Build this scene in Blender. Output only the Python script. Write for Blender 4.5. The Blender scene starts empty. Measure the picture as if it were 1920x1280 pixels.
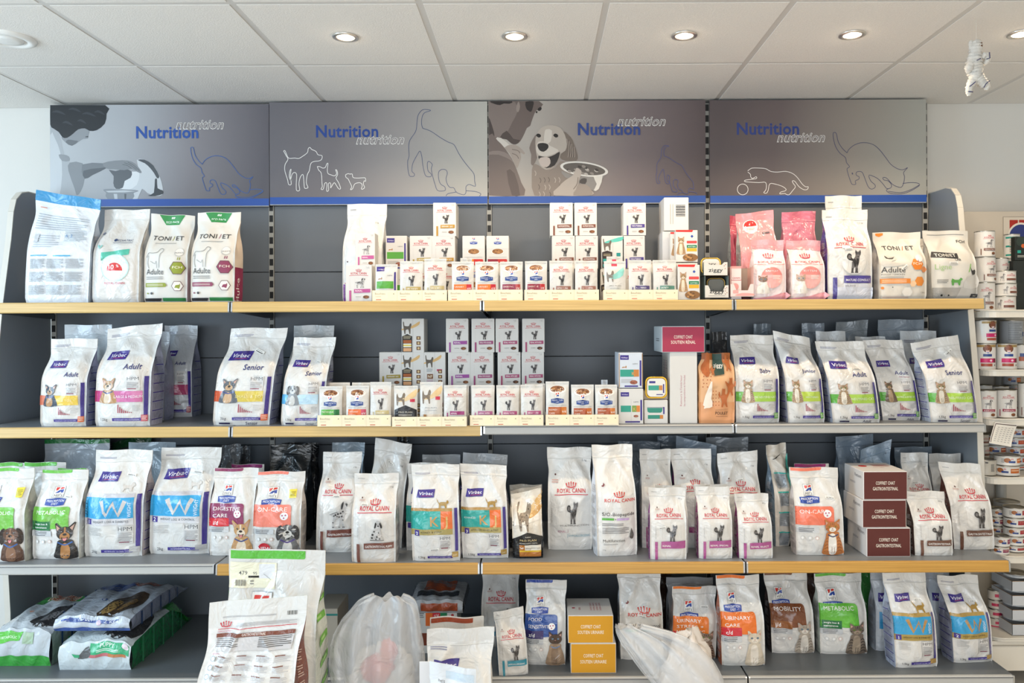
import bpy, math, random
import numpy as np
from mathutils import Vector, Matrix, noise
from mathutils.geometry import tessellate_polygon

scene = bpy.context.scene
COL = scene.collection
PI = math.pi

# ------------------------------------------------------------------ camera
FPX, PX, PY, ROLL, EYE = 1492.0, 1009.0, 612.0, 0.0045, 1.5
cam_d = bpy.data.cameras.new('camera')
cam = bpy.data.objects.new('camera', cam_d)
COL.objects.link(cam)
cam_d.sensor_width = 36.0
cam_d.lens = FPX / 1920 * 36.0
cam_d.shift_x = -(PX - 960) / 1920
cam_d.shift_y = (PY - 640) / 1920
cam_d.clip_start = 0.05
cr, sr = math.cos(ROLL), math.sin(ROLL)
cam.matrix_world = Matrix(((cr, sr, 0, 0), (0, 0, -1, 0), (-sr, cr, 0, EYE), (0, 0, 0, 1)))
scene.camera = cam

def at(px, py, Y):
    xc = (px - PX) / FPX * Y
    yc = -(py - PY) / FPX * Y
    return (xc * cr + yc * sr, -xc * sr + yc * cr + EYE)

# ------------------------------------------------------------------ world, lamps, exposure
world = bpy.data.worlds.new('daylight'); scene.world = world
world.use_nodes = True
bg = world.node_tree.nodes['Background']
bg.inputs[0].default_value = (0.70, 0.86, 1.0, 1); bg.inputs[1].default_value = 0.55

def area(name, loc, target, sx, sy, power, color):
    l = bpy.data.lights.new(name, 'AREA'); l.shape = 'RECTANGLE'; l.size = sx; l.size_y = sy
    l.energy = power; l.color = color
    o = bpy.data.objects.new(name, l); COL.objects.link(o)
    o.location = loc
    o.rotation_euler = (Vector(target) - Vector(loc)).to_track_quat('-Z', 'Y').to_euler()
    o['kind'] = 'helper'
    return o
area('window_daylight', (-4.05, 1.5, 1.62), (0.5, 2.9, 1.3), 2.6, 1.6, 150, (0.62, 0.82, 1.0))
area('shopfront_daylight', (-0.6, -2.95, 1.42), (0.0, 3.6, 1.1), 4.7, 1.9, 140, (0.88, 0.94, 1.0))
scene.view_settings.view_transform = 'Standard'
scene.view_settings.look = 'None'
scene.view_settings.exposure = -0.30
scene.view_settings.gamma = 1.0
scene.view_settings.use_curve_mapping = False
scene.cycles.use_denoising = True
scene.cycles.max_bounces = 8
scene.cycles.sample_clamp_indirect = 6

# ------------------------------------------------------------------ materials
def lin(h):
    h = h.lstrip('#')
    if len(h) == 3: h = ''.join(q+q for q in h)
    out = []
    for i in (0, 2, 4):
        c = int(h[i:i+2], 16) / 255
        out.append(c / 12.92 if c <= 0.04045 else ((c + 0.055) / 1.055) ** 2.4)
    return tuple(out) + (1.0,)
_M = {}
def mat(hexc, kind='card'):
    key = (hexc, kind)
    if key in _M: return _M[key]
    m = bpy.data.materials.new(kind + '_' + hexc.strip('#')); m.use_nodes = True
    nt = m.node_tree; b = nt.nodes['Principled BSDF']
    N = nt.nodes.new; L = nt.links.new
    b.inputs['Base Color'].default_value = lin(hexc)
    tc = N('ShaderNodeTexCoord')
    def bump(scale, strength, dist, detail=2.0, prev=None, distort=0.0, coord='Object'):
        n = N('ShaderNodeTexNoise'); n.inputs['Scale'].default_value = scale; n.inputs['Detail'].default_value = detail
        n.inputs['Distortion'].default_value = distort
        L(tc.outputs[coord], n.inputs['Vector'])
        bp = N('ShaderNodeBump'); bp.inputs['Strength'].default_value = strength; bp.inputs['Distance'].default_value = dist
        L(n.outputs['Fac'], bp.inputs['Height'])
        if prev: L(prev.outputs[0], bp.inputs['Normal'])
        return bp
    def tint(amount, scale):
        n = N('ShaderNodeTexNoise'); n.inputs['Scale'].default_value = scale; n.inputs['Detail'].default_value = 4
        L(tc.outputs['Object'], n.inputs['Vector'])
        mx = N('ShaderNodeMixRGB'); mx.blend_type = 'MULTIPLY'
        mx.inputs['Color1'].default_value = lin(hexc)
        r = N('ShaderNodeValToRGB'); r.color_ramp.elements[0].color = (1-amount, 1-amount, 1-amount, 1); r.color_ramp.elements[1].color = (1, 1, 1, 1)
        r.color_ramp.elements[0].position = .35; r.color_ramp.elements[1].position = .65
        L(n.outputs['Fac'], r.inputs[0]); L(r.outputs[0], mx.inputs['Color2']); mx.inputs['Fac'].default_value = 1
        L(mx.outputs[0], b.inputs['Base Color'])
    if kind == 'film':            # glossy laminated bag plastic, slightly crinkled
        b.inputs['Roughness'].default_value = 0.20
        b.inputs['Specular IOR Level'].default_value = 0.55
        b1 = bump(15, 0.75, 0.010, 2.5, None, 1.6)
        b2 = bump(70, 0.22, 0.0015, 2.0, b1, 0.6)
        L(b2.outputs[0], b.inputs['Normal'])
        b.inputs['Coat Weight'].default_value = 0.55; b.inputs['Coat Roughness'].default_value = 0.07
        b3 = bump(26, 1.0, 0.012, 3.0, None, 2.2); L(b3.outputs[0], b.inputs['Coat Normal'])
    elif kind == 'pouchfilm':
        b.inputs['Roughness'].default_value = 0.33
        b1 = bump(22, 0.45, 0.006, 2.0, None, 1.2); b2 = bump(70, 0.40, 0.003, 2.0, b1, 1.0)
        L(b2.outputs[0], b.inputs['Normal'])
    elif kind == 'paperbag':
        b.inputs['Roughness'].default_value = 0.48
        b2 = bump(14, 0.30, 0.006, 3.0, None, .8)
        L(b2.outputs[0], b.inputs['Normal'])
    elif kind == 'metal':
        b.inputs['Metallic'].default_value = 1; b.inputs['Roughness'].default_value = 0.28
    elif kind == 'gold':
        b.inputs['Metallic'].default_value = .45; b.inputs['Roughness'].default_value = 0.25
    elif kind == 'label':
        b.inputs['Roughness'].default_value = 0.35
    elif kind == 'steel':         # powder-coated steel
        b.inputs['Roughness'].default_value = 0.42
        b2 = bump(400, 0.06, 0.001); L(b2.outputs[0], b.inputs['Normal'])
        tint(0.05, 3)
    elif kind == 'wood':          # wood-print edge strip
        b.inputs['Roughness'].default_value = 0.38
        mp = N('ShaderNodeMapping'); mp.inputs['Scale'].default_value = (1.2, 8, 60)
        n = N('ShaderNodeTexNoise'); n.inputs['Scale'].default_value = 3; n.inputs['Detail'].default_value = 5
        L(tc.outputs['Object'], mp.inputs[0]); L(mp.outputs[0], n.inputs['Vector'])
        r = N('ShaderNodeValToRGB'); c = lin(hexc)
        r.color_ramp.elements[0].position = .3; r.color_ramp.elements[0].color = (c[0]*.80, c[1]*.76, c[2]*.68, 1)
        r.color_ramp.elements[1].position = .7; r.color_ramp.elements[1].color = c
        L(n.outputs['Fac'], r.inputs[0]); L(r.outputs[0], b.inputs['Base Color'])
    elif kind == 'wall':
        b.inputs['Roughness'].default_value = 0.8
        b2 = bump(90, 0.12, 0.002, 4); L(b2.outputs[0], b.inputs['Normal']); tint(0.03, 1.5)
    elif kind == 'tile':
        b.inputs['Roughness'].default_value = 0.9
        b2 = bump(190, 0.55, 0.0025, 6); L(b2.outputs[0], b.inputs['Normal']); tint(0.06, 160)
    elif kind == 'cloth':
        b.inputs['Roughness'].default_value = 0.95
        b2 = bump(260, 0.8, 0.002, 3); L(b2.outputs[0], b.inputs['Normal']); tint(0.15, 60)
    elif kind == 'glow':
        b.inputs['Emission Color'].default_value = lin(hexc); b.inputs['Emission Strength'].default_value = 9
    elif kind == 'clear':         # thin clear polythene
        b.inputs['Roughness'].default_value = 0.22
        b.inputs['Specular IOR Level'].default_value = 0.9
        b.inputs['Alpha'].default_value = 0.44
        b2 = bump(9, 0.9, 0.02, 3, None, 1.6); b3 = bump(40, .25, .002, 2, b2, 1)
        L(b3.outputs[0], b.inputs['Normal'])
    elif kind == 'foilback':
        b.inputs['Roughness'].default_value = 0.35
        b2 = bump(22, 0.5, 0.006, 2.5, None, 1.2); L(b2.outputs[0], b.inputs['Normal'])
    else:
        b.inputs['Roughness'].default_value = 0.55
    _M[key] = m
    return m

def grad_mat(name, stops):
    """printed horizontal gradient of a header board (object X, 0..1 m)"""
    m = bpy.data.materials.new(name); m.use_nodes = True
    nt = m.node_tree; b = nt.nodes['Principled BSDF']; N = nt.nodes.new; L = nt.links.new
    tc = N('ShaderNodeTexCoord'); sp = N('ShaderNodeSeparateXYZ'); L(tc.outputs['Object'], sp.inputs[0])
    n = N('ShaderNodeMath'); n.operation = 'MULTIPLY_ADD'; n.inputs[1].default_value = -0.18; L(sp.outputs['Z'], n.inputs[0]); L(sp.outputs['X'], n.inputs[2])
    r = N('ShaderNodeValToRGB'); L(n.outputs[0], r.inputs[0])
    e = r.color_ramp.elements
    e[0].position, e[0].color = stops[0][0], lin(stops[0][1]); e[1].position, e[1].color = stops[-1][0], lin(stops[-1][1])
    for p, c in stops[1:-1]:
        x = e.new(p); x.color = lin(c)
    L(r.outputs[0], b.inputs['Base Color']); b.inputs['Roughness'].default_value = 0.45
    return m

# ------------------------------------------------------------------ mesh builder
class MB:
    def __init__(s):
        s.v = []; s.n = 0; s.f = []; s.fm = []; s.mats = []; s.nrm = []
    def mi(s, m):
        if m not in s.mats: s.mats.append(m)
        return s.mats.index(m)
    def add(s, verts, faces, m, normals=None, smooth=True):
        verts = np.asarray(verts, float).reshape(-1, 3)
        k = s.mi(m); b = s.n
        s.v.append(verts); s.n += len(verts)
        s.nrm.append(np.zeros((len(verts), 3)) if normals is None else normals)
        for f in faces:
            s.f.append([i + b for i in f]); s.fm.append((k, smooth))
        return b
    def grid(s, P, m, smooth=True, closed=False):
        """P: (rows, cols, 3)"""
        r, c, _ = P.shape
        F = []
        for i in range(r - 1):
            for j in range(c - 1 + (1 if closed else 0)):
                j2 = (j + 1) % c
                F.append((i*c+j, i*c+j2, (i+1)*c+j2, (i+1)*c+j))
        s.add(P.reshape(-1, 3), F, m, None, smooth)
    def box(s, x0, x1, y0, y1, z0, z1, m, c=0.0):
        if c <= 0:
            V = [(x, y, z) for z in (z0, z1) for y in (y0, y1) for x in (x0, x1)]
            s.add(V, [(0, 2, 3, 1), (4, 5, 7, 6), (0, 1, 5, 4), (2, 6, 7, 3), (0, 4, 6, 2), (1, 3, 7, 5)], m, None, False)
            return
        V = []; idx = {}
        for kz, z in enumerate((z0, z1)):
            for ky, y in enumerate((y0, y1)):
                for kx, x in enumerate((x0, x1)):
                    dx, dy, dz = (c if kx == 0 else -c), (c if ky == 0 else -c), (c if kz == 0 else -c)
                    for a, p in (('x', (x, y+dy, z+dz)), ('y', (x+dx, y, z+dz)), ('z', (x+dx, y+dy, z))):
                        idx[(kx, ky, kz, a)] = len(V); V.append(p)
        F = []
        g = lambda kx, ky, kz, a: idx[(kx, ky, kz, a)]
        for k in (0, 1):
            F.append([g(k,0,0,'x'), g(k,1,0,'x'), g(k,1,1,'x'), g(k,0,1,'x')][::(1 if k else -1)])
            F.append([g(0,k,0,'y'), g(1,k,0,'y'), g(1,k,1,'y'), g(0,k,1,'y')][::(-1 if k else 1)])
            F.append([g(0,0,k,'z'), g(1,0,k,'z'), g(1,1,k,'z'), g(0,1,k,'z')][::(1 if k else -1)])
        for i in (0, 1):
            for j in (0, 1):
                F.append((g(0,i,j,'y'), g(1,i,j,'y'), g(1,i,j,'z'), g(0,i,j,'z')))
                F.append((g(i,0,j,'x'), g(i,1,j,'x'), g(i,1,j,'z'), g(i,0,j,'z')))
                F.append((g(i,j,0,'x'), g(i,j,1,'x'), g(i,j,1,'y'), g(i,j,0,'y')))
                for k in (0, 1):
                    F.append((g(i,j,k,'x'), g(i,j,k,'y'), g(i,j,k,'z')))
        ctr = np.array([(x0+x1)/2, (y0+y1)/2, (z0+z1)/2]); A = np.array(V)
        for i_, f in enumerate(F):
            p = A[list(f)]; n_ = np.cross(p[1]-p[0], p[2]-p[0])
            if n_ @ (p.mean(0)-ctr) < 0: F[i_] = tuple(f)[::-1]
        s.add(V, F, m, None, False)
    def prism(s, pts, axis, a0, a1, m):
        """polygon pts (2d) extruded along axis from a0 to a1"""
        def P(p, a):
            return {'x': (a, p[0], p[1]), 'y': (p[0], a, p[1]), 'z': (p[0], p[1], a)}[axis]
        n = len(pts)
        tr = tessellate_polygon([[Vector((p[0], p[1], 0)) for p in pts]])
        V = [P(p, a0) for p in pts] + [P(p, a1) for p in pts]
        F = [tuple(t) for t in tr] + [tuple(i + n for i in t)[::-1] for t in tr]
        F += [(i, (i+1) % n, (i+1) % n + n, i + n) for i in range(n)]
        s.add(V, F, m, None, False)
    def lathe(s, prof, m, n=28, cx=0, cy=0, cz=0, sy=1.0):
        P = np.zeros((len(prof), n, 3))
        for i, (r, z) in enumerate(prof):
            for j in range(n):
                a = 2*PI*j/n
                P[i, j] = (cx + r*math.cos(a), cy + r*math.sin(a)*sy, cz + z)
        s.grid(P, m, True, True)
    def tube(s, pts, r, m, n=8):
        pts = [Vector(p) for p in pts]; rows = []
        rr = r if isinstance(r, (list, tuple)) else [r]*len(pts)
        up = Vector((0.31, 0.95, 0.1))
        for i, p in enumerate(pts):
            t = (pts[min(i+1, len(pts)-1)] - pts[max(i-1, 0)]).normalized()
            a = t.cross(up)
            if a.length < 1e-3: a = t.cross(Vector((1, 0, 0)))
            a.normalize(); b = t.cross(a)
            rows.append([tuple(p + (a*math.cos(2*PI*j/n) + b*math.sin(2*PI*j/n))*rr[i]) for j in range(n)])
        P = np.array(rows); s.grid(P, m, True, True)
        for k, rev in ((0, 1), (len(pts)-1, 0)):
            s.add(P[k], [tuple(range(n))[::(-1 if rev else 1)]], m)
    def build(s, name, parent=None, loc=None, xform=None):
        me = bpy.data.meshes.new(name)
        V = np.concatenate(s.v) if s.v else np.zeros((0, 3))
        if xform is not None:
            V = V @ np.array(xform.to_3x3()).T + np.array(xform.translation)
        me.from_pydata(V.tolist(), [], s.f)
        for m in s.mats: me.materials.append(m)
        me.polygons.foreach_set('material_index', [k for k, _ in s.fm])
        me.polygons.foreach_set('use_smooth', [sm for _, sm in s.fm])
        me.update()
        nr = np.concatenate(s.nrm) if s.nrm else None
        if nr is not None and np.any(nr):
            me.normals_split_custom_set_from_vertices(nr.tolist())
        o = bpy.data.objects.new(name, me); COL.objects.link(o)
        if parent is not None: o.parent = parent
        if loc is not None: o.location = loc
        return o

def tag(o, label, cat, group=None, kind=None):
    if label: o['label'] = label
    if cat: o['category'] = cat
    if group: o['group'] = group
    if kind: o['kind'] = kind
    return o
def empty(name, loc, rz=0):
    o = bpy.data.objects.new(name, None); COL.objects.link(o)
    o.empty_display_size = 0.05; o.location = loc; o.rotation_euler = (0, 0, rz)
    return o
def structure(o):
    o['kind'] = 'structure'; return o

# ------------------------------------------------------------------ glyphs
_G = {}
def _conv(body, bold):
    cu = bpy.data.curves.new('t', 'FONT'); cu.body = body; cu.size = 1; cu.resolution_u = 2
    if bold: cu.offset = 0.016 * bold
    ob = bpy.data.objects.new('t', cu)
    me = bpy.data.meshes.new_from_object(ob)
    n = len(me.vertices); V = np.zeros(n*3); me.vertices.foreach_get('co', V); V = V.reshape(-1, 3)[:, :2]
    T = []
    for p in me.polygons:
        vs = list(p.vertices)
        for i in range(1, len(vs)-1): T.append((vs[0], vs[i], vs[i+1]))
    bpy.data.meshes.remove(me); bpy.data.objects.remove(ob); bpy.data.curves.remove(cu)
    return V, np.array(T, int).reshape(-1, 3)
_HX = {}
def glyph(ch, bold=0):
    k = (ch, bold)
    if k not in _G:
        if bold not in _HX: _HX[bold] = _conv('H', bold)[0]
        H = _HX[bold]
        if ch == ' ':
            V, T = np.zeros((0, 2)), np.zeros((0, 3), int)
        else: V, T = _conv(ch, bold)
        adv = _conv(ch + 'H', bold)[0][:, 0].max() - H[:, 0].max()
        _G[k] = (V, T, adv)
    return _G[k]

# ------------------------------------------------------------------ print canvas
def catmull(pts, n=4, closed=False):
    P = [np.array(p, float) for p in pts]; out = []; m = len(P)
    for i in range(m if closed else m-1):
        a, b, c, d = (P[(i-1) % m], P[i], P[(i+1) % m], P[(i+2) % m]) if closed else (P[max(i-1, 0)], P[i], P[i+1], P[min(i+2, m-1)])
        for k in range(n):
            t = k/n
            out.append(tuple(0.5*((2*b) + (-a+c)*t + (2*a-5*b+4*c-d)*t*t + (-a+3*b-3*c+d)*t**3)))
    if not closed: out.append(tuple(P[-1]))
    return out

def subdivide(T, W, H, L):
    """T: (n,3,2) canvas triangles; split edges longer than L metres"""
    sc = np.array([W, H]); out = []
    for _ in range(14):
        if len(T) == 0: break
        E = np.stack([np.linalg.norm((T[:, (i+1) % 3] - T[:, i]) * sc, axis=1) for i in range(3)], 1)
        k = E.argmax(1); big = E.max(1) > L
        out.append(T[~big]); T = T[big]; k = k[big]
        if len(T) == 0: break
        r = np.arange(len(T))
        a, b, c = T[r, k], T[r, (k+1) % 3], T[r, (k+2) % 3]
        mid = (a + b) / 2
        T = np.concatenate([np.stack([a, mid, c], 1), np.stack([mid, b, c], 1)])
    if len(T): out.append(T)
    return np.concatenate(out) if out else T

class Canvas:
    """prints shapes and lettering on a surface surf(u, v, off) -> (n,3); u,v in 0..1; sizes in units of the width"""
    def __init__(s, W, H, surf, kind, L=0.014, base=0.0006, step=0.00006):
        s.W, s.H, s.surf, s.kind, s.L, s.base, s.step = W, H, surf, kind, L, base, step
        s.p = []; s.asp = W / H
    def tris(s, T, col, fine=False):
        if len(T) == 0: return
        if s.L: T = subdivide(T, s.W, s.H, min(s.L, .006) if fine else s.L)
        s.p.append((T, col))
    def poly(s, pts, col, smooth=0):
        if smooth: pts = catmull(pts, smooth, True)
        tr = tessellate_polygon([[Vector((p[0], p[1] / s.asp, 0)) for p in pts]])
        P = np.array(pts, float)
        s.tris(np.array([[P[i] for i in t] for t in tr]).reshape(-1, 3, 2), col)
    def rect(s, u0, v0, u1, v1, col):
        s.poly([(u0, v0), (u1, v0), (u1, v1), (u0, v1)], col)
    def rrect(s, u0, v0, u1, v1, r, col, corners='1111'):
        ra = r * s.asp; P = []
        for k, (cx, cy, a0) in enumerate(((u1-r, v1-ra, 0), (u0+r, v1-ra, 90), (u0+r, v0+ra, 180), (u1-r, v0+ra, 270))):
            if corners[k] == '1':
                for i in range(5):
                    a = math.radians(a0 + 90*i/4); P.append((cx + r*math.cos(a), cy + ra*math.sin(a)))
            else:
                P.append(((u1, u0, u0, u1)[k], (v1, v1, v0, v0)[k]))
        s.poly(P, col)
    def ell(s, u, v, r, col, ry=None, n=16, rot=0):
        ry = r if ry is None else ry
        c, d = math.cos(rot), math.sin(rot)
        P = []
        for i in range(n):
            a = 2*PI*i/n; x, y = r*math.cos(a), ry*math.sin(a)
            P.append((u + x*c - y*d, v + (x*d + y*c)*s.asp))
        s.poly(P, col)
    def line(s, pts, w, col, closed=False, smooth=0):
        if smooth: pts = catmull(pts, smooth, closed)
        P = np.array(pts, float); P2 = P.copy(); P2[:, 1] /= s.asp
        n = len(P2)
        if closed: d = np.roll(P2, -1, 0) - np.roll(P2, 1, 0)
        else:
            d = np.zeros_like(P2); d[1:-1] = P2[2:] - P2[:-2]; d[0] = P2[1]-P2[0]; d[-1] = P2[-1]-P2[-2]
        ln = np.linalg.norm(d, axis=1, keepdims=True); ln[ln == 0] = 1; d = d / ln
        nn = np.stack([-d[:, 1], d[:, 0]], 1) * w/2
        A, B = P2 + nn, P2 - nn
        A[:, 1] *= s.asp; B[:, 1] *= s.asp
        T = []
        for i in range(n if closed else n-1):
            j = (i+1) % n
            T.append([A[i], A[j], B[j]]); T.append([A[i], B[j], B[i]])
        s.tris(np.array(T), col)
    def text(s, body, u, v, h, col, w=None, al='c', sh=0.0, bold=0, rot=0.0, arc=0.0):
        """h cap height, w optional fitted width (units of width); v = baseline"""
        k = h / 0.70; x = 0; V = []; T = []; nb = 0
        for ch in body:
            g = glyph(ch, bold)
            if len(g[0]):
                V.append(g[0] + np.array([x, 0])); T.append(g[1] + nb); nb += len(g[0])
            x += g[2] + 0.02 * (bold > 0)
        if not V: return
        V = np.concatenate(V); T = np.concatenate(T)
        tw = x * k; fx = (w / tw) if w else 1.0
        X = V[:, 0]*k*fx + V[:, 1]*k*sh; Z = V[:, 1]*k; tw *= fx
        X = X - {'c': tw/2, 'l': 0, 'r': tw}[al]
        if arc: Z = Z + arc * (X / (tw/2))**2 * h
        if rot:
            c, d = math.cos(rot), math.sin(rot); X, Z = X*c - Z*d, X*d + Z*c
        P = np.stack([u + X, v + Z*s.asp], 1)
        s.tris(P[T], col, True)
    def lines(s, u0, v1, u1, v0, n, col='#8f8f92', fill=.42, rag=True, seed=0):
        """small print that is too fine to read: thin rows of dashes"""
        rg = random.Random(seed + n)
        dv = (v1 - v0)/n
        for i in range(n):
            e = u1 - (rg.random()*0.35*(u1-u0) if rag and i % 3 == 2 else rg.random()*0.05*(u1-u0))
            vv = v1 - (i+.5)*dv
            s.rect(u0, vv - dv*fill/2, e, vv + dv*fill/2, col)
    def flush(s, mb):
        D = 2e-3
        for k, (T, col) in enumerate(s.p):
            q = np.round(T.reshape(-1, 2), 6)
            U, inv = np.unique(q, axis=0, return_inverse=True); inv = np.asarray(inv).reshape(-1)
            off = s.base + k * s.step
            P = s.surf(U[:, 0], U[:, 1], off)
            a = s.surf(U[:, 0]+D, U[:, 1], off) - s.surf(U[:, 0]-D, U[:, 1], off)
            b = s.surf(U[:, 0], U[:, 1]+D, off) - s.surf(U[:, 0], U[:, 1]-D, off)
            nr = np.cross(a, b); l = np.linalg.norm(nr, axis=1, keepdims=True); l[l == 0] = 1; nr /= l
            F = inv.reshape(-1, 3)
            ok = (F[:, 0] != F[:, 1]) & (F[:, 1] != F[:, 2]) & (F[:, 0] != F[:, 2])
            F = F[ok]
            if len(F) == 0: continue
            # wind every triangle towards the surface normal
            fn = np.cross(P[F[:, 1]] - P[F[:, 0]], P[F[:, 2]] - P[F[:, 0]])
            fl = (fn * nr[F[:, 0]]).sum(1) < 0
            F[fl] = F[fl][:, ::-1]
            mb.add(P, F.tolist(), mat(col, s.kind), nr if s.L else None, bool(s.L))
# ------------------------------------------------------------------ room shell
ZC = 2.537
def room():
    W = mat('#d9d6ce', 'wall')
    mb = MB(); mb.box(-4.3, 4.3, 3.745, 3.90, 0, 2.75, mat('#dcdad4', 'wall')); structure(mb.build('wall_back'))
    mb = MB(); mb.box(-4.3, -4.2, -3.1, 3.745, 0, 2.75, W); structure(mb.build('wall_left'))
    mb = MB(); mb.box(4.2, 4.3, -3.1, 3.745, 0, 2.75, W); structure(mb.build('wall_right'))
    mb = MB()
    for q in ((-4.3, -3.0, 0, 2.75), (1.8, 4.3, 0, 2.75), (-3.0, 1.8, 0, .45), (-3.0, 1.8, 2.46, 2.75)): mb.box(q[0], q[1], -3.2, -3.1, q[2], q[3], W)
    structure(mb.build('wall_front'))
    mb = MB(); mb.box(-4.3, 4.3, -3.2, 3.9, -0.06, 0, mat('#cfcac2', 'wall')); structure(mb.build('floor'))
    # ceiling: grid of bars with mineral-fibre tiles hanging a few mm below them
    mb = MB(); mb.box(-4.3, 4.3, -3.2, 3.9, ZC+.002, ZC+.05, mat('#d6d3ce', 'label')); structure(mb.build('trim_1'))
    mb = MB(); T = mat('#eeebe6', 'tile')
    for i in range(-6, 7):
        for j in range(-11, 1):
            x0, y0 = -0.976 + .6*i, 3.145 + .6*j
            x1, y1 = min(x0+.6, 4.19), min(y0+.6, 3.74); x0 = max(x0, -4.19)
            if x1 - x0 < .05: continue
            mb.box(x0+.011, x1-.011, y0+.011, y1-.009, ZC, ZC+.0019, T, .0008)
    structure(mb.build('ceiling'))
    for k, (x, y, w, ang) in enumerate(((-4.19, 1.5, 2.6, 0), (-.6, -3.09, 4.7, 1))):
        mb = MB(); m = mat('#f0efec', 'steel'); h = 1.95; z0 = .5
        for s in (-1, 1): mb.box(s*w/2-.03, s*w/2+.03, -.03, .03, z0, z0+h, m)
        for z in (z0, z0+h): mb.box(-w/2-.03, w/2+.03, -.03, .03, z-.03, z+.03, m)
        mb.box(-.02, .02, -.02, .02, z0, z0+h, m)
        o = mb.build('window_%d' % (k+1)); o.location = (x, y, 0); o.rotation_euler = (0, 0, 0 if ang else PI/2)
        structure(o)
room()

# ------------------------------------------------------------------ recessed ceiling spots
def spot(i, px, py, label):
    x, z = at(px, py, 2.84)
    r = empty('recessed_spotlight', (x, 2.84, ZC))
    tag(r, label, 'ceiling light', 'row of recessed ceiling spots')
    mb = MB(); mb.lathe([(.046, -.001), (.046, -.004), (.036, -.006), (.032, -.0045), (.031, .002)], mat('#e8e4dd', 'metal'), 32)
    mb.build('trim_ring', r)
    mb = MB(); mb.lathe([(.031, -.003), (.016, -.005), (.0005, -.0055)], mat('#ffe9c4', 'glow'), 24)
    mb.build('bulb', r)
    l = bpy.data.lights.new('spot_lamp', 'SPOT'); l.energy = 18; l.color = (1, .78, .54); l.spot_size = math.radians(152)
    l.spot_blend = .45; l.shadow_soft_size = .03
    o = bpy.data.objects.new('spot_lamp', l); COL.objects.link(o); o.parent = r; o.location = (0, 0, -.03); o['kind'] = 'helper'
    l = bpy.data.lights.new('bulb_glow', 'POINT'); l.energy = .12; l.color = (1, .80, .56); l.shadow_soft_size = .012
    o = bpy.data.objects.new('bulb_glow', l); COL.objects.link(o); o.parent = r; o.location = (0, 0, -.018); o['kind'] = 'helper'
for i, (px, py, lb) in enumerate(((648, 68, 'lit recessed ceiling spot nearest the left, above the second header board'),
        (965, 67, 'lit recessed ceiling spot above the photo of the man and the dog'),
        (1283, 66, 'lit recessed ceiling spot above the right end of the dog photo header board'),
        (1598, 64, 'lit recessed ceiling spot left of the hanging bandaged doll'),
        (1915, 62, 'lit recessed ceiling spot right of the hanging bandaged doll, cut by the picture edge'))):
    spot(i, px, py, lb)
def fill_spots():  # unseen spots added so warm light bounces off the floor onto the ceiling
    k = 0
    for y in (1.645, .445, -.755, -1.955):
        for x in (-.08, 1.12, 2.32):
            r = empty('recessed_spotlight', (x, y, ZC))
            tag(r, 'added unseen ceiling spot giving warm fill light', 'ceiling light', 'added unseen fill spots over the shop floor')
            mb = MB(); mb.lathe([(.046, -.001), (.046, -.004), (.036, -.006), (.032, -.0045), (.031, .002)], mat('#e8e4dd', 'metal'), 20); mb.build('trim_ring', r)
            mb = MB(); mb.lathe([(.031, -.003), (.016, -.005), (.0005, -.0055)], mat('#ffe9c4', 'glow'), 16); mb.build('bulb', r)
            l = bpy.data.lights.new('spot_lamp', 'SPOT'); l.energy = 22 if x < 0 else 38; l.color = (1, .86, .68); l.spot_size = math.radians(120)
            l.spot_blend = .8; l.shadow_soft_size = .03
            o = bpy.data.objects.new('spot_lamp', l); COL.objects.link(o); o.parent = r; o.location = (0, 0, -.03); o['kind'] = 'helper'
fill_spots()
def vent():
    x, _ = at(15, 70, 2.84)
    r = empty('ceiling_vent', (x, 2.84, ZC)); tag(r, 'round white air vent in the ceiling at the far left', 'vent')
    m = mat('#e9e9e6', 'label')
    mb = MB(); mb.lathe([(.090, 0), (.088, -.007), (.075, -.012), (.062, -.010), (.056, .001)], m, 40); mb.build('outer_ring', r)
    mb = MB(); mb.lathe([(.050, -.002), (.048, -.010), (.030, -.013), (.0005, -.014)], m, 36); mb.build('centre_disc', r)
vent()

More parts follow.
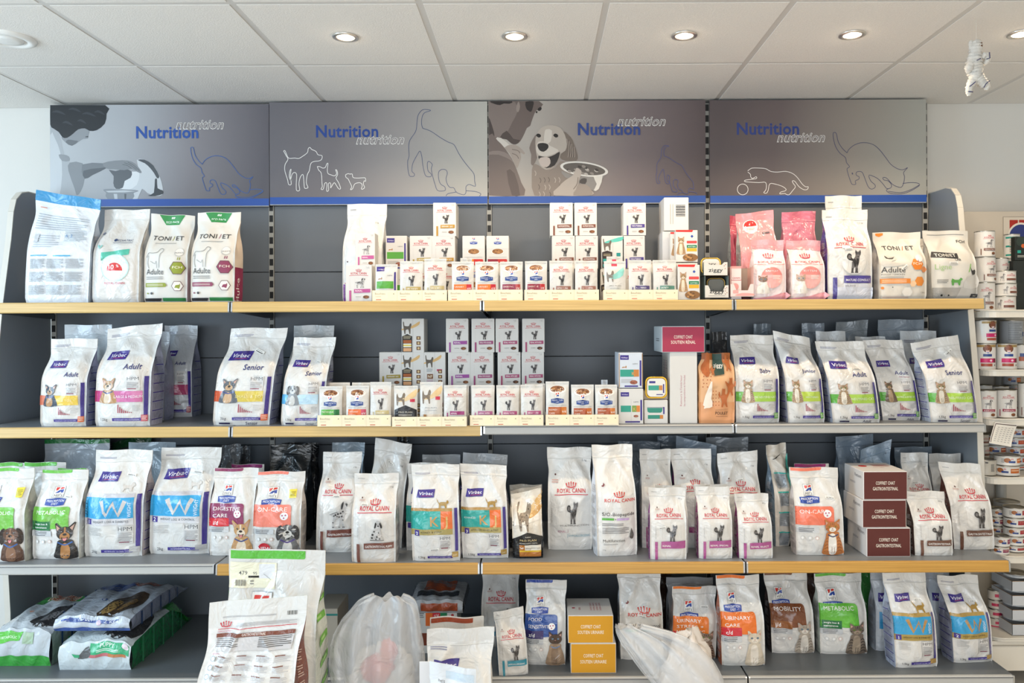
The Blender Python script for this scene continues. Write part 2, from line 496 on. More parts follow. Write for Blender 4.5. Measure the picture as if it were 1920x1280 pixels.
# ------------------------------------------------------------------ shelving
XB = [-2.222, -1.222, -0.222, 0.778, 1.778]
ZS = {1: 1.604, 2: 1.108, 3: 0.609, 4: 0.188}
YF = {1: 3.160, 2: 3.160, 3: 3.000, 4: 2.975}
YB = 3.645
GREY = '#6b7178'
BAYN = ('leftmost', 'second', 'third', 'rightmost')
ROWN = {1: 'top', 2: 'second', 3: 'third', 4: 'bottom'}
def shelving():
    zs = [2.06, 1.755, 1.363, 0.962, 0.563, 0.165]
    for b in range(4):
        for k in range(len(zs)-1):
            mb = MB(); mb.box(XB[b]+.012, XB[b+1]-.012, 3.655, 3.672, zs[k+1]+.0015, zs[k]-.0015, mat(GREY, 'steel'), .0012)
            o = mb.build('back_panel')
            tag(o, 'grey steel back panel, %s from the top, in the %s bay of the shelving' % (('topmost', 'second', 'third', 'fourth', 'fifth')[k], BAYN[b]), 'panel', 'back panels of the shelving')
    for i, x in enumerate(XB):
        mb = MB(); mb.box(x-.011, x+.011, 3.650, 3.70, 0, 2.52, mat('#a9a8a2', 'steel'))
        z = 2.50
        while z > .12:
            mb.box(x-.008, x+.008, 3.6485, 3.6505, z-.015, z+.015, mat('#0c0c0d'))
            z -= .05
        tag(mb.build('shelf_upright'), 'slotted steel upright %s' % ('at the left end of the shelving', 'between the first and second bays', 'between the second and third bays', 'between the third and fourth bays', 'at the right end of the shelving')[i], 'upright', 'slotted uprights')
    for row in (1, 2, 3, 4):
        z, yf = ZS[row], YF[row]
        for b in range(4):
            wood = row == 1 or (row == 2 and b < 2) or (row == 3 and b > 0)
            x0, x1 = XB[b]+.003, XB[b+1]-.003
            if row == 3 and b == 0: x1 -= 0
            r = empty('shelf', ((x0+x1)/2, YB, z))
            tag(r, 'grey steel shelf with a %s front edge, %s row, %s bay' % ('wood-effect' if wood else 'pale grey', ROWN[row], BAYN[b]), 'shelf', 'shelves of the long shelving')
            cx, w = (x0+x1)/2, (x1-x0)/2
            th = .03
            mb = MB(); mb.box(-w, w, yf-YB+.012, -.002, -th, 0, mat('#7e8286' if row < 4 else '#666b6f', 'steel'), .002); mb.build('shelf_board', r)
            hr = .042 if wood else .036
            if row == 4: hr = .15
            rc = mat('#d9b878' if row < 3 else '#c99a4c', 'wood') if wood else mat('#b9b8b4', 'steel')
            mb = MB()
            yy = yf - YB
            pr = [(yy+.010, -.0005), (yy+.002, -.0005), (yy-.001, -.004), (yy-.004, -hr+.004), (yy-.001, -hr), (yy+.012, -hr), (yy+.012, -.0005)]
            mb.prism(pr, 'x', -w+.006, w-.006, rc)
            if not wood: mb.box(-w+.006, w-.006, yy-.0045, yy-.001, -.0075, -.0055, mat('#6f7073'))
            mb.build('price_rail', r)
            for s in (-1, 1):
                mb = MB(); e = s*w
                mb.prism([(a-.001*(a < yy+.005), c) for a, c in pr], 'x', min(e, e-s*.006), max(e, e-s*.006), mat('#c9cbcd', 'metal')); mb.build('end_cap', r)
                if row < 4:
                    mb = MB(); e = s*(w-.004)
                    mb.prism([(-.004, -.031), (-.004, -.060), (-.05, -.060), (yf-YB+.06, -.040), (yf-YB+.06, -.031)], 'x', min(e, e-s*.003), max(e, e-s*.003), mat('#55595d', 'steel')); mb.build('bracket', r)
    # plinth below the bottom shelf
    for b in range(4):
        mb = MB(); mb.box(XB[b]+.004, XB[b+1]-.004, 3.02, 3.035, 0.0, .155, mat('#6a6c6f', 'steel'))
        tag(mb.build('plinth_panel'), 'grey kick panel under the %s bay of the shelving' % BAYN[b], 'panel', 'kick panels')
    prof = [(3.655, 2.10), (3.50, 2.10), (3.455, 2.088), (3.42, 2.055), (3.402, 2.00), (3.385, 1.88), (3.33, 1.60), (3.26, 1.10), (3.24, .72), (3.30, .60), (3.355, .50), (3.37, .30), (3.37, 0), (3.655, 0)]
    for nm, xa, xb, s in (('left', -2.262, -2.238, -1), ('right', 1.794, 1.818, 1)):
        r = empty('side_panel', ((xa+xb)/2, 3.655, 0))
        tag(r, 'grey rounded end panel closing the %s side of the shelving' % nm, 'panel')
        w = (xb-xa)/2
        mb = MB(); mb.prism([(a-3.655, c) for a, c in prof], 'x', -w, w, mat('#8d9399', 'steel')); mb.build('board', r)
        mb = MB(); m = mat('#d8d3c8', 'label')
        P = prof[:-2] + [(3.37, .02)]
        for (y0, z0), (y1, z1) in zip(P[:-1], P[1:]):
            d = Vector((y1-y0, z1-z0)).normalized(); n = Vector((d.y, -d.x)) * -.004
            if n.x > 0 and abs(n.x) > abs(n.y): n = -n
            if abs(n.y) > abs(n.x) and n.y < 0 and z0 > 1.9: n = -n
            q = [(y0-3.655, z0), (y1-3.655, z1), (y1-3.655+n.x, z1+n.y), (y0-3.655+n.x, z0+n.y)]
            mb.prism(q, 'x', -w, w, m)
        mb.build('edge_band', r)
shelving()

# ------------------------------------------------------------------ header boards
HY = 3.632
def header(px0, px1, ptop, pstripe, pbot, label, stops, art, yoff=0.0):
    Y = HY - yoff
    x0, _ = at(px0, 300, Y); x1, _ = at(px1, 300, Y); cxp = (px0+px1)/2
    zt, zs, zb = at(cxp, ptop, Y)[1], at(cxp, pstripe, Y)[1], at(cxp, pbot, Y)[1]
    r = empty('header_sign', (x0, Y, zb)); tag(r, label, 'sign', 'header boards along the ceiling')
    W, H = x1-x0, zt-zb
    gm = grad_mat('print_gradient', stops)
    mb = MB(); mb.box(0, W, 0, .014, 0, H, gm)
    surf = lambda u, v, off: np.stack([u*W, np.full_like(u, 0.0)-off, v*H], 1)
    c = Canvas(W, H, surf, 'label', L=0, base=.0004, step=.00004)
    def m(px, py):
        x, z = at(px, py, Y); return ((x-x0)/W, (z-zb)/H)
    art(c, m)
    vs = (zs-zb)/H
    # keep every print inside the picture area of the board
    kept = []
    for T, col in c.p:
        T = T.copy(); T[:, :, 0] = T[:, :, 0].clip(0.001, .999); T[:, :, 1] = T[:, :, 1].clip(vs, .999)
        kept.append((T, col))
    c.p = kept
    c.flush(mb)
    mb.build('board', r)
    mb = MB(); mb.box(.001, W-.001, -.0022, 0, .004, (zs-zb), mat('#2a55a8', 'label')); mb.box(.001, W-.001, -.0015, 0, 0, .004, mat('#a9adb0', 'steel'))
    mb.build('blue_stripe', r)

BLUE = '#20438c'; DBLUE = '#33406e'; WHITE = '#f4f3ef'
def words(c, m, nx0, nx1, ny, ox0, ox1, oy, col=BLUE):
    (ua, va), (ub, vb) = m(nx0, ny), m(nx1, ny)
    cap = 22/411/c.W
    c.text('Nutrition', ua, va, cap, col, w=ub-ua, al='l', bold=1.5)
    (ua, va), (ub, vb) = m(ox0, oy), m(ox1, oy)
    # outlined italic lettering: white glyph with the ground colour inset
    c.text('nutrition', ua, va, cap*.80, '#e9e7e2', w=ub-ua, al='l', bold=1.9, sh=.30)
    c.text('nutrition', ua+.0014, va+.003, cap*.76, '#857e7f', w=(ub-ua)*.992, al='l', bold=.25, sh=.30)
def trace(c, m, pts, ox, oy, s, w, col, closed=False, ax=1, bx=0, ay=1, by=0, sm=3):
    P = [m((x/s+ox)*ax+bx, (y/s+oy)*ay+by) for x, y in pts]
    c.line(P, w/411/c.W, col, closed, sm)
def shape(c, m, pts, ox, oy, s, col, sm=2):
    c.poly([m(x/s+ox, y/s+oy) for x, y in pts], col, sm)

CAT = [(858,917),(830,890),(805,850),(795,805),(785,794),(775,800),(777,835),(790,880),(815,918),(848,945),(855,975),(873,1000),(858,1012),(865,1045),(880,1090),(890,1106),(910,1105),(908,1085),(928,1075),(930,1060),(915,1052),(913,1035),(930,1028),(950,1035),(965,1070),(985,1120),(1005,1134),(1025,1125),(1025,1108),(1000,1085),(990,1050),(1040,1070),(1075,1105),(1095,1130),(1118,1128),(1125,1110),(1105,1085),(1080,1080),(1073,1066),(1095,1068),(1130,1105),(1160,1120),(1185,1122),(1198,1095),(1203,1060),(1197,1035),(1222,1005),(1195,1018),(1160,1012),(1120,985),(1090,945),(1050,895),(1010,865),(955,855),(905,868),(870,895),(858,917)]
DISH = [(1192,1100),(1240,1095),(1280,1098),(1293,1108),(1280,1122),(1230,1150),(1180,1163),(1120,1160),(1095,1145),(1100,1135),(1118,1128)]
DISH2 = [(1105,1148),(1180,1155),(1240,1138),(1290,1110)]
BALLCAT = [(262,1025),(275,1015),(290,1008),(330,1008),(370,1012),(400,1028),(440,1032),(490,1028),(530,1040),(560,1065),(590,1105),(610,1120),(625,1120),(620,1135),(600,1138),(570,1120),(545,1088),(530,1085),(535,1100),(548,1120),(530,1145),(510,1168),(492,1165),(485,1160),(455,1163),(460,1152),(485,1145),(492,1135),(470,1118),(430,1105),(395,1102),(385,1140),(375,1158),(358,1155),(372,1135),(370,1095),(330,1095),(270,1092),(243,1088),(250,1080),(290,1075),(315,1070),(312,1060),(290,1070),(280,1060),(278,1045),(262,1032)]
BIGDOG = [(1250,282),(1242,250),(1245,200),(1265,165),(1310,150),(1290,142),(1250,143),(1220,175),(1210,210),(1205,270),(1195,310),(1155,370),(1145,420),(1148,490),(1137,530),(1140,590),(1150,635),(1165,643),(1185,640),(1187,622),(1170,605),(1172,560),(1185,525),(1210,480),(1230,452),(1243,490),(1250,550),(1262,610),(1275,640),(1300,646),(1315,640),(1312,622),(1290,600),(1285,545),(1297,530),(1322,553),(1315,585),(1325,640),(1345,710),(1362,748),(1400,752),(1420,745),(1415,720),(1385,700),(1370,660),(1370,610),(1395,590),(1425,595),(1435,620),(1425,660),(1435,700),(1455,725),(1483,728),(1500,758),(1525,772),(1560,780),(1575,760),(1575,720),(1600,703),(1645,717),(1640,680),(1635,625),(1600,580),(1560,530),(1520,470),(1485,405),(1440,385),(1380,350),(1310,303),(1250,282)]
DOGA = [(207,452),(218,450),(235,490),(250,507),(290,505),(320,508),(345,495),(385,465),(392,435),(405,425),(418,440),(450,455),(465,480),(495,487),(492,515),(470,527),(440,530),(412,545),(400,600),(385,630),(378,690),(390,722),(385,730),(365,730),(360,690),(355,635),(345,630),(330,655),(322,700),(328,745),(305,748),(302,700),(305,630),(290,613),(272,625),(262,665),(272,668),(258,668),(250,640),(255,600),(264,590),(258,640),(265,700),(245,703),(238,670),(228,640),(215,590),(220,550),(240,515),(228,490),(207,452)]
DOGB = [(460,568),(480,570),(500,580),(520,575),(530,550),(540,545),(535,590),(540,620),(560,630),(590,638),(605,620),(597,592),(608,600),(612,630),(600,655),(620,690),(635,732),(620,735),(600,705),(585,690),(560,730),(562,705),(555,690),(543,700),(545,745),(530,752),(532,695),(515,695),(505,738),(488,738),(497,720),(495,690),(490,620),(470,595),(460,568)]
DOGC = [(672,630),(690,622),(705,625),(722,625),(728,650),(760,655),(800,653),(820,655),(822,680),(812,675),(805,700),(815,725),(800,738),(790,735),(797,715),(790,695),(770,690),(740,700),(725,735),(708,742),(718,720),(705,690),(690,660),(675,650),(672,630)]

def art1(c, m):
    S = lambda p, col, sm=2: shape(c, m, p, 0, 0, 3, col, sm)
    S([(283,700),(320,730),(345,790),(362,870),(390,880),(392,912),(465,918),(478,1000),(455,1075),(432,1098),(408,1090),(415,1119),(283,1119)], '#a9adb1')
    S([(283,760),(310,780),(340,860),(350,980),(330,1118),(283,1118)], '#c3c7ca')
    S([(392,915),(465,918),(478,1000),(455,1075),(432,1098),(420,1060),(385,960)], '#85898d')
    S([(330,870),(360,870),(388,880),(392,905),(350,905)], '#8d9195')
    S([(462,925),(580,918),(605,940),(560,965),(520,985),(477,1005)], '#75797e')
    S([(470,960),(560,945),(600,945),(520,985),(477,1005)], '#5a5e63')
    S([(440,725),(475,720),(503,735),(497,760),(494,780),(470,781),(450,792),(405,820),(370,802),(345,772),(380,765),(410,750)], '#8e9296')
    S([(370,800),(405,820),(440,795),(420,790),(385,785)], '#6c7074')
    S([(283,591),(592,591),(600,640),(590,695),(545,732),(505,736),(478,722),(440,728),(412,752),(378,775),(352,772),(330,742),(300,722),(283,700)], '#26292d')
    for x, y, r in ((330,640,40),(420,625,36),(500,650,40),(560,640,30),(380,700,30),(460,690,26)):
        S([(x-r,y-8),(x-r*.3,y-20),(x+r*.5,y-10),(x+r,y+6),(x+r*.4,y),(x-r*.3,y-8)], '#3a3e43')
    S([(497,765),(480,768),(482,772),(496,772)], '#4a4d50', 0)
    S([(770,900),(812,898),(862,930),(897,985),(917,1060),(912,1095),(880,1102),(830,1086),(800,1062),(775,1118),(745,1119),(700,1075),(650,1068),(640,1000),(700,960),(745,965),(785,972)], '#c9cdd0')
    S([(700,960),(745,965),(785,972),(770,1040),(720,1068),(690,1065),(660,1010)], '#dcdfe1')
    S([(612,955),(650,962),(700,950),(742,965),(735,1000),(702,1018),(692,1055),(652,1062),(638,1030),(640,990)], '#5b5f64')
    S([(775,900),(812,898),(862,930),(897,990),(885,1003),(868,975),(845,945),(815,918)], '#4b4f54')
    S([(872,1010),(884,1008),(887,1058),(915,1070),(917,1090),(872,1102),(832,1100),(866,1084)], '#3c4045')
    S([(578,918),(650,903),(720,903),(762,922),(797,965),(786,973),(742,950),(700,957),(640,952),(600,948)], '#83878b')
    for a in ((700,915,770,955),(720,912,785,960),(690,925,742,948)):
        trace(c, m, [(a[0],a[1]),((a[0]+a[2])/2,(a[1]+a[3])/2-6),(a[2],a[3])], 0, 0, 3, 1.1, '#5f6367')
    S([(580,1068),(620,1062),(760,1068),(778,1076),(752,1086),(747,1119),(606,1119),(598,1084)], '#8b9095')
    S([(594,1074),(700,1070),(765,1076),(700,1082),(610,1082)], '#c2c6c9', 0)
    S([(640,1090),(660,1090),(662,1119),(645,1119)], '#c2c6c9', 0)
    S([(700,1090),(712,1090),(710,1119),(702,1119)], '#5a5e62', 0)
    words(c, m, 254, 374, 259, 329, 419, 242, '#27519f')
    k = 132/158
    tf = dict(ax=k, bx=358-(1320+775/3.2)*k, ay=k, by=276-(794/3.2)*k)
    trace(c, m, CAT, 1320, 0, 3.2, 1.2, '#41629f', **tf)
    trace(c, m, DISH, 1320, 0, 3.2, 1.2, '#41629f', **tf); trace(c, m, DISH2, 1320, 0, 3.2, 1.1, '#41629f', **tf)
def art2(c, m):
    words(c, m, 591, 711, 257, 667, 757, 270)
    trace(c, m, BIGDOG, 480, 170, 4, 1.0, '#414f74')
    for p in ([(1425,790),(1440,772),(1500,760)], [(1575,750),(1640,755),(1680,768),(1685,780),(1675,790)]): trace(c, m, p, 480, 170, 4, 1.0, '#414f74')
    for p in (DOGA, DOGB, DOGC): trace(c, m, p, 480, 170, 4, 1.0, WHITE)
def art3(c, m):
    S = lambda p, col, sm=2: shape(c, m, p, 900, 170, 4, col, sm)
    S([(62,78),(442,78),(455,128),(440,142),(418,152),(398,200),(384,240),(376,264),(352,280),(335,318),(303,378),(268,403),(235,396),(200,366),(120,356),(62,342)], '#6a5d58')
    S([(62,78),(235,78),(270,100),(280,160),(240,240),(190,330),(120,350),(62,330)], '#7f726c')
    S([(200,300),(250,360),(300,370),(270,402),(235,396),(200,366),(150,350)], '#4c413d')
    S([(62,200),(90,260),(110,350),(62,335)], '#453b38')
    S([(75,78),(240,78),(222,98),(180,96),(150,108),(110,100)], '#2e2726')
    S([(290,80),(300,120),(288,160),(272,150),(275,110)], '#93867e')
    S([(342,84),(400,78),(398,120),(384,158),(362,150),(346,130)], '#2f2827')
    S([(438,130),(458,122),(462,138),(448,152),(432,146)], '#241e1e')
    S([(418,152),(432,155),(428,170),(418,166)], '#241e1e', 0)
    S([(118,362),(158,354),(235,425),(195,435)], '#cdc6bd')
    S([(62,335),(130,372),(190,436),(248,530),(278,600),(310,690),(332,786),(62,786)], '#73655f')
    S([(62,460),(140,450),(220,480),(250,540),(230,520),(140,480),(62,480)], '#8a7c75')
    S([(200,600),(260,620),(300,786),(240,786)], '#5a4d49')
    S([(185,425),(240,404),(292,420),(336,466),(326,477),(300,462),(308,500),(292,545),(276,582),(250,525),(222,470)], '#a3968c')
    trace(c, m, [(240,440),(285,450),(300,470)], 900, 170, 4, 1.2, '#6d605a'); trace(c, m, [(240,470),(275,485),(290,510)], 900, 170, 4, 1.2, '#6d605a')
    # golden dog
    S([(398,555),(440,560),(490,592),(560,580),(602,530),(650,545),(690,620),(640,700),(560,786),(408,786),(388,650)], '#8a7d73')
    for k in range(14):
        x = 410 + (k*37) % 190; y = 600 + (k*53) % 160
        trace(c, m, [(x,y),(x+10,y+18),(x+4,y+38)], 900, 170, 4, 1.3, ('#b5a99d', '#5f544d')[k % 2])
    S([(430,330),(395,365),(370,430),(385,480),(382,545),(400,560),(425,510),(442,470)], '#7b6e66')
    S([(610,300),(680,350),(705,400),(730,480),(722,526),(640,526),(600,500),(620,440)], '#76695f')
    for k in range(7): trace(c, m, [(650+k*9,360+k*10),(668+k*7,430+k*8),(660+k*8,500)], 900, 170, 4, 1.1, ('#a3968a', '#564b45')[k % 2])
    S([(440,300),(480,268),(540,260),(600,276),(636,330),(652,400),(640,450),(604,475),(585,530),(540,588),(490,592),(452,562),(430,505),(418,440),(416,360)], '#b3a89d')
    S([(500,290),(540,300),(530,380),(500,395),(480,380),(485,310)], '#cfc6bb')
    S([(430,395),(450,380),(500,385),(520,410),(560,430),(590,455),(500,492),(440,480),(420,440)], '#cdc4b9')
    S([(434,400),(470,392),(508,402),(512,430),(480,458),(450,450),(434,425)], '#231f1e')
    for x, y in ((438,336),(567,336)):
        S([(x-18,y),(x-4,y-14),(x+16,y-6),(x+18,y+10),(x,y+16)], '#1d1918')
    S([(438,488),(500,500),(560,480),(596,458),(594,500),(560,560),(500,582),(460,555),(445,520)], '#2a2422')
    S([(446,508),(480,498),(520,505),(528,545),(500,574),(462,566),(446,540)], '#c4b5ab')
    S([(600,460),(604,475),(585,530),(540,588),(500,592),(560,560),(590,505)], '#a4988c')
    # bowl
    S([(610,600),(700,640),(740,650),(925,636),(918,660),(890,738),(850,750),(740,690),(640,650)], '#8f8a85')
    S([(850,640),(920,634),(890,738),(852,748),(875,700)], '#d8d4cc')
    S([(760,660),(800,660),(790,700),(745,690)], '#4b4541')
    def E(cx, cy, rx, ry, col, rot=.13):
        P = [(cx+rx*math.cos(a)*math.cos(rot)-ry*math.sin(a)*math.sin(rot), cy+rx*math.cos(a)*math.sin(rot)+ry*math.sin(a)*math.cos(rot)) for a in [2*PI*i/28 for i in range(28)]]
        S(P, col, 0)
    E(781, 588, 181, 54, '#dedad3'); E(781, 588, 160, 42, '#5f5853')
    for k in range(16):
        a = k*2.4; x, y = 781+120*math.cos(a)*((k % 5)/5+.2), 588+28*math.sin(a)*((k % 4)/4+.3)+10
        E(x, y, 16, 9, ('#8d857d', '#3c3633', '#b9b2aa')[k % 3], .4)
    S([(722,580),(750,592),(762,610),(750,650),(738,700),(800,708),(838,750),(832,786),(552,786),(590,720),(640,672),(700,632)], '#b5aaa0')
    S([(738,700),(800,708),(838,750),(832,786),(700,786),(720,740)], '#9b8f85')
    trace(c, m, [(735,650),(728,700),(700,740)], 900, 170, 4, 1.5, '#7b6f66')
    words(c, m, 1082, 1202, 253, 1157, 1247, 236, '#2a4488')
    q = 305/548; qy = 367/647
    f = lambda p: [((x-1137)*q+1320, (y-143)*qy+413) for x, y in p]
    trace(c, m, f(BIGDOG), 900, 170, 4, .9, '#4d5387')
    for p in ([(1425,790),(1440,772),(1500,760)], [(1575,750),(1640,755),(1680,768),(1685,780),(1675,790)]): trace(c, m, f(p), 900, 170, 4, .9, '#4d5387')
def art4(c, m):
    words(c, m, 1380, 1500, 252, 1456, 1546, 266, '#2b3f80')
    trace(c, m, CAT, 1320, 0, 3.2, 1.0, '#3b4166'); trace(c, m, DISH, 1320, 0, 3.2, 1.0, '#3b4166'); trace(c, m, DISH2, 1320, 0, 3.2, 1.0, '#3b4166')
    trace(c, m, [(888,1036),(890,1040),(891,1046)], 1320, 0, 3.2, 2, '#3b4166')
    trace(c, m, BALLCAT, 1320, 0, 3.2, 1.0, WHITE)
    trace(c, m, [(232+32*math.cos(2*PI*i/24), 1136+32*math.sin(2*PI*i/24)) for i in range(24)], 1320, 0, 3.2, 1.0, WHITE, True, sm=2)
header(94, 504.5, 196, 373, 388, 'header board with a photo of a woman stroking a cat at its bowl', [(-.1,'#b6babd'),(.30,'#a6a8ac'),(.62,'#827e82'),(.95,'#59565d')], art1)
header(505.5, 914, 191, 369, 384, 'header board with three white outlined dogs and one large blue outlined dog', [(-.1,'#69666b'),(.25,'#726d70'),(.55,'#96918f'),(.9,'#b4b1a9')], art2)
header(916, 1323, 188.5, 367.5, 382, 'header board with a photo of a man feeding a golden dog from a steel bowl', [(-.1,'#bab3aa'),(.30,'#9a918a'),(.62,'#786c6d'),(.95,'#574b4c')], art3)
header(1331, 1737, 187, 366, 381, 'header board with a white outlined cat playing with a ball', [(-.1,'#5a5051'),(.25,'#6a5e5d'),(.60,'#938b83'),(.9,'#a6a59d')], art4, .004)
# ------------------------------------------------------------------ pack builders
def sm(x):
    x = np.clip(x, 0, 1); return x*x*(3-2*x)

def d_none(c, **k): pass
def g_vb(c):
    for k in range(7):
        v = .06+.10*k; c.rect(.10, v, .90, v+.010, '#463a86'); c.lines(.14, v+.09, .86, v+.02, 7, '#8f90a4', .5, seed=k)
def g_plain(c):
    for k in range(6):
        v = .06+.11*k; c.lines(.16, v+.09, .84, v+.01, 6, '#a9a5a6', .4, seed=k)
def g_green(c):
    for k in range(9):
        v = .04+.10*k; c.poly([(.30, v), (.95, v+.028), (.95, v+.062), (.45, v+.040), (.30, v+.022)], '#6fae3c'); c.poly([(.5, v+.02), (.8, v+.032), (.8, v+.046), (.5, v+.030)], '#a9cf7a')
def g_col(col, n=7):
    def f(c):
        for k in range(n):
            v = .05+.80/n*k; c.lines(.2, v+.07, .8, v+.01, 5, col, .45, seed=k)
    return f
def g_band(col):
    def f(c):
        c.rect(.02, .02, .98, .42, col); c.text('Adulte', .5, .10, .34, '#efe6e0', w=1.2, rot=PI/2)
    return f
FOOT = {}
def fit(row, x0, x1, ytop, yf, D, z0):
    if z0 is not None: row = 'floor'
    L = FOOT.setdefault(row, [])
    xa, _ = at(x0, 600, yf); xb, _ = at(x1, 600, yf)
    for (a, b, c, d) in L:
        ov = min(xb, b) - max(xa, a)
        if ov < .012: continue
        if yf >= c + .03:
            yf = max(yf, d + .10*D + .002)
        elif yf + D > c:
            D = min(D, max(.045, (c - yf)/1.12 - .002))
    if row != 'floor' and yf + 1.1*D > 3.640: D = max(.03, (3.640 - yf)/1.12)
    L.append((xa, xb, yf - .02*D, yf + D*1.10))
    return yf, D

def bag(x0, x1, yt, yf, row, design, label, D=.10, sk=0, yaw=0, bk=0.0, base='#dedcd8', side=None, seal=None, zip_=True, seed=0,
        kind='film', tilt=0.0, vk=.50, tb=None, wr=1.0, pinch=.04, cat='pet food bag', group=None, z0=None, name='pet_food_bag', flare=.03,
        sticker=None, rot=None, yb=None, fold=1.0, gprint=None, **kw):
    """stand-up gusseted bag; x0..x1 = front base width and yt = top edge, in photo pixels; yf = distance of the front face"""
    rg = random.Random(seed or int(x0*7 + yt*13))
    zb = ZS[row] if z0 is None else z0
    yf, D = fit(row, x0, x1, yt, yf, D, z0)
    xa, _ = at(x0, 600 if row < 3 else 1000, yf); xb, _ = at(x1, 600 if row < 3 else 1000, yf)
    W = xb - xa
    H = .2
    for _ in range(3): H = (at((x0+x1)/2, yt, yf + D/2 + bk*H)[1] - zb)
    dx = sk / FPX * (yf + D/2)
    tb = rg.uniform(-.1, .5) if tb is None else tb
    vs = .905
    cre = []
    n = 7
    for k in range(n):
        cre.append((rg.uniform(-.8, .8), rg.uniform(.40, .86), rg.uniform(-1.2, 1.2) if k > 2 else rg.choice((-1, 1))*rg.uniform(.5, 1.1),
                    rg.uniform(.08, .26), rg.uniform(.011, .021), rg.uniform(-.0050, .0055)*wr))
    for k in range(4):
        cre.append((rg.uniform(-.8, .8), rg.uniform(.05, .45), rg.uniform(0.6, 2.4), rg.uniform(.06, .2), rg.uniform(.011, .022), rg.uniform(-.0022, .0025)*wr))
    # two long folds running from the shoulders to the seal
    for s_ in (-1, 1):
        cre.append((s_*rg.uniform(.45, .7), rg.uniform(.70, .80), -s_*rg.uniform(.7, 1.2), .22, .012, rg.uniform(.004, .008)*wr))
    ph = [rg.uniform(0, 6.28) for _ in range(5)]
    wr = wr*1.25; cre = [q[:5] + (q[5]*1.25,) for q in cre]
    asp = W/H
    def dis(s, v):
        y = np.zeros_like(v)
        for (cu, cv, an, ln, wd, am) in cre:
            px_, pz = (s-cu)*W/2, (v-cv)*H
            c, d = math.cos(an), math.sin(an)
            a, b = px_*c + pz*d, -px_*d + pz*c
            y += am*np.exp(-np.sqrt(b*b + 1.2e-5)/wd + .25)*np.exp(-(a/(ln*H))**2)
        y += .0030*wr*np.sin(3.1*s + ph[0] + 4*v)*np.sin(5*v + ph[1]) + .0016*wr*np.sin(8*s+ph[2]+9*v)*np.sin(13*v+ph[3])
        return y
    def core(s, v):
        t = sm((v-vk)/(vs-vk))
        hw = W/2*(1 - pinch*np.exp(-((v-.76)/.08)**2) + flare*sm((v-.80)/.12) - .012*(1-sm(v/.06)) + .012*np.sin(PI*np.clip(v/.6, 0, 1)))
        return t, hw
    def pos(s, v, face):
        t, hw = core(s, v)
        d = D/2*(1-t)*(0.90+.10*sm(v/.05)) + .0012
        blg = .10*D*np.sin(PI*np.clip(v/.72, 0, 1))*(1-s*s)
        env = sm(v/.10)*(1-.85*sm((v-vs+.04)/.05))*(1-np.abs(s)**6)
        y = (d*(1-.30*np.abs(s)**7) + blg)*(-1 if face == 0 else 1)
        if face == 0: y = np.minimum(y - dis(s, v)*env, -(d*(.42+.46*np.abs(s)**4) + .0012))
        yc = D/2*tb*t + .004*np.sin(5*s+ph[4])*t + bk*v*H
        x = s*hw + dx*np.clip(v, 0, 1)**1.3
        z = v*H + tilt*s*t*W/2 + .0015*np.sin(4*s+ph[1])*t
        return x, y + yc, z
    def F(u, v, off):
        s = 2*u - 1
        x, y, z = pos(s, v, 0)
        return np.stack([x, y - off, z], 1)
    c = Canvas(W, H, F, kind, L=.0065, base=.0020, step=.00010)
    cx, cyy = (xa+xb)/2, yf + D/2
    r = empty(name, (cx, cyy, zb + .0005), yaw); tag(r, label, cat, group)
    if rot is not None: r.rotation_euler = rot[0]; r.location = Vector(r.location) + Vector(rot[1])
    nu, nv = 33, 60
    us = np.linspace(-1, 1, nu); vv = np.linspace(0, vs, nv)
    U, V = np.meshgrid(us, vv)
    mb = MB(); bm_ = mat(base, kind)
    P0 = np.stack(pos(U.ravel(), V.ravel(), 0), 1).reshape(nv, nu, 3); mb.grid(P0, bm_)
    P1 = np.stack(pos(-U.ravel(), V.ravel(), 1), 1).reshape(nv, nu, 3); mb.grid(P1, bm_)
    ring = list(P0[0]) + list(P1[0]); mb.add(ring, [tuple(range(len(ring)))[::-1]], bm_, None, False)
    if design: design(c, **kw)
    seal_p = [(T, col) for T, col in c.p if T[:, :, 1].mean() > vs + .005]
    c.p = [(T, col) for T, col in c.p if not T[:, :, 1].mean() > vs + .005]
    c.flush(mb); mb.build('bag_body', r)
    # gussets
    sc = side or base
    q = np.linspace(0, 1, 7)
    for sgn in (1, -1):
        A = P0[:, -1 if sgn > 0 else 0]; B = P1[:, 0 if sgn > 0 else -1]
        t = sm((vv-vk*.8)/(vs-vk*.8))
        G = np.zeros((nv, 7, 3))
        for k, qq in enumerate(q):
            G[:, k] = A*(1-qq) + B*qq
            tri = 1 - abs(2*qq-1)
            e_ = 1-2*qq; G[:, k, 1] = (A[:, 1]+B[:, 1])/2 + (A[:, 1]-B[:, 1])/2*(e_*(1-t) + np.sign(e_)*abs(e_)**4*t)
            G[:, k, 0] -= sgn*(fold*.30*D*t*(1-sm((t-.55)/.35))*tri - .02*D*(1-t)*math.sin(PI*qq)) 
            G[:, k, 0] -= sgn*.0015*np.sin(40*vv+ph[2])*tri
        g = MB(); g.grid(G, mat(sc, kind))
        if (side and side != base and design not in (d_none,)) or gprint:
            def fs(u, v, off, G=G, sgn=sgn):
                a = np.clip(v, 0, 1)*(nv-1); j = np.clip(u if sgn > 0 else 1-u, 0, 1)*6
                i0 = np.clip(a.astype(int), 0, nv-2); j0 = np.clip(j.astype(int), 0, 5); fa = (a-i0)[:, None]; fj = (j-j0)[:, None]
                p = G[i0, j0]*(1-fa)*(1-fj)+G[i0+1, j0]*fa*(1-fj)+G[i0, j0+1]*(1-fa)*fj+G[i0+1, j0+1]*fa*fj
                return p + np.array([sgn, 0, 0])*off
            cg = Canvas(D, H*vs, fs, kind, L=.02, base=.0012, step=.0001)
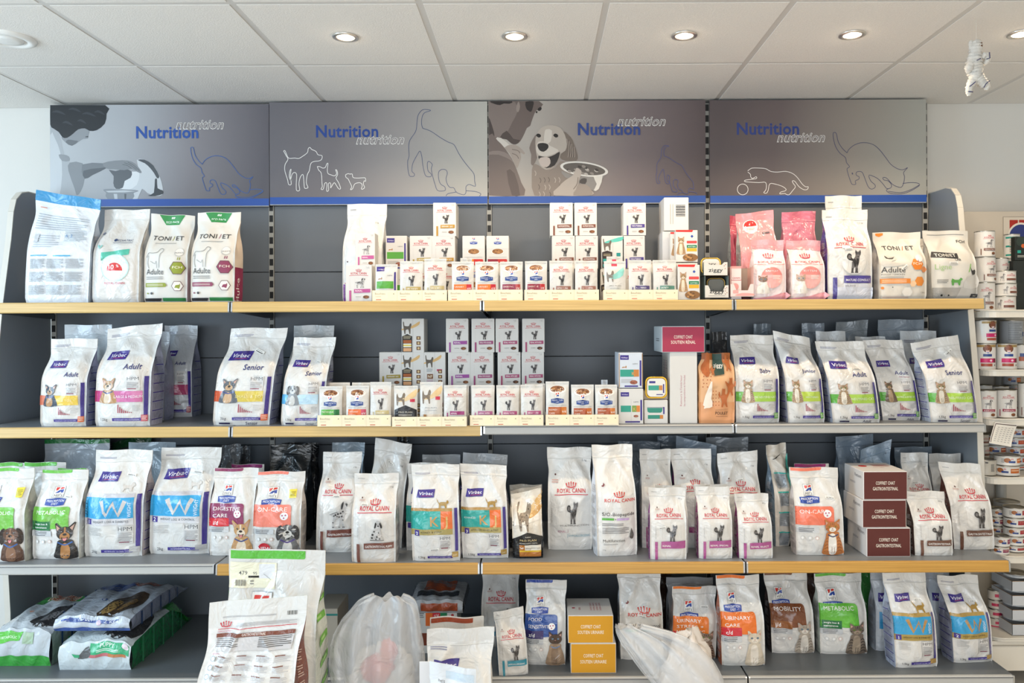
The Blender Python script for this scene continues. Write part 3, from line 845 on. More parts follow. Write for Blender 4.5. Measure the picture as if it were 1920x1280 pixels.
            gp = gprint or (g_vb if design in (d_vb, d_w, d_kj) else g_plain)
            gp(cg); cg.flush(g)
        g.build('side_gusset', r)
    # heat-sealed top strip with zip line
    vt = np.linspace(vs, 1, 5); U, V = np.meshgrid(us, vt); g = MB(); sm_ = mat(seal or base, kind)
    Q0 = np.stack(pos(U.ravel(), V.ravel(), 0), 1).reshape(5, nu, 3); Q1 = np.stack(pos(U.ravel(), V.ravel(), 1), 1).reshape(5, nu, 3)
    Q1[:, :, 0] = Q0[:, :, 0]; Q1[:, :, 2] = Q0[:, :, 2]
    g.grid(Q0, sm_); g.grid(Q1[:, ::-1], sm_); ring = np.stack([Q0[-1], Q1[-1]]); g.grid(ring, sm_)
    for k in (0, -1): g.grid(np.stack([Q0[:, k], Q1[:, k]], 1), sm_)
    cs = Canvas(W, H, F, kind, L=.010, base=.0010, step=.00007); cs.p = seal_p
    cs.flush(g); g.build('top_seal', r)
    if zip_:
        for vz in (.885,):
            g = MB(); s_ = np.linspace(-.985, .985, 15)
            x, y, z = pos(s_, np.full(15, vz), 0)
            g.tube([(a, b-.0004, c_) for a, b, c_ in zip(x, y, z)], .0016, bm_, 5); g.build('zip_closure', r)
    if sticker:
        cs = Canvas(W, H, F, 'label', L=.010, base=.0042, step=.00008)
        for (u, v, w, h, rt) in (sticker if isinstance(sticker, list) else [sticker]):
            C, S = math.cos(rt), math.sin(rt)
            P = lambda a, b: (u + (a*C-b*S)*w, v + (a*S+b*C)*w*asp)
            hh = h/w
            cs.poly([P(0, 0), P(1, 0), P(1, hh), P(0, hh)], '#f2f0ea')
            cs.line([P(.1, hh*.25), P(.9, hh*.25)], h*.22, '#4a4a4c'); cs.line([P(.1, hh*.65), P(.8, hh*.65)], h*.08, '#8a8a8c')
        g = MB(); cs.flush(g); g.build('price_sticker', r)
    return r

def carton(x0, x1, yt, yf, zb, design, label, D=.07, yaw=0, base='#dbd9d5', cat='carton', group=None, name='food_carton', yb=None, leftd=None, topd=None, flap=True, **kw):
    xa, _ = at(x0, yt, yf); xb, _ = at(x1, yt, yf); W = xb-xa
    H = at((x0+x1)/2, yt, yf)[1] - zb if yb is None else at((x0+x1)/2, yt, yf)[1] - at((x0+x1)/2, yb, yf)[1]
    r = empty(name, ((xa+xb)/2, yf + D/2, zb+.0003), yaw); tag(r, label, cat, group)
    if name == 'gift_box': FOOT.setdefault([k for k in ZS if ZS[k] <= zb+.01][0], []).append((xa, xb, yf, yf+D))
    mb = MB(); m = mat(base, 'card')
    mb.box(-W/2, W/2, -D/2, D/2, 0, H-.0012, m, .0012)
    c = Canvas(W, H, lambda u, v, off: np.stack([(u-.5)*W, np.full_like(u, -D/2)-off, v*H], 1), 'card', L=0, base=.0004, step=.00004)
    if design: design(c, **kw)
    c.flush(mb)
    if leftd:
        c = Canvas(D, H, lambda u, v, off: np.stack([np.full_like(u, -W/2)-off, (.5-u)*D, v*H], 1), 'card', L=0, base=.0004, step=.00004)
        leftd(c); c.flush(mb)
    if topd:
        c = Canvas(W, D, lambda u, v, off: np.stack([(u-.5)*W, (v-.5)*D, np.full_like(u, H-.0012)+off], 1), 'card', L=0, base=.0016, step=.00004)
        topd(c); c.flush(mb)
    mb.build('box_body', r)
    if flap:
        mb = MB(); mb.box(-W/2+.0015, W/2-.0015, -D/2+.0012, D/2-.002, H-.0012, H, m); mb.build('top_flap', r)
    return r

def pouch(x0, x1, yt, yf, row, design, label, T=.022, bk=.10, yaw=0, base='#d8d6d1', group='food pouches standing in the display trays', zb=None, tl=0, **kw):
    xa, _ = at(x0, yt, yf); xb, _ = at(x1, yt, yf); W = xb-xa
    zb = (ZS[row] if zb is None else zb) + .004
    H = (at((x0+x1)/2, yt, yf + .012)[1] - zb)
    rg = random.Random(int(x0*3+yt))
    p = [rg.uniform(0, 6.28) for _ in range(4)]
    def F(u, v, off, face=0):
        s = 2*u-1
        prof = sm(v/.16)*.75 + .25*sm((v)/.5); prof = prof*(1-sm((v-.72)/.20))
        y = T/2*(1-np.abs(s)**3.0).clip(0)*prof + .0004
        dd = (.0012*np.sin(5*s+p[0]+6*v) + .0009*np.sin(11*v+p[1]-7*s))*(1-np.abs(s)**4)*sm(v/.1)
        y = -(y+off) - dd if face == 0 else y - dd
        hw = W/2*(1-.03*np.sin(PI*v.clip(0, 1)))
        return np.stack([s*hw + tl*v*W, y + .0012*np.sin(4*s+p[2])*v, v*H], 1)
    r = empty('food_pouch', ((xa+xb)/2, yf + T/2, zb)); tag(r, label, 'food pouch', group)
    r.rotation_euler = (-math.atan(bk)*.6, 0, yaw)
    mb = MB(); nu, nv = 13, 20
    U, V = np.meshgrid(np.linspace(0, 1, nu), np.linspace(0, 1, nv)); m = mat(base, 'pouchfilm')
    mb.grid(F(U.ravel(), V.ravel(), 0).reshape(nv, nu, 3), m); mb.grid(F(1-U.ravel(), V.ravel(), 0, 1)[:, :].reshape(nv, nu, 3), m)
    c = Canvas(W, H, F, 'pouchfilm', L=.010, base=.0005, step=.00005)
    if design: design(c, **kw)
    c.flush(mb); mb.build('pouch_body', r)
    mb = MB()
    for vv_ in (.94, .965):
        P = F(np.linspace(.03, .97, 7), np.full(7, vv_), .0006); mb.tube([tuple(q) for q in P], .0005, m, 4)
    mb.build('seal_ribs', r)
    return r

def can(x, w, yt, yf, zb, design, label, group, turn=0.0, base='#e6e3dd', h=None, yb=None, top=True, **kw):
    xc, zt = at(x, yt, yf); R = w/2/FPX*yf
    H = (zt - zb) if h is None else h
    yc = yf + R
    r = empty('food_can', (xc, yc, zb+.0003)); tag(r, label, 'can', group)
    m = mat('#bdbab2', 'metal')
    mb = MB(); mb.lathe([(R*.93, .0), (R, .002), (R*.985, .004), (R*.975, .005), (R*.975, H-.005), (R*.985, H-.004)], mat(base, 'label'), 32)
    th = math.radians(150)
    c = Canvas(2*R*math.sin(th/2)*1.25, H-.011, lambda u, v, off: np.stack([(R*.976+off)*np.sin((u-.5)*th+turn), -(R*.976+off)*np.cos((u-.5)*th+turn), .0055+v*(H-.011)], 1), 'label', L=.008, base=.0004, step=.00004)
    if design: design(c, **kw)
    c.flush(mb); mb.build('label_wrap', r)
    mb = MB(); mb.lathe([(R*.985, H-.004), (R*1.005, H-.002), (R*.99, H), (R*.93, H-.0005), (R*.915, H-.004), (R*.70, H-.004), (R*.66, H-.0032), (R*.0005, H-.0032)], m, 32); mb.build('lid', r)
    return r

# ------------------------------------------------------------------ small drawings
def crown(c, u, v, w, col='#c8102e'):
    a = c.asp
    for k in range(5):
        x = (k-2)/2; uu = u + x*w*.44; d = 1-abs(x)*.25
        for j in range(3):
            c.ell(uu + x*j*w*.03, v + (.16+j*.15)*w*a*d, w*(.055+.008*j), col, n=7)
    c.line([(u-.40*w, v+.06*w*a), (u, v-.01*w*a), (u+.40*w, v+.06*w*a)], w*.09, col, False, 3)
def brand_rc(c, u, v, w, col='#c8102e', cr=.42):
    """crown, lettering and underline; v is the lettering baseline"""
    a = c.asp; h = w*.135
    c.text('ROYAL CANIN', u, v, h, col, w=w, bold=.8, arc=-.12)
    c.line([(u-w*.58, v-h*.60*a), (u, v-h*.42*a), (u+w*.58, v-h*.60*a)], w*.022, col, False, 3)
    crown(c, u, v + h*1.25*a, w*cr*.8, col)
def tabby(c, u, v, w, h, dark='#2c2a2b', mid='#6d6968'):
    """standing long-haired cat, tail curled up on the left; v = feet line"""
    P = lambda pts: [(u + (x-.5)*w, v + y*h) for x, y in pts]
    c.poly(P([(.34,.04),(.44,.02),(.46,.20),(.52,.22),(.54,.02),(.68,.02),(.66,.25),(.74,.45),(.78,.62),(.80,.72),(.86,.80),(.86,.90),(.84,1.0),(.76,.93),(.66,.93),(.58,1.0),(.55,.88),(.56,.76),(.50,.66),(.38,.58),(.33,.46),(.34,.30)]), mid, 2)
    c.poly(P([(.40,.50),(.30,.52),(.16,.56),(.08,.68),(.14,.82),(.26,.84),(.34,.76),(.33,.66),(.40,.60)]), dark, 2)
    for q in ([(.14,.62),(.26,.62),(.30,.74),(.18,.78)], ):
        c.poly(P(q), mid, 2)
    c.poly(P([(.46,.60),(.56,.56),(.60,.40),(.54,.26),(.46,.30),(.40,.48)]), dark, 2)
    c.poly(P([(.62,.62),(.74,.60),(.72,.42),(.66,.30),(.60,.42)]), dark, 2)
    c.poly(P([(.57,.98),(.63,.90),(.57,.84)]), dark); c.poly(P([(.85,.98),(.79,.90),(.85,.84)]), dark)
    for x, y in ((.64, .82), (.77, .82)): c.ell(*P([(x, y)])[0], w*.035, dark, n=6)
    c.line(P([(.66,.72),(.71,.70),(.76,.72)]), w*.03, dark)
    c.line(P([(.60,.88),(.70,.86),(.82,.88)]), w*.025, dark)
    for x in (.37, .60): c.line(P([(x,.06),(x+.02,.20)]), w*.05, dark)
    c.line(P([(.32,.02),(.46,.02)]), w*.05, dark); c.line(P([(.52,.02),(.70,.02)]), w*.05, dark)
def hound(c, u, v, w, h, dark='#2f2d2e', mid='#b9b6b4'):
    P = lambda pts: [(u + (x-.5)*w, v + y*h) for x, y in pts]
    c.poly(P([(.06,.50),(.10,.48),(.22,.56),(.30,.58),(.46,.62),(.56,.70),(.60,.82),(.66,.96),(.76,1.0),(.86,.94),(.88,.82),(.82,.74),(.80,.60),(.78,.44),(.74,.30),(.76,.08),(.80,.03),(.70,.03),(.68,.22),(.64,.34),(.58,.04),(.50,.03),(.54,.12),(.54,.34),(.40,.36),(.30,.26),(.26,.10),(.30,.03),(.20,.03),(.20,.22),(.24,.40)]), mid, 2)
    c.poly(P([(.64,.94),(.72,.99),(.70,.80),(.64,.68),(.60,.80)]), dark, 2)
    c.poly(P([(.80,.92),(.90,.90),(.89,.80),(.84,.82)]), dark, 2)
    for x, y, r in ((.36,.50,.05),(.48,.54,.05),(.60,.56,.045),(.66,.44,.05),(.28,.46,.04),(.54,.42,.04),(.72,.30,.03),(.23,.20,.03),(.70,.62,.04),(.44,.44,.03)):
        c.ell(*P([(x, y)])[0], w*r, dark, n=7)
    c.line(P([(.20,.02),(.30,.02)]), w*.03, dark); c.line(P([(.50,.02),(.60,.02)]), w*.03, dark); c.line(P([(.68,.02),(.82,.02)]), w*.03, dark)
    c.line(P([(.06,.50),(.22,.56),(.46,.62)]), w*.02, dark)
def spaniel(c, u, v, w, h, dark='#2f2d2e', mid='#c4c1be'):
    P = lambda pts: [(u + (x-.5)*w, v + y*h) for x, y in pts]
    c.poly(P([(.10,.03),(.86,.03),(.80,.12),(.74,.40),(.70,.62),(.74,.80),(.70,.95),(.56,1.0),(.44,.95),(.40,.80),(.34,.60),(.22,.42),(.12,.22)]), mid, 2)
    c.poly(P([(.42,.92),(.36,.78),(.34,.62),(.44,.66),(.48,.84)]), dark, 2); c.poly(P([(.70,.92),(.80,.76),(.80,.62),(.70,.66),(.66,.84)]), dark, 2)
    for x, y, r in ((.24,.30,.07),(.34,.46,.05),(.20,.14,.06),(.60,.40,.04),(.50,.20,.05),(.44,.08,.04),(.66,.10,.04)): c.ell(*P([(x, y)])[0], w*r, dark, n=7)
    c.ell(*P([(.58,.74)])[0], w*.05, dark, n=7)
    for x in (.52,.64): c.ell(*P([(x,.84)])[0], w*.025, dark, n=6)
    c.line(P([(.08,.02),(.90,.02)]), w*.03, dark)
def cat_portrait(c, u, v, w, h, coat='#8d8175', dark='#453b34', pale='#d9d2c8', eye='#b9a25a', pose='sit', nose='#b77f73', collar=None, stripes=True, mask=None):
    """sitting cat photographed from the front; v = bottom"""
    P = lambda pts: [(u + (x-.5)*w, v + y*h) for x, y in pts]
    c.poly(P([(.08,0),(.94,0),(.98,.12),(.90,.34),(.80,.50),(.76,.62),(.26,.62),(.18,.46),(.06,.22)]), coat, 3)
    c.poly(P([(.34,.02),(.62,.02),(.66,.30),(.60,.56),(.36,.56),(.30,.30)]), pale, 3)
    if stripes:
        for k in range(5):
            y = .08+.09*k
            c.line(P([(.08+.03*k,y),(.20+.01*k,y+.03),(.30,y+.01)]), w*.022, dark, False, 2); c.line(P([(.92-.02*k,y),(.80-.01*k,y+.04),(.68,y+.01)]), w*.026, dark, False, 2)
    c.line(P([(.45,.03),(.45,.22)]), w*.015, dark); c.line(P([(.55,.03),(.55,.20)]), w*.015, dark)
    if collar: c.line(P([(.28,.56),(.50,.50),(.74,.56)]), w*.05, collar, False, 3)
    hy = .76
    c.poly(P([(.20,.70),(.16,.98),(.24,.97),(.40,.88),(.60,.88),(.76,.97),(.84,.99),(.80,.70)]), mask or coat, 0)
    c.poly(P([(.20,.80),(.20,.92),(.32,.88)]), '#c79d90'); c.poly(P([(.80,.80),(.80,.92),(.68,.88)]), '#c79d90')
    c.ell(*P([(.50, hy)])[0], w*.33, mask or coat, ry=h/c.asp*.145, n=20)
    c.ell(*P([(.50, hy-.065)])[0], w*.16, pale if not mask else mask, ry=h/c.asp*.062, n=14)
    if stripes:
        for x in (.42, .5, .58): c.line(P([(x,.88),(x*.9+.05,.81)]), w*.022, dark)
        for s_ in (-1, 1): c.line(P([(.5+s_*.22,.74),(.5+s_*.31,.72)]), w*.02, dark)
    for s_ in (-1, 1):
        q = P([(.5+s_*.14, hy+.012)])[0]
        c.ell(*q, w*.068, dark, ry=w*.05, n=10); c.ell(*q, w*.050, eye, ry=w*.040, n=10); c.ell(*q, w*.018, '#141212', ry=w*.036, n=8)
    c.poly(P([(.46,.735),(.54,.735),(.50,.705)]), nose)
    c.line(P([(.42,.68),(.47,.67),(.50,.70),(.53,.67),(.58,.68)]), w*.014, dark)
def dog_portrait(c, u, v, w, h, coat='#b08a5e', dark='#2b2523', pale='#e0cfb4', ears='up', tongue=True, collar='#3d4a86', shaggy=False):
    P = lambda pts: [(u + (x-.5)*w, v + y*h) for x, y in pts]
    c.poly(P([(.08,0),(.96,0),(.98,.20),(.88,.38),(.76,.52),(.28,.52),(.16,.38),(.06,.18)]), coat, 3)
    c.poly(P([(.30,.02),(.66,.02),(.70,.30),(.50,.44),(.32,.30)]), pale, 3)
    if collar: c.line(P([(.22,.46),(.50,.38),(.80,.46)]), w*.06, collar, False, 3)
    if ears == 'up':
        c.poly(P([(.22,.70),(.10,.96),(.16,.99),(.40,.84)]), coat); c.poly(P([(.78,.70),(.92,.98),(.86,1.0),(.60,.84)]), coat)
        c.poly(P([(.22,.76),(.15,.93),(.32,.84)]), '#c9a08f'); c.poly(P([(.78,.76),(.87,.95),(.68,.84)]), '#c9a08f')
    else:
        c.poly(P([(.26,.86),(.08,.80),(.04,.56),(.12,.44),(.24,.54)]), dark, 3); c.poly(P([(.74,.86),(.92,.80),(.97,.56),(.90,.44),(.76,.54)]), dark, 3)
    c.ell(*P([(.50,.70)])[0], w*.31, coat, ry=h/c.asp*.18, n=20)
    if shaggy:
        for k in range(18):
            a = k*2*PI/18; c.line(P([(.5+.2*math.cos(a),.70+.12*math.sin(a)),(.5+.36*math.cos(a),.68+.21*math.sin(a))]), w*.05, (coat, pale, dark)[k % 3])
    c.ell(*P([(.50,.62)])[0], w*.19, pale, ry=h/c.asp*.11, n=16)
    c.line(P([(.5,.86),(.5,.72)]), w*.07, pale)
    for s_ in (-1, 1):
        q = P([(.5+s_*.14,.745)])[0]; c.ell(*q, w*.042, '#171313', n=9); c.ell(q[0]+w*.012, q[1]+w*.012*c.asp, w*.012, '#e8e8e8', n=6)
    c.ell(*P([(.50,.67)])[0], w*.075, '#1b1716', ry=w*.055, n=10)
    if tongue:
        c.poly(P([(.36,.60),(.50,.57),(.64,.60),(.58,.52),(.50,.49),(.42,.52)]), '#3a2020', 2); c.poly(P([(.42,.57),(.50,.56),(.58,.57),(.55,.51),(.50,.49),(.45,.51)]), '#d98484', 2)
    else: c.line(P([(.40,.59),(.50,.61),(.60,.59)]), w*.02, dark)
def kibble(c, u, v, w, h, cols=('#7a4a2a', '#a46a3a', '#5b3420')):
    c.ell(u, v, w*.5, cols[0], ry=h*.5/c.asp, n=14)
    rg = random.Random(int(u*99+v*77))
    for k in range(9):
        a = rg.random()*6.28; q = rg.random()**.5
        c.ell(u+math.cos(a)*q*w*.38, v+math.sin(a)*q*h*.34, w*.09, cols[1+k % 2], ry=w*.06, n=6)
def wheel(c, u, v, r, kit='#c96a8e', ring='#ffffff'):
    c.ell(u, v, r, ring, n=14)
    for a in (0.6, 2.7, 4.6): c.ell(u+r*.45*math.cos(a), v+r*.45*math.sin(a)*c.asp, r*.22, kit, n=7)

# ------------------------------------------------------------------ pack designs
PUR = '#3b2d86'
def d_rc(c, col='#a23a80', txt='RENAL', animal='cat', kg='2 kg', bar=True, dark=None, uo=0.0, stripe=True, off=0.0, bh=.058, twidth=None):
    o = off
    brand_rc(c, .52+uo, .605+o, .68)
    c.text(kg, .86, .835, .035, '#77777a', al='c')
    c.lines(.08, .945, .24, .935, 2, '#8d8d90')
    c.ell(.20, .735, .018, '#5a3030'); c.lines(.14, .72, .28, .70, 2, '#c59a92')
    c.line([(.16, .49), (.16, .28)], .006, '#d2cfcb'); c.line([(.34, .50), (.34, .30)], .004, '#c9c6c2'); c.line([(.84, .50), (.84, .30)], .004, '#c9c6c2')
    c.text('VETERINARY', .175, .30, .035, '#b9b7b5', w=.36, rot=PI/2, al='l')
    f = {'cat': tabby, 'dog': hound, 'pup': spaniel, 'kit': tabby}[animal]
    f(c, .60+uo, .265, .38 if animal != 'dog' else .52, .235+.03*(animal == 'dog'))
    c.poly([(.30, .165), (.96, .170), (.96, .170+bh*1.05), (.30, .165+bh)], col)
    c.text(txt, .33, .165+bh*.25, .052, '#f3f1ee', al='l', bold=.6, w=twidth)
    if bar: c.rect(.13, .005, .205, .225 if bh < .08 else .26, col)
def d_rcbox(c, col='#a23a80', txt='RENAL', animal='cat', uo=0.0, food='#7a4a2a', pouch_=False, two=None):
    brand_rc(c, .50+uo, .745, .62, cr=.40)
    c.line([(.78, .95), (.84, .93), (.90, .95)], .012, '#b4b2b0'); c.ell(.88, .94, .03, '#c9c7c4', n=8); c.line([(.80, .90), (.92, .92)], .008, '#bdbab8')
    c.line([(.16, .64), (.16, .34)], .006, '#c9c6c2'); c.line([(.36, .64), (.36, .40)], .004, '#d2cfcb'); c.line([(.36, .64), (.80, .64)], .004, '#d2cfcb')
    (tabby if animal == 'cat' else hound)(c, .56+uo, .385, .36 if animal == 'cat' else .46, .26)
    c.poly([(.32, .235), (.94, .245), (.94, .345), (.32, .335)], col)
    c.text(txt, .36, .268, .065, '#f3f1ee', al='l', bold=.6, w=.50 if len(txt) > 8 else None)
    c.rect(.14, .01, .21, .30, col)
    c.lines(.38, .14, .60, .11, 2, '#9a9894'); kibble(c, .78, .12, .24, .09, (food, '#a46a3a', '#5b3420'))
def d_rcpouch(c, col='#a23a80', txt='RENAL', food='#7a4a2a'):
    brand_rc(c, .50, .735, .64, cr=.36)
    tabby(c, .54, .36, .34, .27); c.line([(.28,.60),(.28,.36)], .004, '#cfccc8')
    c.rect(.28, .245, .92, .335, col); c.text(txt, .32, .265, .062, '#f3f1ee', al='l', bold=.6, w=.48 if len(txt) > 8 else None)
    c.rect(.14, .02, .19, .30, col); c.lines(.36, .17, .56, .13, 2, '#a9a7a4'); kibble(c, .72, .12, .26, .08, (food, '#a46a3a', '#8b5a3a'))
def logo_vb(c, u, v, w, red=True, sk=.0):
    a = c.asp; h = w*.40
    c.poly([(u, v), (u+w*.94, v+sk*a), (u+w, v+(h+sk)*a), (u+w*.06, v+h*a)], PUR)
    c.text('Virbac', u+w*.50, v+h*.32*a+sk*.5*a, h*.40, '#f2f0f6', w=w*.78, bold=.6, sh=.2)
    if red: c.line([(u+w*.26, v+h*.20*a), (u+w*.80, v+(h*.20+sk*.5)*a)], w*.02, '#b0235a')
def d_vb(c, big='Adult', sub=None, stops=(('#8cc63e', 0, .92),), band='NEUTERED CAT', bt='#e9f3d6', animal='cat', corner='#5aa43c', kg='1,5kg', an={}, foot=None, tu=.68, y0=0.0, tcol='#2e3272'):
    y = y0
    logo_vb(c, .11, .665+y, .40)
    c.lines(.08, .935, .42, .905, 3, '#8a8aa0', rag=True)
    c.text(big, tu, .57+y, .095, tcol, bold=.7, sh=.05)
    if sub: c.text(sub, .72, .535+y, .035, '#b0486a')
    c.rect(.60, .355+y, .84, .505+y, '#d6d4d2'); c.text('HPM', .72, .462+y, .06, '#6b6b6e', w=.22); c.lines(.62, .445+y, .82, .37+y, 6, '#8e8e90'); c.rect(.63, .372+y, .78, .381+y, '#8c3047')
    for col, a, b in stops: c.rect(a, .245+y, b, .355+y, col)
    if animal == 'cat': cat_portrait(c, .26, .235+y, .30, .26, **an)
    elif animal == 'dog': dog_portrait(c, .26, .235+y, .34, .25, **an)
    c.text(band, .64 if animal else .5, .285+y, .050, bt, w=.50 if len(band) > 9 else None)
    for k in range(8): c.rect(.46+.033*k, .135+y, .478+.033*k, .135+y+.085*math.exp(-k*.33), '#a23a50')
    c.lines(.72, .215, .86, .15, 6, '#b9b7b5')
    c.rect(.905, .115, .965, .50+y, PUR)
    c.rect(.36, .055, .86, .085, PUR); c.text('VETERINARY HPM NUTRITION', .61, .062, .020, '#d9d6ee', w=.44)
    c.rect(.86, .05, .965, .115, corner); c.lines(.87, .11, .955, .06, 4, '#f0ece0', .3)
    c.text(kg, .20, .058, .050, '#3b3b44', bold=.4)
    if foot: c.text(foot, .70, .006, .055, '#2e2c50', bold=.6, sh=.1); c.rect(.12, .012, .32, .03, '#2e2c50')
def d_w(c, num='1', line='WEIGHT LOSS & DIABETES', gold=False, uo=0.0):
    logo_vb(c, .12, .71, .40)
    c.lines(.08, .935, .40, .915, 2, '#8a8aa0')
    bl, g = ('#2b9bcf', '#a98f45') if gold else ('#2a9fd4', '#b9b7b8')
    v0, v1 = .375, .57
    if gold: c.rect(.0, v1, .86, v1+.035, '#b3934f'); c.rect(0, v0-.065, .86, v0, '#a98f45')
    else: c.rect(0, v1, .86, v1+.035, '#c8c6cc'); c.rect(0, v0-.065, .86, v0, '#d5d3d6')
    c.rect(0, v0, .86, v1, bl)
    c.line([(.30,v1-.03),(.42,v0+.03),(.53,v1-.05),(.62,v0+.03),(.72,v1-.03)], .075, '#b8894a' if gold else '#cfc8c4')
    c.text('WEIGHT', .825, v0+.01, .06, '#e8eef4', w=.26, rot=PI/2, al='l')
    c.rect(.04, v0-.058, .15, v0-.004, PUR); c.text(num, .095, v0-.050, .065, '#fff', bold=.6)
    c.text(line, .19, v0-.040, .038, '#4a3f28' if gold else '#56606c', w=.60, al='l', bold=.3)
    if gold:
        P = lambda q: [(x, y) for x, y in q]
        c.poly(P([(.56,.605),(.60,.607),(.61,.632),(.70,.634),(.72,.607),(.755,.607),(.75,.65),(.80,.668),(.79,.69),(.765,.70),(.75,.682),(.74,.672),(.63,.672),(.585,.66),(.54,.69),(.50,.715),(.52,.68),(.565,.645)]), '#a6843c')
    else:
        c.poly([(.62,.62),(.65,.62),(.66,.645),(.74,.65),(.76,.62),(.79,.62),(.785,.66),(.83,.675),(.81,.69),(.77,.70),(.74,.675),(.64,.675),(.60,.69),(.62,.66)], '#d6cfc8')
    c.rect(.60, .13, .86, .30, '#d3d1cf'); c.text('HPM', .73, .255, .07, '#55565a', w=.24); c.lines(.62, .24, .84, .14, 7, '#8e8e90'); c.rect(.64, .14, .80, .15, '#7a3047')
    c.lines(.08, .29, .34, .21, 5, '#c2c0be')
    c.rect(.90, .085, .965, .60, PUR)
    c.rect(.33, .045, .86, .075, PUR); c.text('VETERINARY GLOBAL CARE', .60, .052, .022, '#d9d6ee', w=.44)
    c.rect(.80, .05, .965, .10, '#b08d4c' if gold else '#b9b8b8'); c.text('1,5kg' if gold else '2kg', .20, .045, .048, '#3b3b44', bold=.4)
def d_kj(c, num='2', line='KIDNEY & JOINT', adv=False):
    logo_vb(c, .10, .665, .40)
    c.lines(.08, .915, .40, .895, 2, '#8a8aa0')
    c.rect(0, .53, .86, .56, '#b08a4a'); c.rect(0, .345, .62, .53, '#23a39a'); c.rect(.62, .345, .86, .53, '#e8702c'); c.rect(0, .285, .86, .345, '#a99a5c')
    c.text('K', .48, .375, .20, '#c79a5c', bold=.8); c.text('J', .75, .375, .20, '#d8b26a', bold=.8)
    if adv: c.text('ADVANCED', .19, .44, .04, '#e6f0ee', w=.26)
    c.rect(.07, .275, .17, .335, PUR); c.text(num, .12, .285, .062, '#fff', bold=.6)
    c.text(line, .20, .305, .036, '#3d3722', w=.44 if not adv else .60, al='l', bold=.3)
    c.poly([(.58,.56),(.62,.562),(.63,.585),(.70,.587),(.72,.562),(.75,.562),(.75,.60),(.79,.61),(.79,.63),(.76,.64),(.74,.622),(.63,.622),(.59,.61),(.56,.635),(.53,.66),(.55,.625),(.585,.60)], '#a6843c')
    c.rect(.58, .13, .82, .27, '#d3d1cf'); c.text('HPM', .70, .232, .065, '#55565a', w=.22); c.lines(.60, .222, .80, .14, 7, '#8e8e90'); c.rect(.62, .14, .76, .15, '#7a3047')
    c.rect(.905, .11, .965, .56, PUR)
    c.rect(.33, .035, .85, .06, PUR); c.text('VETERINARY GLOBAL CARE', .59, .04, .020, '#d9d6ee', w=.44)
    c.rect(.84, .045, .965, .10, '#b3934f'); c.text('CAT', .90, .06, .03, '#f4ecd6'); c.text('1,5kg', .20, .035, .048, '#3b3b44', bold=.4)
def logo_h(c, u, v, w):
    """square emblem with name and banner; v = top"""
    a = c.asp
    c.rect(u-.5*w, v-1.05*w*a, u+.5*w, v, '#8a8d90'); c.rect(u-.47*w, v-1.02*w*a, u+.47*w, v-.03*w*a, '#f6f5f2')
    c.poly([(u-.36*w, v-.10*w*a), (u-.02*w, v-.10*w*a), (u-.20*w, v-.38*w*a), (u-.36*w, v-.40*w*a)], '#d8352c')
    c.poly([(u+.06*w, v-.10*w*a), (u+.36*w, v-.10*w*a), (u+.36*w, v-.25*w*a), (u, v-.30*w*a)], '#d8352c')
    c.poly([(u-.36*w, v-.62*w*a), (u-.06*w, v-.38*w*a), (u+.36*w, v-.30*w*a), (u+.36*w, v-.62*w*a), (u+.12*w, v-.62*w*a), (u+.12*w, v-.48*w*a), (u-.04*w, v-.62*w*a)], '#2f4ea6')
    c.text("Hill's", u, v-.97*w*a, .26*w, '#3c3c40', bold=.3)
    b = v-1.10*w*a
    c.poly([(u-.98*w, b-.08*w*a), (u, b+.02*w*a), (u+.98*w, b-.08*w*a), (u+.94*w, b-.62*w*a), (u, b-.72*w*a), (u-.94*w, b-.62*w*a)], '#28479f')
    c.text('PRESCRIPTION', u, b-.34*w*a, .20*w, '#f2f4fa', w=1.70*w, bold=.5); c.text('DIET', u, b-.60*w*a, .20*w, '#f2f4fa', bold=.5)
def d_h(c, col='#7cc142', lines=('METABOLIC',), code=None, codecol='#d3202e', sub=None, subcol='#12703c', tab=None, an=None, dog=None, new=False, yel=False, wh=False, lx=.30, cs=1.0, ux=0.62, panel=(.36, .60)):
    p0, p1 = panel
    if tab: c.rrect(.02, .962, .66, .998, .04, tab, '0001')
    logo_h(c, lx, .815, .215)
    c.rrect(0, p0, .80, p1, .07, col, '1000')
    n = len(lines)
    for i, t in enumerate(lines): c.text(t, .08, p1-.078*(i+1)-.0, .078*cs, '#f7f3ee', al='l', w=min(.64, .085*cs*len(t)))
    if code: c.rect(0, p0-.02, .46, p0+.075, codecol); c.text(code, .10, p0, .085, '#fff', al='l', bold=.9)
    if sub: c.rect(0, p0-.02, .44, p0+.085, subcol); c.text(sub[0], .08, p0+.045, .038, '#fff', al='l', bold=.7); c.text(sub[1], .08, p0+.005, .038, '#fff', al='l', bold=.7)
    c.rect(.0, p0-.09, .46, p0-.025, '#c9cbcd'); c.lines(.06, p0-.03, .36, p0-.085, 3, '#5e6064')
    for k in range(3): c.ell(.13+.14*k, p0-.15, .038, ('#cfd1d3', '#cfd1d3', '#e0b8ac')[k], n=10); c.ell(.13+.14*k, p0-.15, .028, '#f3f2ef', n=10)
    if wh: wheel(c, .66, p0+.125, .085)
    if an is not None: cat_portrait(c, .75, .012, .48, .42, **an)
    if dog is not None: dog_portrait(c, .74, .012, .50, .42, **dog)
    if new: c.ell(.26, .09, .14, '#cc2233', n=22); c.text('NEW', .26, .072, .085, '#fff', bold=.7)
    if yel: c.rect(.74, .70, .90, .80, '#f1e14a'); c.lines(.76, .78, .88, .72, 4, '#8d8430')
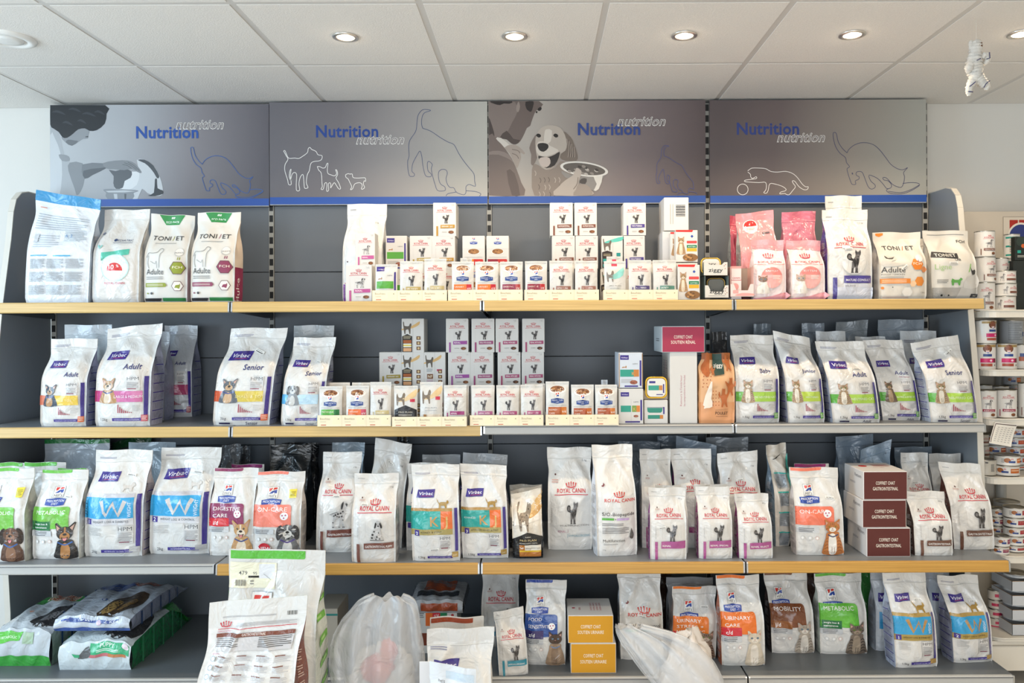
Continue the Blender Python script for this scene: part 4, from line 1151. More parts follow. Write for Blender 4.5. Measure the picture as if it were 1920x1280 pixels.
def d_hpouch(c, col='#e8772a', code='#c8303c', txt='URINARY CARE', sub='#b8402c', ccode='c/d'):
    c.ell(.50, .80, .38, '#efece6', ry=.16, n=18)
    kibble(c, .50, .82, .62, .16, ('#8b5a3a', '#b98a5c', '#6b3f28'))
    a = c.asp
    c.rect(.40, .62, .60, .76, '#f4f2ee'); c.poly([(.43,.73),(.49,.73),(.46,.68),(.43,.68)], '#d8352c'); c.poly([(.44,.65),(.51,.69),(.57,.70),(.57,.65)], '#2f4ea6'); c.rect(.52,.70,.57,.735,'#d8352c')
    c.poly([(.22,.50),(.22,.585),(.50,.61),(.78,.585),(.78,.50),(.50,.475)], '#2a4688'); c.text('PRESCRIPTION', .5, .545, .05, '#e9ecf5', w=.48, bold=.4); c.text('DIET', .5, .50, .045, '#e9ecf5', bold=.4)
    c.line([(.1,.44),(.9,.44)], .012, '#8c8a88')
    c.rect(.10, .20, .68, .40, col); c.rect(.68, .20, .90, .40, code)
    w = txt.split(); c.text(w[0], .14, .315, .07, '#fbe9dc', al='l'); c.text(w[1] if len(w) > 1 else '', .14, .235, .07, '#fbe9dc', al='l')
    c.text(ccode, .79, .27, .09, '#fff', bold=.5)
    c.rect(.12, .08, .66, .16, sub); c.ell(.82, .12, .03, '#5b6b5b', n=6)
def d_vbpouch(c, col='#58a53a', col2=None):
    c.rect(.06, .80, .42, .93, PUR); c.text('Virbac', .24, .84, .06, '#eeeaf8', w=.28, sh=.2, bold=.4)
    c.text('HPM', .68, .66, .06, '#808084', w=.22)
    c.poly([(.12,.56),(.16,.60),(.28,.60),(.30,.64),(.33,.60),(.31,.56),(.27,.58),(.16,.57)], '#b07a40')
    c.rect(.06, .32, .84, .52, col)
    if col2: c.rect(.62, .32, .84, .52, col2); c.text('K', .60, .36, .14, '#d39a50', bold=.7); 
    c.rect(.87, .06, .94, .78, PUR); c.lines(.10, .26, .6, .14, 4, '#b3b1ae'); kibble(c, .62, .16, .32, .12, ('#9a5a44', '#b9745c', '#7a4434'))
    c.rect(.24, .03, .80, .07, PUR)
def d_ton(c, col='#8d2a4a', eco=True, txt='Adulte', foot=True, hexc=None, line=None, animal='dog'):
    if eco:
        c.poly([(.20, .995), (.80, .995), (.66, .885), (.34, .885)], '#2f8a46'); c.text('ECO PACK', .50, .905, .050, '#eef5ee', w=.32, bold=.4)
        for k in range(3): c.line([(.47+.03*k,.955),(.485+.03*k,.975)], .02, '#eef5ee')
    c.text('TONI', .10, .70, .105, '#2c2c2e', al='l', w=.44, bold=.4); c.text('/', .60, .70, .105, col, bold=1); c.text('ET', .65, .70, .105, '#2c2c2e', al='l', w=.22, bold=.4)
    c.lines(.20, .675, .70, .655, 1, '#b2b0ac')
    if animal == 'dog':
        c.line([(.05,.50),(.10,.55),(.20,.55),(.32,.56),(.38,.60),(.46,.59),(.44,.56),(.40,.54),(.38,.47),(.37,.38)], .012, '#8a8886', False, 3); c.line([(.10,.52),(.08,.44),(.12,.38)], .012, '#8a8886', False, 3); c.line([(.14,.46),(.26,.43),(.30,.46),(.31,.38)], .010, '#9a9896', False, 3)
    c.ell(.82, .56, .10, '#c9c7c3', n=14); c.ell(.82, .56, .088, '#ebe7e0', n=14); c.text('FRANCE', .82, .545, .030, '#4c4c4e', w=.18, bold=.4, rot=.06)
    c.line([(.80,.47),(.81,.50)], .018, col); c.line([(.84,.47),(.85,.50)], .018, col)
    c.text(txt, .06, .31, .13, '#3a3a3c', al='l', w=.44)
    c.lines(.06, .29, .50, .25, 2, '#8f8d8a')
    def hx(u, v, r, f, o='#6a4a52'):
        for rr, k in ((r, o), (r*.90, f)): c.poly([(u+rr*math.cos(PI/3*i), v+rr*math.sin(PI/3*i)*c.asp) for i in range(6)], k)
    hx(.80, .38, .17, hexc or col); c.text('FCH', .80, .375, .055, '#f2ead8', w=.22, bold=.4)
    hx(.80, .18, .13, '#ece8e1'); c.poly([(.74,.16),(.77,.19),(.84,.195),(.86,.21),(.86,.175),(.84,.15),(.79,.16)], col)
    c.poly([(.04,.17),(.52,.17),(.56,.19),(.52,.215),(.04,.215)], hexc or col); c.lines(.07, .205, .50, .18, 2, '#efe6d8', .3)
    c.ell(.10, .10, .02, hexc or col, n=8); c.ell(.20, .10, .03, '#3a3a3c', n=8)
    if foot: c.poly([(.02,.012),(.40,.012),(.44,.045),(.02,.045)], '#2a2a2c'); c.rect(.46, .012, .97, .05, '#2d7c42')
def d_coffret(c, col='#d79a18', l2='SOUTIEN URINAIRE', tx='#f6efe0'):
    c.rect(.012, .02, .988, .975, col)
    c.text('COFFRET CHAT', .5, .53, .075, tx, w=.44, bold=.3); c.text(l2, .5, .33, .075, tx, w=.58, bold=.3)
def d_pp(c, neck='#17181a', code='NF', cc='#b4702c', line='RENAL FUNCTION'):
    c.poly([(.02,.50),(.98,.60),(.98,.995),(.02,.90)], '#e6ddcf')
    c.poly([(.45,.70),(.70,.80),(.98,.92),(.98,.80),(.75,.70),(.60,.62)], '#d9b173', 2); c.poly([(.55,.62),(.75,.72),(.98,.78),(.98,.72),(.75,.64)], '#c99a58', 2)
    P = lambda q: [(x, y) for x, y in q]
    c.poly(P([(.26,.44),(.32,.44),(.33,.56),(.44,.58),(.50,.44),(.55,.44),(.56,.60),(.62,.68),(.66,.74),(.64,.80),(.58,.82),(.54,.84),(.50,.76),(.46,.70),(.30,.70),(.24,.66),(.24,.78),(.28,.86),(.22,.86),(.18,.74),(.22,.60)]), '#8a7a68', 2)
    for x, y in ((.28,.60),(.34,.64),(.42,.62),(.50,.66),(.30,.50),(.52,.52),(.56,.74),(.21,.76),(.38,.58),(.46,.56)): c.ell(x, y, .022, '#3a2f28', n=6)
    c.poly([(.0,.0),(1,.0),(1,.34),(.50,.42),(.0,.30)], neck)
    c.text('PURINA', .52, .335, .036, '#e9e4d8', bold=.4); c.text('PRO PLAN', .52, .275, .065, '#d7c08a', w=.56, bold=.3); c.text('VETERINARY DIETS', .52, .235, .036, '#e9e4d8', w=.60)
    c.rect(.22, .13, .94, .215, '#e8e2d6'); c.rect(.22, .13, .40, .215, cc); c.text(code, .31, .15, .06, '#fff', bold=.5); c.text(line, .43, .155, .040, '#3a3a3c', al='l', w=.48)
    c.rect(.22, .105, .94, .13, '#e0b82e'); c.rect(.22, .03, .94, .105, cc)
def d_ppbox(c, dark=True, code='NF', cc='#7a4a20'):
    c.line([(.5, .0), (.5, 1.0)], .012, '#b9b7b2')
    c.poly([(.02,.70),(.30,.74),(.60,.84),(.80,.92),(.78,.82),(.50,.72),(.02,.66)], '#d9b173', 2)
    c.poly([(.12,.56),(.17,.56),(.18,.66),(.30,.68),(.34,.56),(.39,.56),(.40,.72),(.44,.80),(.42,.86),(.36,.84),(.32,.78),(.18,.78),(.12,.80),(.10,.90),(.06,.90),(.08,.76)], '#5d5348', 2)
    if dark:
        c.poly([(.02,.02),(.47,.02),(.47,.48),(.25,.55),(.02,.48)], '#1e1c1b'); c.lines(.08, .50, .42, .40, 3, '#b9ab8a')
        c.rect(.07, .28, .43, .37, '#a8581e'); c.rect(.07, .16, .43, .27, '#eee6d0'); c.rect(.07, .20, .43, .23, '#e6cf2e'); c.rect(.07, .04, .43, .14, '#e0a878')
    else:
        c.lines(.12, .52, .40, .42, 3, '#7d8890'); c.rect(.14, .22, .42, .36, cc); c.text(code, .28, .25, .12, '#f4ead2', bold=.6); c.lines(.12, .20, .42, .10, 3, '#b98aa8'); c.rect(.60,.44,.84,.50,'#c2416a')
    for k in range(3): c.rect(.66, .08+.15*k, .84, .18+.15*k, '#6d4520'); c.ell(.75, .13+.15*k, .05, '#d8bf8c', n=8)
def d_bouch(c, n=3):
    for k in range(n):
        u = k/n
        c.line([(u+.001,0),(u+.001,1)], .002, '#cdb98c')
        c.text('Bouchées', u+.035, .60, .028, '#a89a7a', al='l', w=.14); c.rect(u+.20, .15, u+.315, .90, '#fbf1d4'); c.rect(u+.202, .18, u+.313, .87, '#f6e8c2')
        c.lines(u+.04, .46, u+.12, .38, 1, '#c3b48e'); c.rect(u+.05, .10, u+.12, .18, '#cf7a5a'); c.rect(u+.28, .62, u+.295, .72, '#a89a7a')
def tray(x0, x1, y0, y1, yf, row, label, n=3):
    """shelf tray of pouches with a pale price strip on its front"""
    xa, za = at(x0, y1, yf); xb, zb_ = at(x1, y0, yf); z = ZS[row]
    zt = at((x0+x1)/2, y0, yf)[1]; W = xb-xa; H = max(zt - z, .03); D = .15
    r = empty('pouch_tray', ((xa+xb)/2, yf, z)); tag(r, label, 'display tray', 'display trays of food pouches')
    m = mat('#e9dcc0', 'card'); g = mat('#cfcdc8', 'label')
    mb = MB(); mb.box(-W/2, W/2, .002, D, .0003, .003, g); mb.build('base', r)
    mb = MB(); mb.box(-W/2, W/2, -.001, .001, .0003, H, mat('#f3e6c6', 'label'))
    c = Canvas(W, H, lambda u, v, off: np.stack([(u-.5)*W, np.full_like(u, -.001)-off, v*H], 1), 'label', L=0, base=.0003, step=.00004)
    d_bouch(c, n); c.flush(mb); mb.build('price_strip', r)
    for s in (-1, 1):
        mb = MB(); mb.box(min(s*W/2, s*(W/2-.002)), max(s*W/2, s*(W/2-.002)), .002, D, .003, H*.9, g); mb.build('side_wall', r)
    for k in range(1, n):
        mb = MB(); u = -W/2 + W*k/n; mb.box(u-.0007, u+.0007, .002, D, .003, H*.8, g); mb.build('divider', r)
    return r
def d_dogcan(c, col='#7a4a38', txt='GASTRO', can_=True):
    brand_rc(c, .5, .74, .42, cr=.34); hound(c, .5, .34, .36, .34); c.rect(.28, .20, .76, .30, col); c.text(txt, .52, .22, .05, '#f0ece6', w=.40); kibble(c, .66, .08, .18, .12); c.rect(.17, .02, .20, .28, col)
def d_rcflat(c, col='#7a4a38'):
    brand_rc(c, .55, .62, .34, cr=.30); hound(c, .22, .10, .22, .75); c.rect(.36, .16, .76, .36, col)
def d_hcan(c, col='#d2246a', c2='#7c2038', sub='#b0503a'):
    c.rect(.08, .90, .92, 1, '#a88a50'); c.ell(.5, .84, .17, '#6b3a26', n=16); c.ell(.5, .84, .12, '#8d5238', n=12)
    c.rect(.44, .62, .56, .76, '#f4f2ee'); c.rect(.46, .70, .54, .74, '#d8352c'); c.rect(.46, .64, .54, .69, '#2f4ea6'); c.rect(.34, .50, .66, .61, '#2a4688')
    c.rect(.24, .24, .72, .42, col); c.rect(.72, .24, .86, .42, c2); c.ell(.62, .33, .05, '#f6dbe6', n=8); c.rect(.26, .08, .68, .20, sub); c.ell(.80, .13, .03, '#444')
def d_hflat(c, col='#c86a2a'):
    c.ell(.22, .55, .10, '#a8683a', ry=.08, n=12); c.rect(.32, .58, .40, .86, '#f4f2ee'); c.rect(.33, .70, .39, .82, '#d8352c'); c.rect(.33, .60, .39, .69, '#2f4ea6'); c.rect(.26, .22, .46, .48, '#2a4688'); c.rect(.52, .20, .84, .80, col); c.rect(.54, .50, .82, .62, '#e9c9a8'); c.lines(.05, .8, .14, .2, 4, '#8a8a8a')
def d_backtext(c, seed=1, cols=('#9aa0a6', '#77aacc')):
    for r_ in range(3):
        for k in range(3): c.lines(.06+.30*k, .42-.12*r_, .33+.30*k, .33-.12*r_, 8, '#8a8f96', seed=k+r_)
# ------------------------------------------------------------------ TOP SHELF
Y3 = lambda yb: 1329/(yb-612)
Y4 = lambda yb: 1957/(yb-612)
def d_bluetop(c):
    c.rect(.0, .91, 1, 1, '#2f8fc4'); c.lines(.06, .80, .90, .66, 7, '#a9b2bb', .3); c.lines(.10, .62, .5, .5, 6, '#b4bcc4', .3); c.lines(.56, .66, .92, .56, 6, '#a6b0b8')
    c.rect(.10,.55,.17,.62,'#c9ccd0'); c.rect(.08,.425,.36,.435,'#49a6cc'); c.rect(.45,.42,.72,.432,'#49a6cc'); c.text('A  2', .64, .60, .05, '#4c7fb0')
    for r_ in range(3):
        for k in range(3): c.lines(.08+.29*k, .40-.12*r_, .34+.29*k, .31-.12*r_, 9, '#9ea3a8', .55, seed=k+3*r_)
    c.lines(.10,.86,.20,.84,1,'#d08a7a')
def d_dentalish(c):
    c.text('PEDIATRIC', .62, .645, .05, '#3a4a72', w=.40); c.ell(.42,.66,.035,'#3a4a72',n=10); c.line([(.38,.63),(.82,.63)],.008,'#3a4a72')
    c.poly([(.22,.52),(.80,.56),(.80,.50),(.22,.455)], '#4fb9a0'); c.poly([(.22,.455),(.5,.48),(.5,.46),(.22,.435)], '#2f8f6a')
    c.ell(.52,.36,.30,'#bfe6e2',n=28); c.ell(.52,.36,.28,'#e3efee',n=28)
    c.ell(.52,.33,.185,'#f1efec',n=24); c.poly([(.52+.175*math.cos(a), .33+.175*math.sin(a)*c.asp) for a in [PI*i/12 for i in range(13)]], '#d42a2a')
    c.text('10', .45, .345, .10, '#fff', bold=.6); c.text('%', .59, .365, .06, '#fff', bold=.4); c.text('ROYAL CANIN', .52, .19, .045, '#c8102e', w=.46, bold=.5)
    c.poly([(.05,.73),(.10,.75),(.16,.73),(.10,.715)],'#2f3f6c'); c.line([(.10,.60),(.16,.57),(.20,.60)],.04,'#8fcfc8')
bag(46, 164, 366, 3.20, 1, d_bluetop, 'large white bag with bright blue top seal, leftmost on the top shelf', D=.10, sk=12, tilt=-.16, base='#e3e7ec', side='#b9c6d6', seal='#2f94cc', zip_=False, wr=1.3, vk=.45)
bag(172, 258, 392, 3.21, 1, d_dentalish, 'white bag with turquoise banner and red 10 percent badge on the top shelf', D=.12, sk=6, wr=1.2)
bag(270, 350, 402, 3.22, 1, d_ton, 'off-white dog food bag with olive hexagon and green top flap', D=.10, sk=2, base='#dedad2', kind='paperbag', zip_=False, col='#8f9a2e', wr=.8, tilt=-.05, sticker=None)
bag(357, 438, 398, 3.20, 1, d_ton, 'off-white dog food bag with maroon hexagon and green top flap', D=.11, sk=4, base='#e0dbd2', side='#dcc9b4', kind='paperbag', zip_=False, col='#8d3a5a', wr=.8, gprint=g_band('#8d2a4a'))
def d_rcplain(c):
    c.text('RO', .20, .22, .10, '#c8102e', bold=.6, w=.22); c.line([(.06,.19),(.30,.19)],.02,'#c8102e'); c.text('2 kg', .80, .80, .035, '#77777a'); c.lines(.08,.95,.24,.93,2,'#8d8d90'); c.ell(.14,.40,.02,'#5a3030')
    c.rect(.02, .01, .07, .18, '#8a4aa0')
bag(642, 716, 381, 3.36, 1, d_rcplain, 'tall white dog food bag standing behind two pink-banded cartons on the top shelf', D=.13, sk=2, wr=1.1, base='#e6e5e2')
HB = .1405
HB2 = .1418
def column(x0, x1, row, tiers, desc, where, design, k0=0, yf=3.38, D=.11, jit=2, **kw):
    h = HB if row == 1 else HB2
    for k in range(k0, tiers):
        w = ('topmost' if k == tiers-1 and tiers > 1 else ('lowest' if k == 0 else 'middle'))
        j = ((k*7+int(x0)) % 3 - 1)*jit*(k > 0)
        z = ZS[row] + k*h
        carton(x0+j, x1+j, at((x0+x1)/2, 0, yf)[0]*0 + (612 - (z+h-1.5)*1492/yf), yf, z, design, '%s, %s carton %s' % (desc, w, where), D=D, group='small food cartons stacked on the %s shelf' % ROWN[row], **kw)
def c_vb(c, col='#58a53a', col2=None):
    d_vbpouch(c, col, col2)
carton(648, 697, 497, 3.195, ZS[1], d_rcbox, 'white carton with magenta band and standing hound, fronting the tall white bag', D=.09, animal='dog', txt='RENAL', col='#b8508e', group='small food cartons stacked on the top shelf')
carton(666, 703, 437, 3.29, ZS[1]+.1440, d_rcbox, 'white carton with a magenta band and a hound, raised behind the lower hound carton', D=.065, animal='dog', txt='RENAL', col='#c05a94', group='small food cartons stacked on the top shelf')
carton(660, 702, 500, 3.29, ZS[1], d_rcbox, 'white hound carton carrying the raised one, mostly hidden on the top shelf', D=.065, animal='dog', yb=565, group='small food cartons stacked on the top shelf')
column(725, 765, 1, 2, 'purple-logo green-band carton', 'beside the tall white bag on the top shelf', d_vbpouch)
column(768, 810, 1, 2, 'khaki-banded tabby carton', 'right of the green-banded carton', d_rcbox, col='#b09a4a', txt='URINARY')
column(812, 855, 1, 3, 'mustard-banded tabby carton', 'left of the food-bowl cartons on the top shelf', d_rcbox, col='#b98a2a', txt='URINARY S/O')
def d_hbox(c, col, code):
    logo_h(c, .5, .95, .17); c.rect(0, .60, 1, .61, '#d5d2cc'); c.ell(.5,.52,.30,'#efece6',ry=.12); kibble(c, .5, .53, .50, .16, ('#9a6a3a','#c08a54','#6b4228')); c.line([(.1,.36),(.9,.36)],.01,'#9a9a98')
    c.rect(.06,.12,.50,.30,col); c.rrect(.50,.12,.92,.30,.05,code,'1000'); c.text('c/d', .70, .18, .09, '#fff', bold=.5)
column(869, 911, 1, 2, 'food-bowl carton with orange panel', 'left of the maroon-panelled one', d_hbox, col='#e8872a', code='#d3302e')
column(912, 954, 1, 2, 'food-bowl carton with maroon panel', 'right of the orange-panelled one', d_hbox, col='#96283c', code='#c8342e')
column(1033, 1076, 1, 3, 'brown-banded tabby carton', 'in the left of the twin brown stacks', d_rcbox, col='#7a4432', txt='GASTROINTESTINAL')
column(1078, 1120, 1, 3, 'brown-banded tabby carton', 'in the right of the twin brown stacks', d_rcbox, col='#7a4432', txt='GASTROINTESTINAL', jit=1)
def d_teal(c):
    c.poly([(.05,.78),(.5,.90),(.95,.97),(.9,.85),(.5,.80)],'#5cc2b4',2); c.line([(.5,0),(.5,1)],.01,'#b9b7b2')
    c.poly([(.12,.56),(.17,.56),(.18,.66),(.30,.68),(.34,.56),(.39,.56),(.40,.72),(.44,.80),(.42,.86),(.36,.84),(.32,.78),(.18,.78),(.12,.80),(.10,.90),(.06,.90),(.08,.76)], '#6d6358', 2)
    c.poly([(.02,.02),(.47,.02),(.47,.50),(.25,.55),(.02,.50)], '#2f2622'); c.lines(.08,.46,.42,.38,2,'#b9ab8a'); c.rect(.06,.20,.30,.30,'#2aa09a'); c.rect(.06,.05,.44,.14,'#2aa09a'); c.rect(.66,.36,.84,.48,'#1f8f8c'); c.rect(.66,.10,.84,.22,'#1f8f8c')
column(1126, 1168, 1, 2, 'turquoise-swoosh carton', 'between the brown and violet banded stacks', d_teal)
column(1169, 1211, 1, 3, 'violet-banded tabby carton', 'right of the turquoise-swoosh carton', d_rcbox, col='#4a3a8a', txt='NEUTERED')
def d_barc(c):
    rg = random.Random(4)
    for k in range(14): c.rect(.48, .42+.026*k, .86, .42+.026*k+(.008, .014, .018)[k % 3], '#2a2a2c')
    for x in (.26, .36): c.line([(x,.2),(x,.8)], .02, '#a5a39f')
carton(1245, 1291, 372, 3.33, ZS[1]+.2945, d_barc, 'tall plain white carton with a barcode, on top of another white carton', D=.14, yb=434, group='small food cartons stacked on the top shelf')
carton(1242, 1290, 434, 3.33, ZS[1], d_none, 'plain white carton under the barcode carton, behind the kitten packs', D=.14, group='small food cartons stacked on the top shelf', base='#d3d3d4')
def d_kitten(c):
    c.poly([(0,.94),(.75,.93),(.80,1),(0,1)], '#d8302c'); c.ell(.86,.90,.06,'#e6e3de',n=10); c.ell(.74,.80,.07,'#2f4ea6',n=4)
    c.rrect(.50,.58,.96,.66,.03,'#d84a48'); c.rect(.50,.44,.96,.53,'#1f7f52'); c.rect(.50,.33,.96,.43,'#efae28'); c.text('KITTEN', .73,.46,.055,'#e9f3ea',w=.34,bold=.4)
    cat_portrait(c, .24, .24, .42, .56, coat='#b5916a', dark='#5d4632', pale='#e6d6be', eye='#6f7f5a')
    kibble(c, .66, .14, .70, .24, ('#8a6238','#b98a54','#6a4a28'))
pk = dict(D=.04, name='kitten_food_pack', flap=False)
carton(1271, 1312, 496, 3.19, ZS[1], d_kitten, 'red-topped kitten food pack with a tabby kitten, standing at the shelf edge beside the tubs', **pk)
carton(1267, 1308, 431, 3.235, ZS[1]+.1555, d_kitten, 'red-topped kitten food pack with tabby kitten, raised above the lower kitten pack', **pk)
carton(1257, 1298, 435, 3.28, ZS[1]+.1555, d_kitten, 'red-topped kitten food pack half hidden behind the raised kitten pack', **pk)
carton(1262, 1308, 493, 3.235, ZS[1], d_none, 'white carton hidden behind the lower kitten pack, carrying the raised packs', D=.09, group='small food cartons stacked on the top shelf')

# trays and pouches, top shelf
tray(698, 838, 544, 562, 3.170, 1, 'display tray with a pale price strip holding the green and khaki pouches, top shelf')
tray(840, 980, 543, 561, 3.170, 1, 'display tray with a pale price strip holding the orange and maroon pouches, top shelf')
tray(983, 1123, 543, 560, 3.170, 1, 'display tray with a pale price strip holding the brown-banded pouches, top shelf')
tray(1131, 1271, 543, 560, 3.170, 1, 'display tray with a pale price strip holding the turquoise cat pouch, top shelf')
P1 = 3.181
def back(x0, x1, yt, row, label, n=1, design=None, **kw):
    for k in range(n): pouch(x0, x1, yt, (P1 if row == 1 else P1-.005)+.030+.022*k, row, design, label, **kw)
for x0, x1, yt, d, kw, lb in (
    (702, 744, 495, d_vbpouch, {}, 'pouch with a purple logo and green band, leftmost in the top-shelf trays'),
    (748, 792, 489, d_rcpouch, dict(col='#bda86a', txt='URINARY S/O'), 'pouch with a khaki band, second from the left in the top-shelf trays'),
    (794, 836, 484, d_rcpouch, dict(col='#c8b98a', txt='URINARY'), 'taller pouch with a pale khaki band, third from the left in the top-shelf trays'),
    (846, 888, 490, d_hpouch, {}, 'orange-panelled pouch with food bowl, left of two in the second top-shelf tray'),
    (890, 934, 490, d_hpouch, {}, 'orange-panelled pouch with food bowl, right of two in the second top-shelf tray'),
    (937, 980, 490, d_hpouch, dict(col='#8f2f4a', code='#b94a48', txt='DIGESTIVE CARE', ccode='i/d'), 'maroon-panelled pouch with food bowl, right end of the second top-shelf tray'),
    (984, 1026, 489, d_hpouch, dict(col='#8f2238', code='#c23a3c', txt='DIGESTIVE CARE', ccode='i/d'), 'dark-red-panelled pouch with food bowl, left end of the third top-shelf tray'),
    (1030, 1074, 488, d_rcpouch, dict(col='#9a6a5c', txt='GASTROINTESTINAL'), 'brown-banded cat pouch in the middle of the third top-shelf tray'),
    (1078, 1121, 488, d_rcpouch, dict(col='#a8786a', txt='GASTROINTESTINAL'), 'brown-banded cat pouch at the right end of the third top-shelf tray'),
    (1133, 1174, 489, d_none, {}, ''),
    (1179, 1222, 487, d_rcpouch, dict(col='#5a5080', txt='NEUTERED'), 'cat pouch with a violet band in the fourth top-shelf tray'),
    (1225, 1269, 487, d_rcpouch, dict(col='#5f8f80', txt='SATIETY'), 'cat pouch with a grey-green band at the right end of the fourth top-shelf tray')):
    if lb: pouch(x0, x1, yt, P1, 1, d, lb, **kw)
def d_tealpouch(c):
    c.poly([(.10,.58),(.5,.66),(.9,.84),(.88,.62),(.5,.52)],'#8fd0c8',2); c.rect(.34,.86,.60,.93,'#c9455c')
    c.poly([(.14,.46),(.20,.46),(.20,.54),(.32,.55),(.36,.46),(.41,.46),(.40,.60),(.44,.68),(.40,.74),(.34,.72),(.30,.64),(.18,.64),(.12,.72),(.10,.62)], '#7d7368', 2)
    c.text('PRO PLAN', .5, .33, .055, '#8a8a80', w=.56); c.text('VETERINARY', .5, .27, .045, '#8a9a98', w=.5); c.rect(.14,.06,.28,.16,'#2f9a94'); c.rect(.30,.06,.88,.16,'#9fd2cc'); c.text('DIETS', .5, .20, .045, '#8a9a98', w=.3)
pouch(1133, 1174, 489, P1, 1, d_tealpouch, 'pouch with turquoise swoosh and striped cat, left end of the fourth top-shelf tray')
back(860, 882, 483, 1, 'pouch peeking up behind the orange-panel pouches on the top shelf', tl=.1)
back(1138, 1168, 480, 1, 'pouch with a turquoise edge peeking up behind the turquoise swoosh pouch', 1, d_tealpouch)
back(750, 790, 491, 1, 'spare pouch behind the khaki-banded pouch of the top shelf')
back(892, 938, 492, 1, 'spare pouch behind the right orange-panel pouch of the top shelf')
back(1032, 1077, 489, 1, 'spare pouch behind the brown-banded pouch of the top shelf')
back(1181, 1226, 489, 1, 'spare pouch behind the violet-banded pouch of the top shelf')

# tub boxes
def tub(x0, x1, yt, yb_, yf, label, wt=.0, inner='#d9b24a', face='#e6e2da', **kw):
    """foil tray lying on edge: rounded-square gold rim with a printed lid"""
    xa, za = at(x0, yb_, yf); xb, zt = at(x1, yt, yf); W = xb-xa; H = zt-za
    r = empty('foil_tub', ((xa+xb)/2, yf, za+.0003)); tag(r, label, 'food tub')
    def rr(w, h, rad, n=6):
        P = []
        for cx, cy, a0 in ((w/2-rad, h-rad, 0), (-w/2+rad, h-rad, 90), (-w/2+rad, rad, 180), (w/2-rad, rad, 270)):
            for i in range(n+1):
                a = math.radians(a0+90*i/n); P.append((cx+rad*math.cos(a), cy+rad*math.sin(a)))
        return np.array(P)
    A = rr(W, H, W*.24); rows = []
    for s_, y in ((.86, .004), (.90, -.0005), (.98, -.0005), (1.0, .001), (1.0, .004), (.93, .006), (.86, .035)):
        q = A.copy(); q[:, 0] *= s_; q[:, 1] = (q[:, 1]-H/2)*s_ + H/2
        rows.append(np.stack([q[:, 0], np.full(len(q), y), q[:, 1]], 1))
    mb = MB(); mb.grid(np.array(rows), mat(inner, 'gold'), True, True); mb.add(rows[-1], [tuple(range(len(A)))], mat(inner, 'gold'), None, False)
    mb.build('foil_tray', r)
    q = A.copy(); q[:, 0] *= .84; q[:, 1] = (q[:, 1]-H/2)*.84+H/2
    mb = MB(); mb.prism([tuple(p) for p in q], 'y', -.001, .006, mat(face, 'label'))
    c = Canvas(W, H, lambda u, v, off: np.stack([(u-.5)*W, -.001-off, v*H], 1) if False else np.stack([(u-.5)*W, np.full_like(u, -.001)-off, v*H], 1), 'label', L=0, base=.0003, step=.00004)
    kw.get('design', d_none)(c); c.flush(mb); mb.build('lid', r)
    return r
def open_box(x0, x1, yt, yb_, yf, label, D, design, outer='#dcd8d0', inner='#5a4a34', dip=.5, roof=False, back_h=1.0, side='#6a7a78', front_h=.55, **kw):
    """shelf-ready cardboard box: cut-out front lip, open above"""
    xa, za = at(x0, yb_, yf); xb, zt = at(x1, yt, yf); W = xb-xa; H = zt-za
    r = empty('display_box', ((xa+xb)/2, yf, za+.0003)); tag(r, label, 'display box', kw.get('group'))
    t = .0015; m = mat(outer, 'card'); n = mat(inner, 'card')
    mb = MB(); fh = H*front_h
    pr = [(-W/2, 0), (W/2, 0), (W/2, fh), (W/2*.72, fh), (W/2*.50, fh*dip), (-W/2*.50, fh*dip), (-W/2*.72, fh), (-W/2, fh)]
    mb.prism(pr, 'y', 0, t, m)
    c = Canvas(W, H, lambda u, v, off: np.stack([(u-.5)*W, np.full_like(u, 0.0)-off, v*H], 1), 'card', L=0, base=.0003, step=.00004)
    design(c); c.flush(mb); mb.build('front_lip', r)
    for s in (-1, 1):
        mb = MB(); mb.box(min(s*W/2, s*(W/2-t)), max(s*W/2, s*(W/2-t)), t, D, 0, H, mat(side, 'card')); mb.build('side_wall', r)
    mb = MB(); mb.box(-W/2+t, W/2-t, D-t, D, 0, H, n); mb.box(-W/2+t, W/2-t, t, D-t, 0, t, n)
    if roof: mb.box(-W/2, W/2, t, D, H-t, H, n)
    mb.build('back_wall', r)
    return r
def d_zig(c):
    c.text('ziggy', .5, .20, .17, '#2b2a2b', w=.62, bold=.6); c.lines(.14, .10, .86, .06, 1, '#8f8a84'); 
    for u, v in ((.85,.40),(.92,.44),(.86,.30),(.93,.22),(.86,.16)): c.ell(u, v, .02, '#a8553f', n=6)
open_box(1322, 1366, 516, 558, 3.19, 'lower cream display box with ziggy lettering, holding foil tubs on the top shelf', .10, d_zig, roof=True, group='cream tub display boxes')
tub(1325, 1360, 521, 552, 3.225, 'dark foil tub inside the lower cream display box', inner='#a0803a', face='#7d7a70')
open_box(1320, 1364, 491, 516, 3.19, 'upper cream display box with ziggy lettering, stacked on the lower one', .10, lambda c: (c.text('ziggy', .5, .26, .16, '#2b2a2b', w=.60, bold=.6), [c.ell(u, v, .02, '#a8553f', n=6) for u, v in ((.86,.7),(.92,.8),(.9,.5))]), front_h=.98, dip=.80, group='cream tub display boxes')
tub(1314, 1352, 483, 514, 3.215, 'gold foil tub rising out of the upper cream display box', inner='#e6bd4e', design=lambda c: c.text('iggy', .5, .55, .13, '#4a4846', w=.5, bold=.4))
def d_pinklip(c):
    c.rect(.02, .02, .98, .20, '#f1dad6'); c.poly([(.2,.06),(.5,.12),(.98,.10),(.98,.03),(.3,.02)], '#e9a9a4', 2); c.rrect(.10,.10,.34,.22,.04,'#eaa9a4')
open_box(1370, 1413, 500, 556, 3.19, 'pink and white display box with one pouch carton left inside, on the top shelf', .09, d_pinklip, outer='#ecd9d4', inner='#b5a292', side='#dcb0a8', front_h=.42)
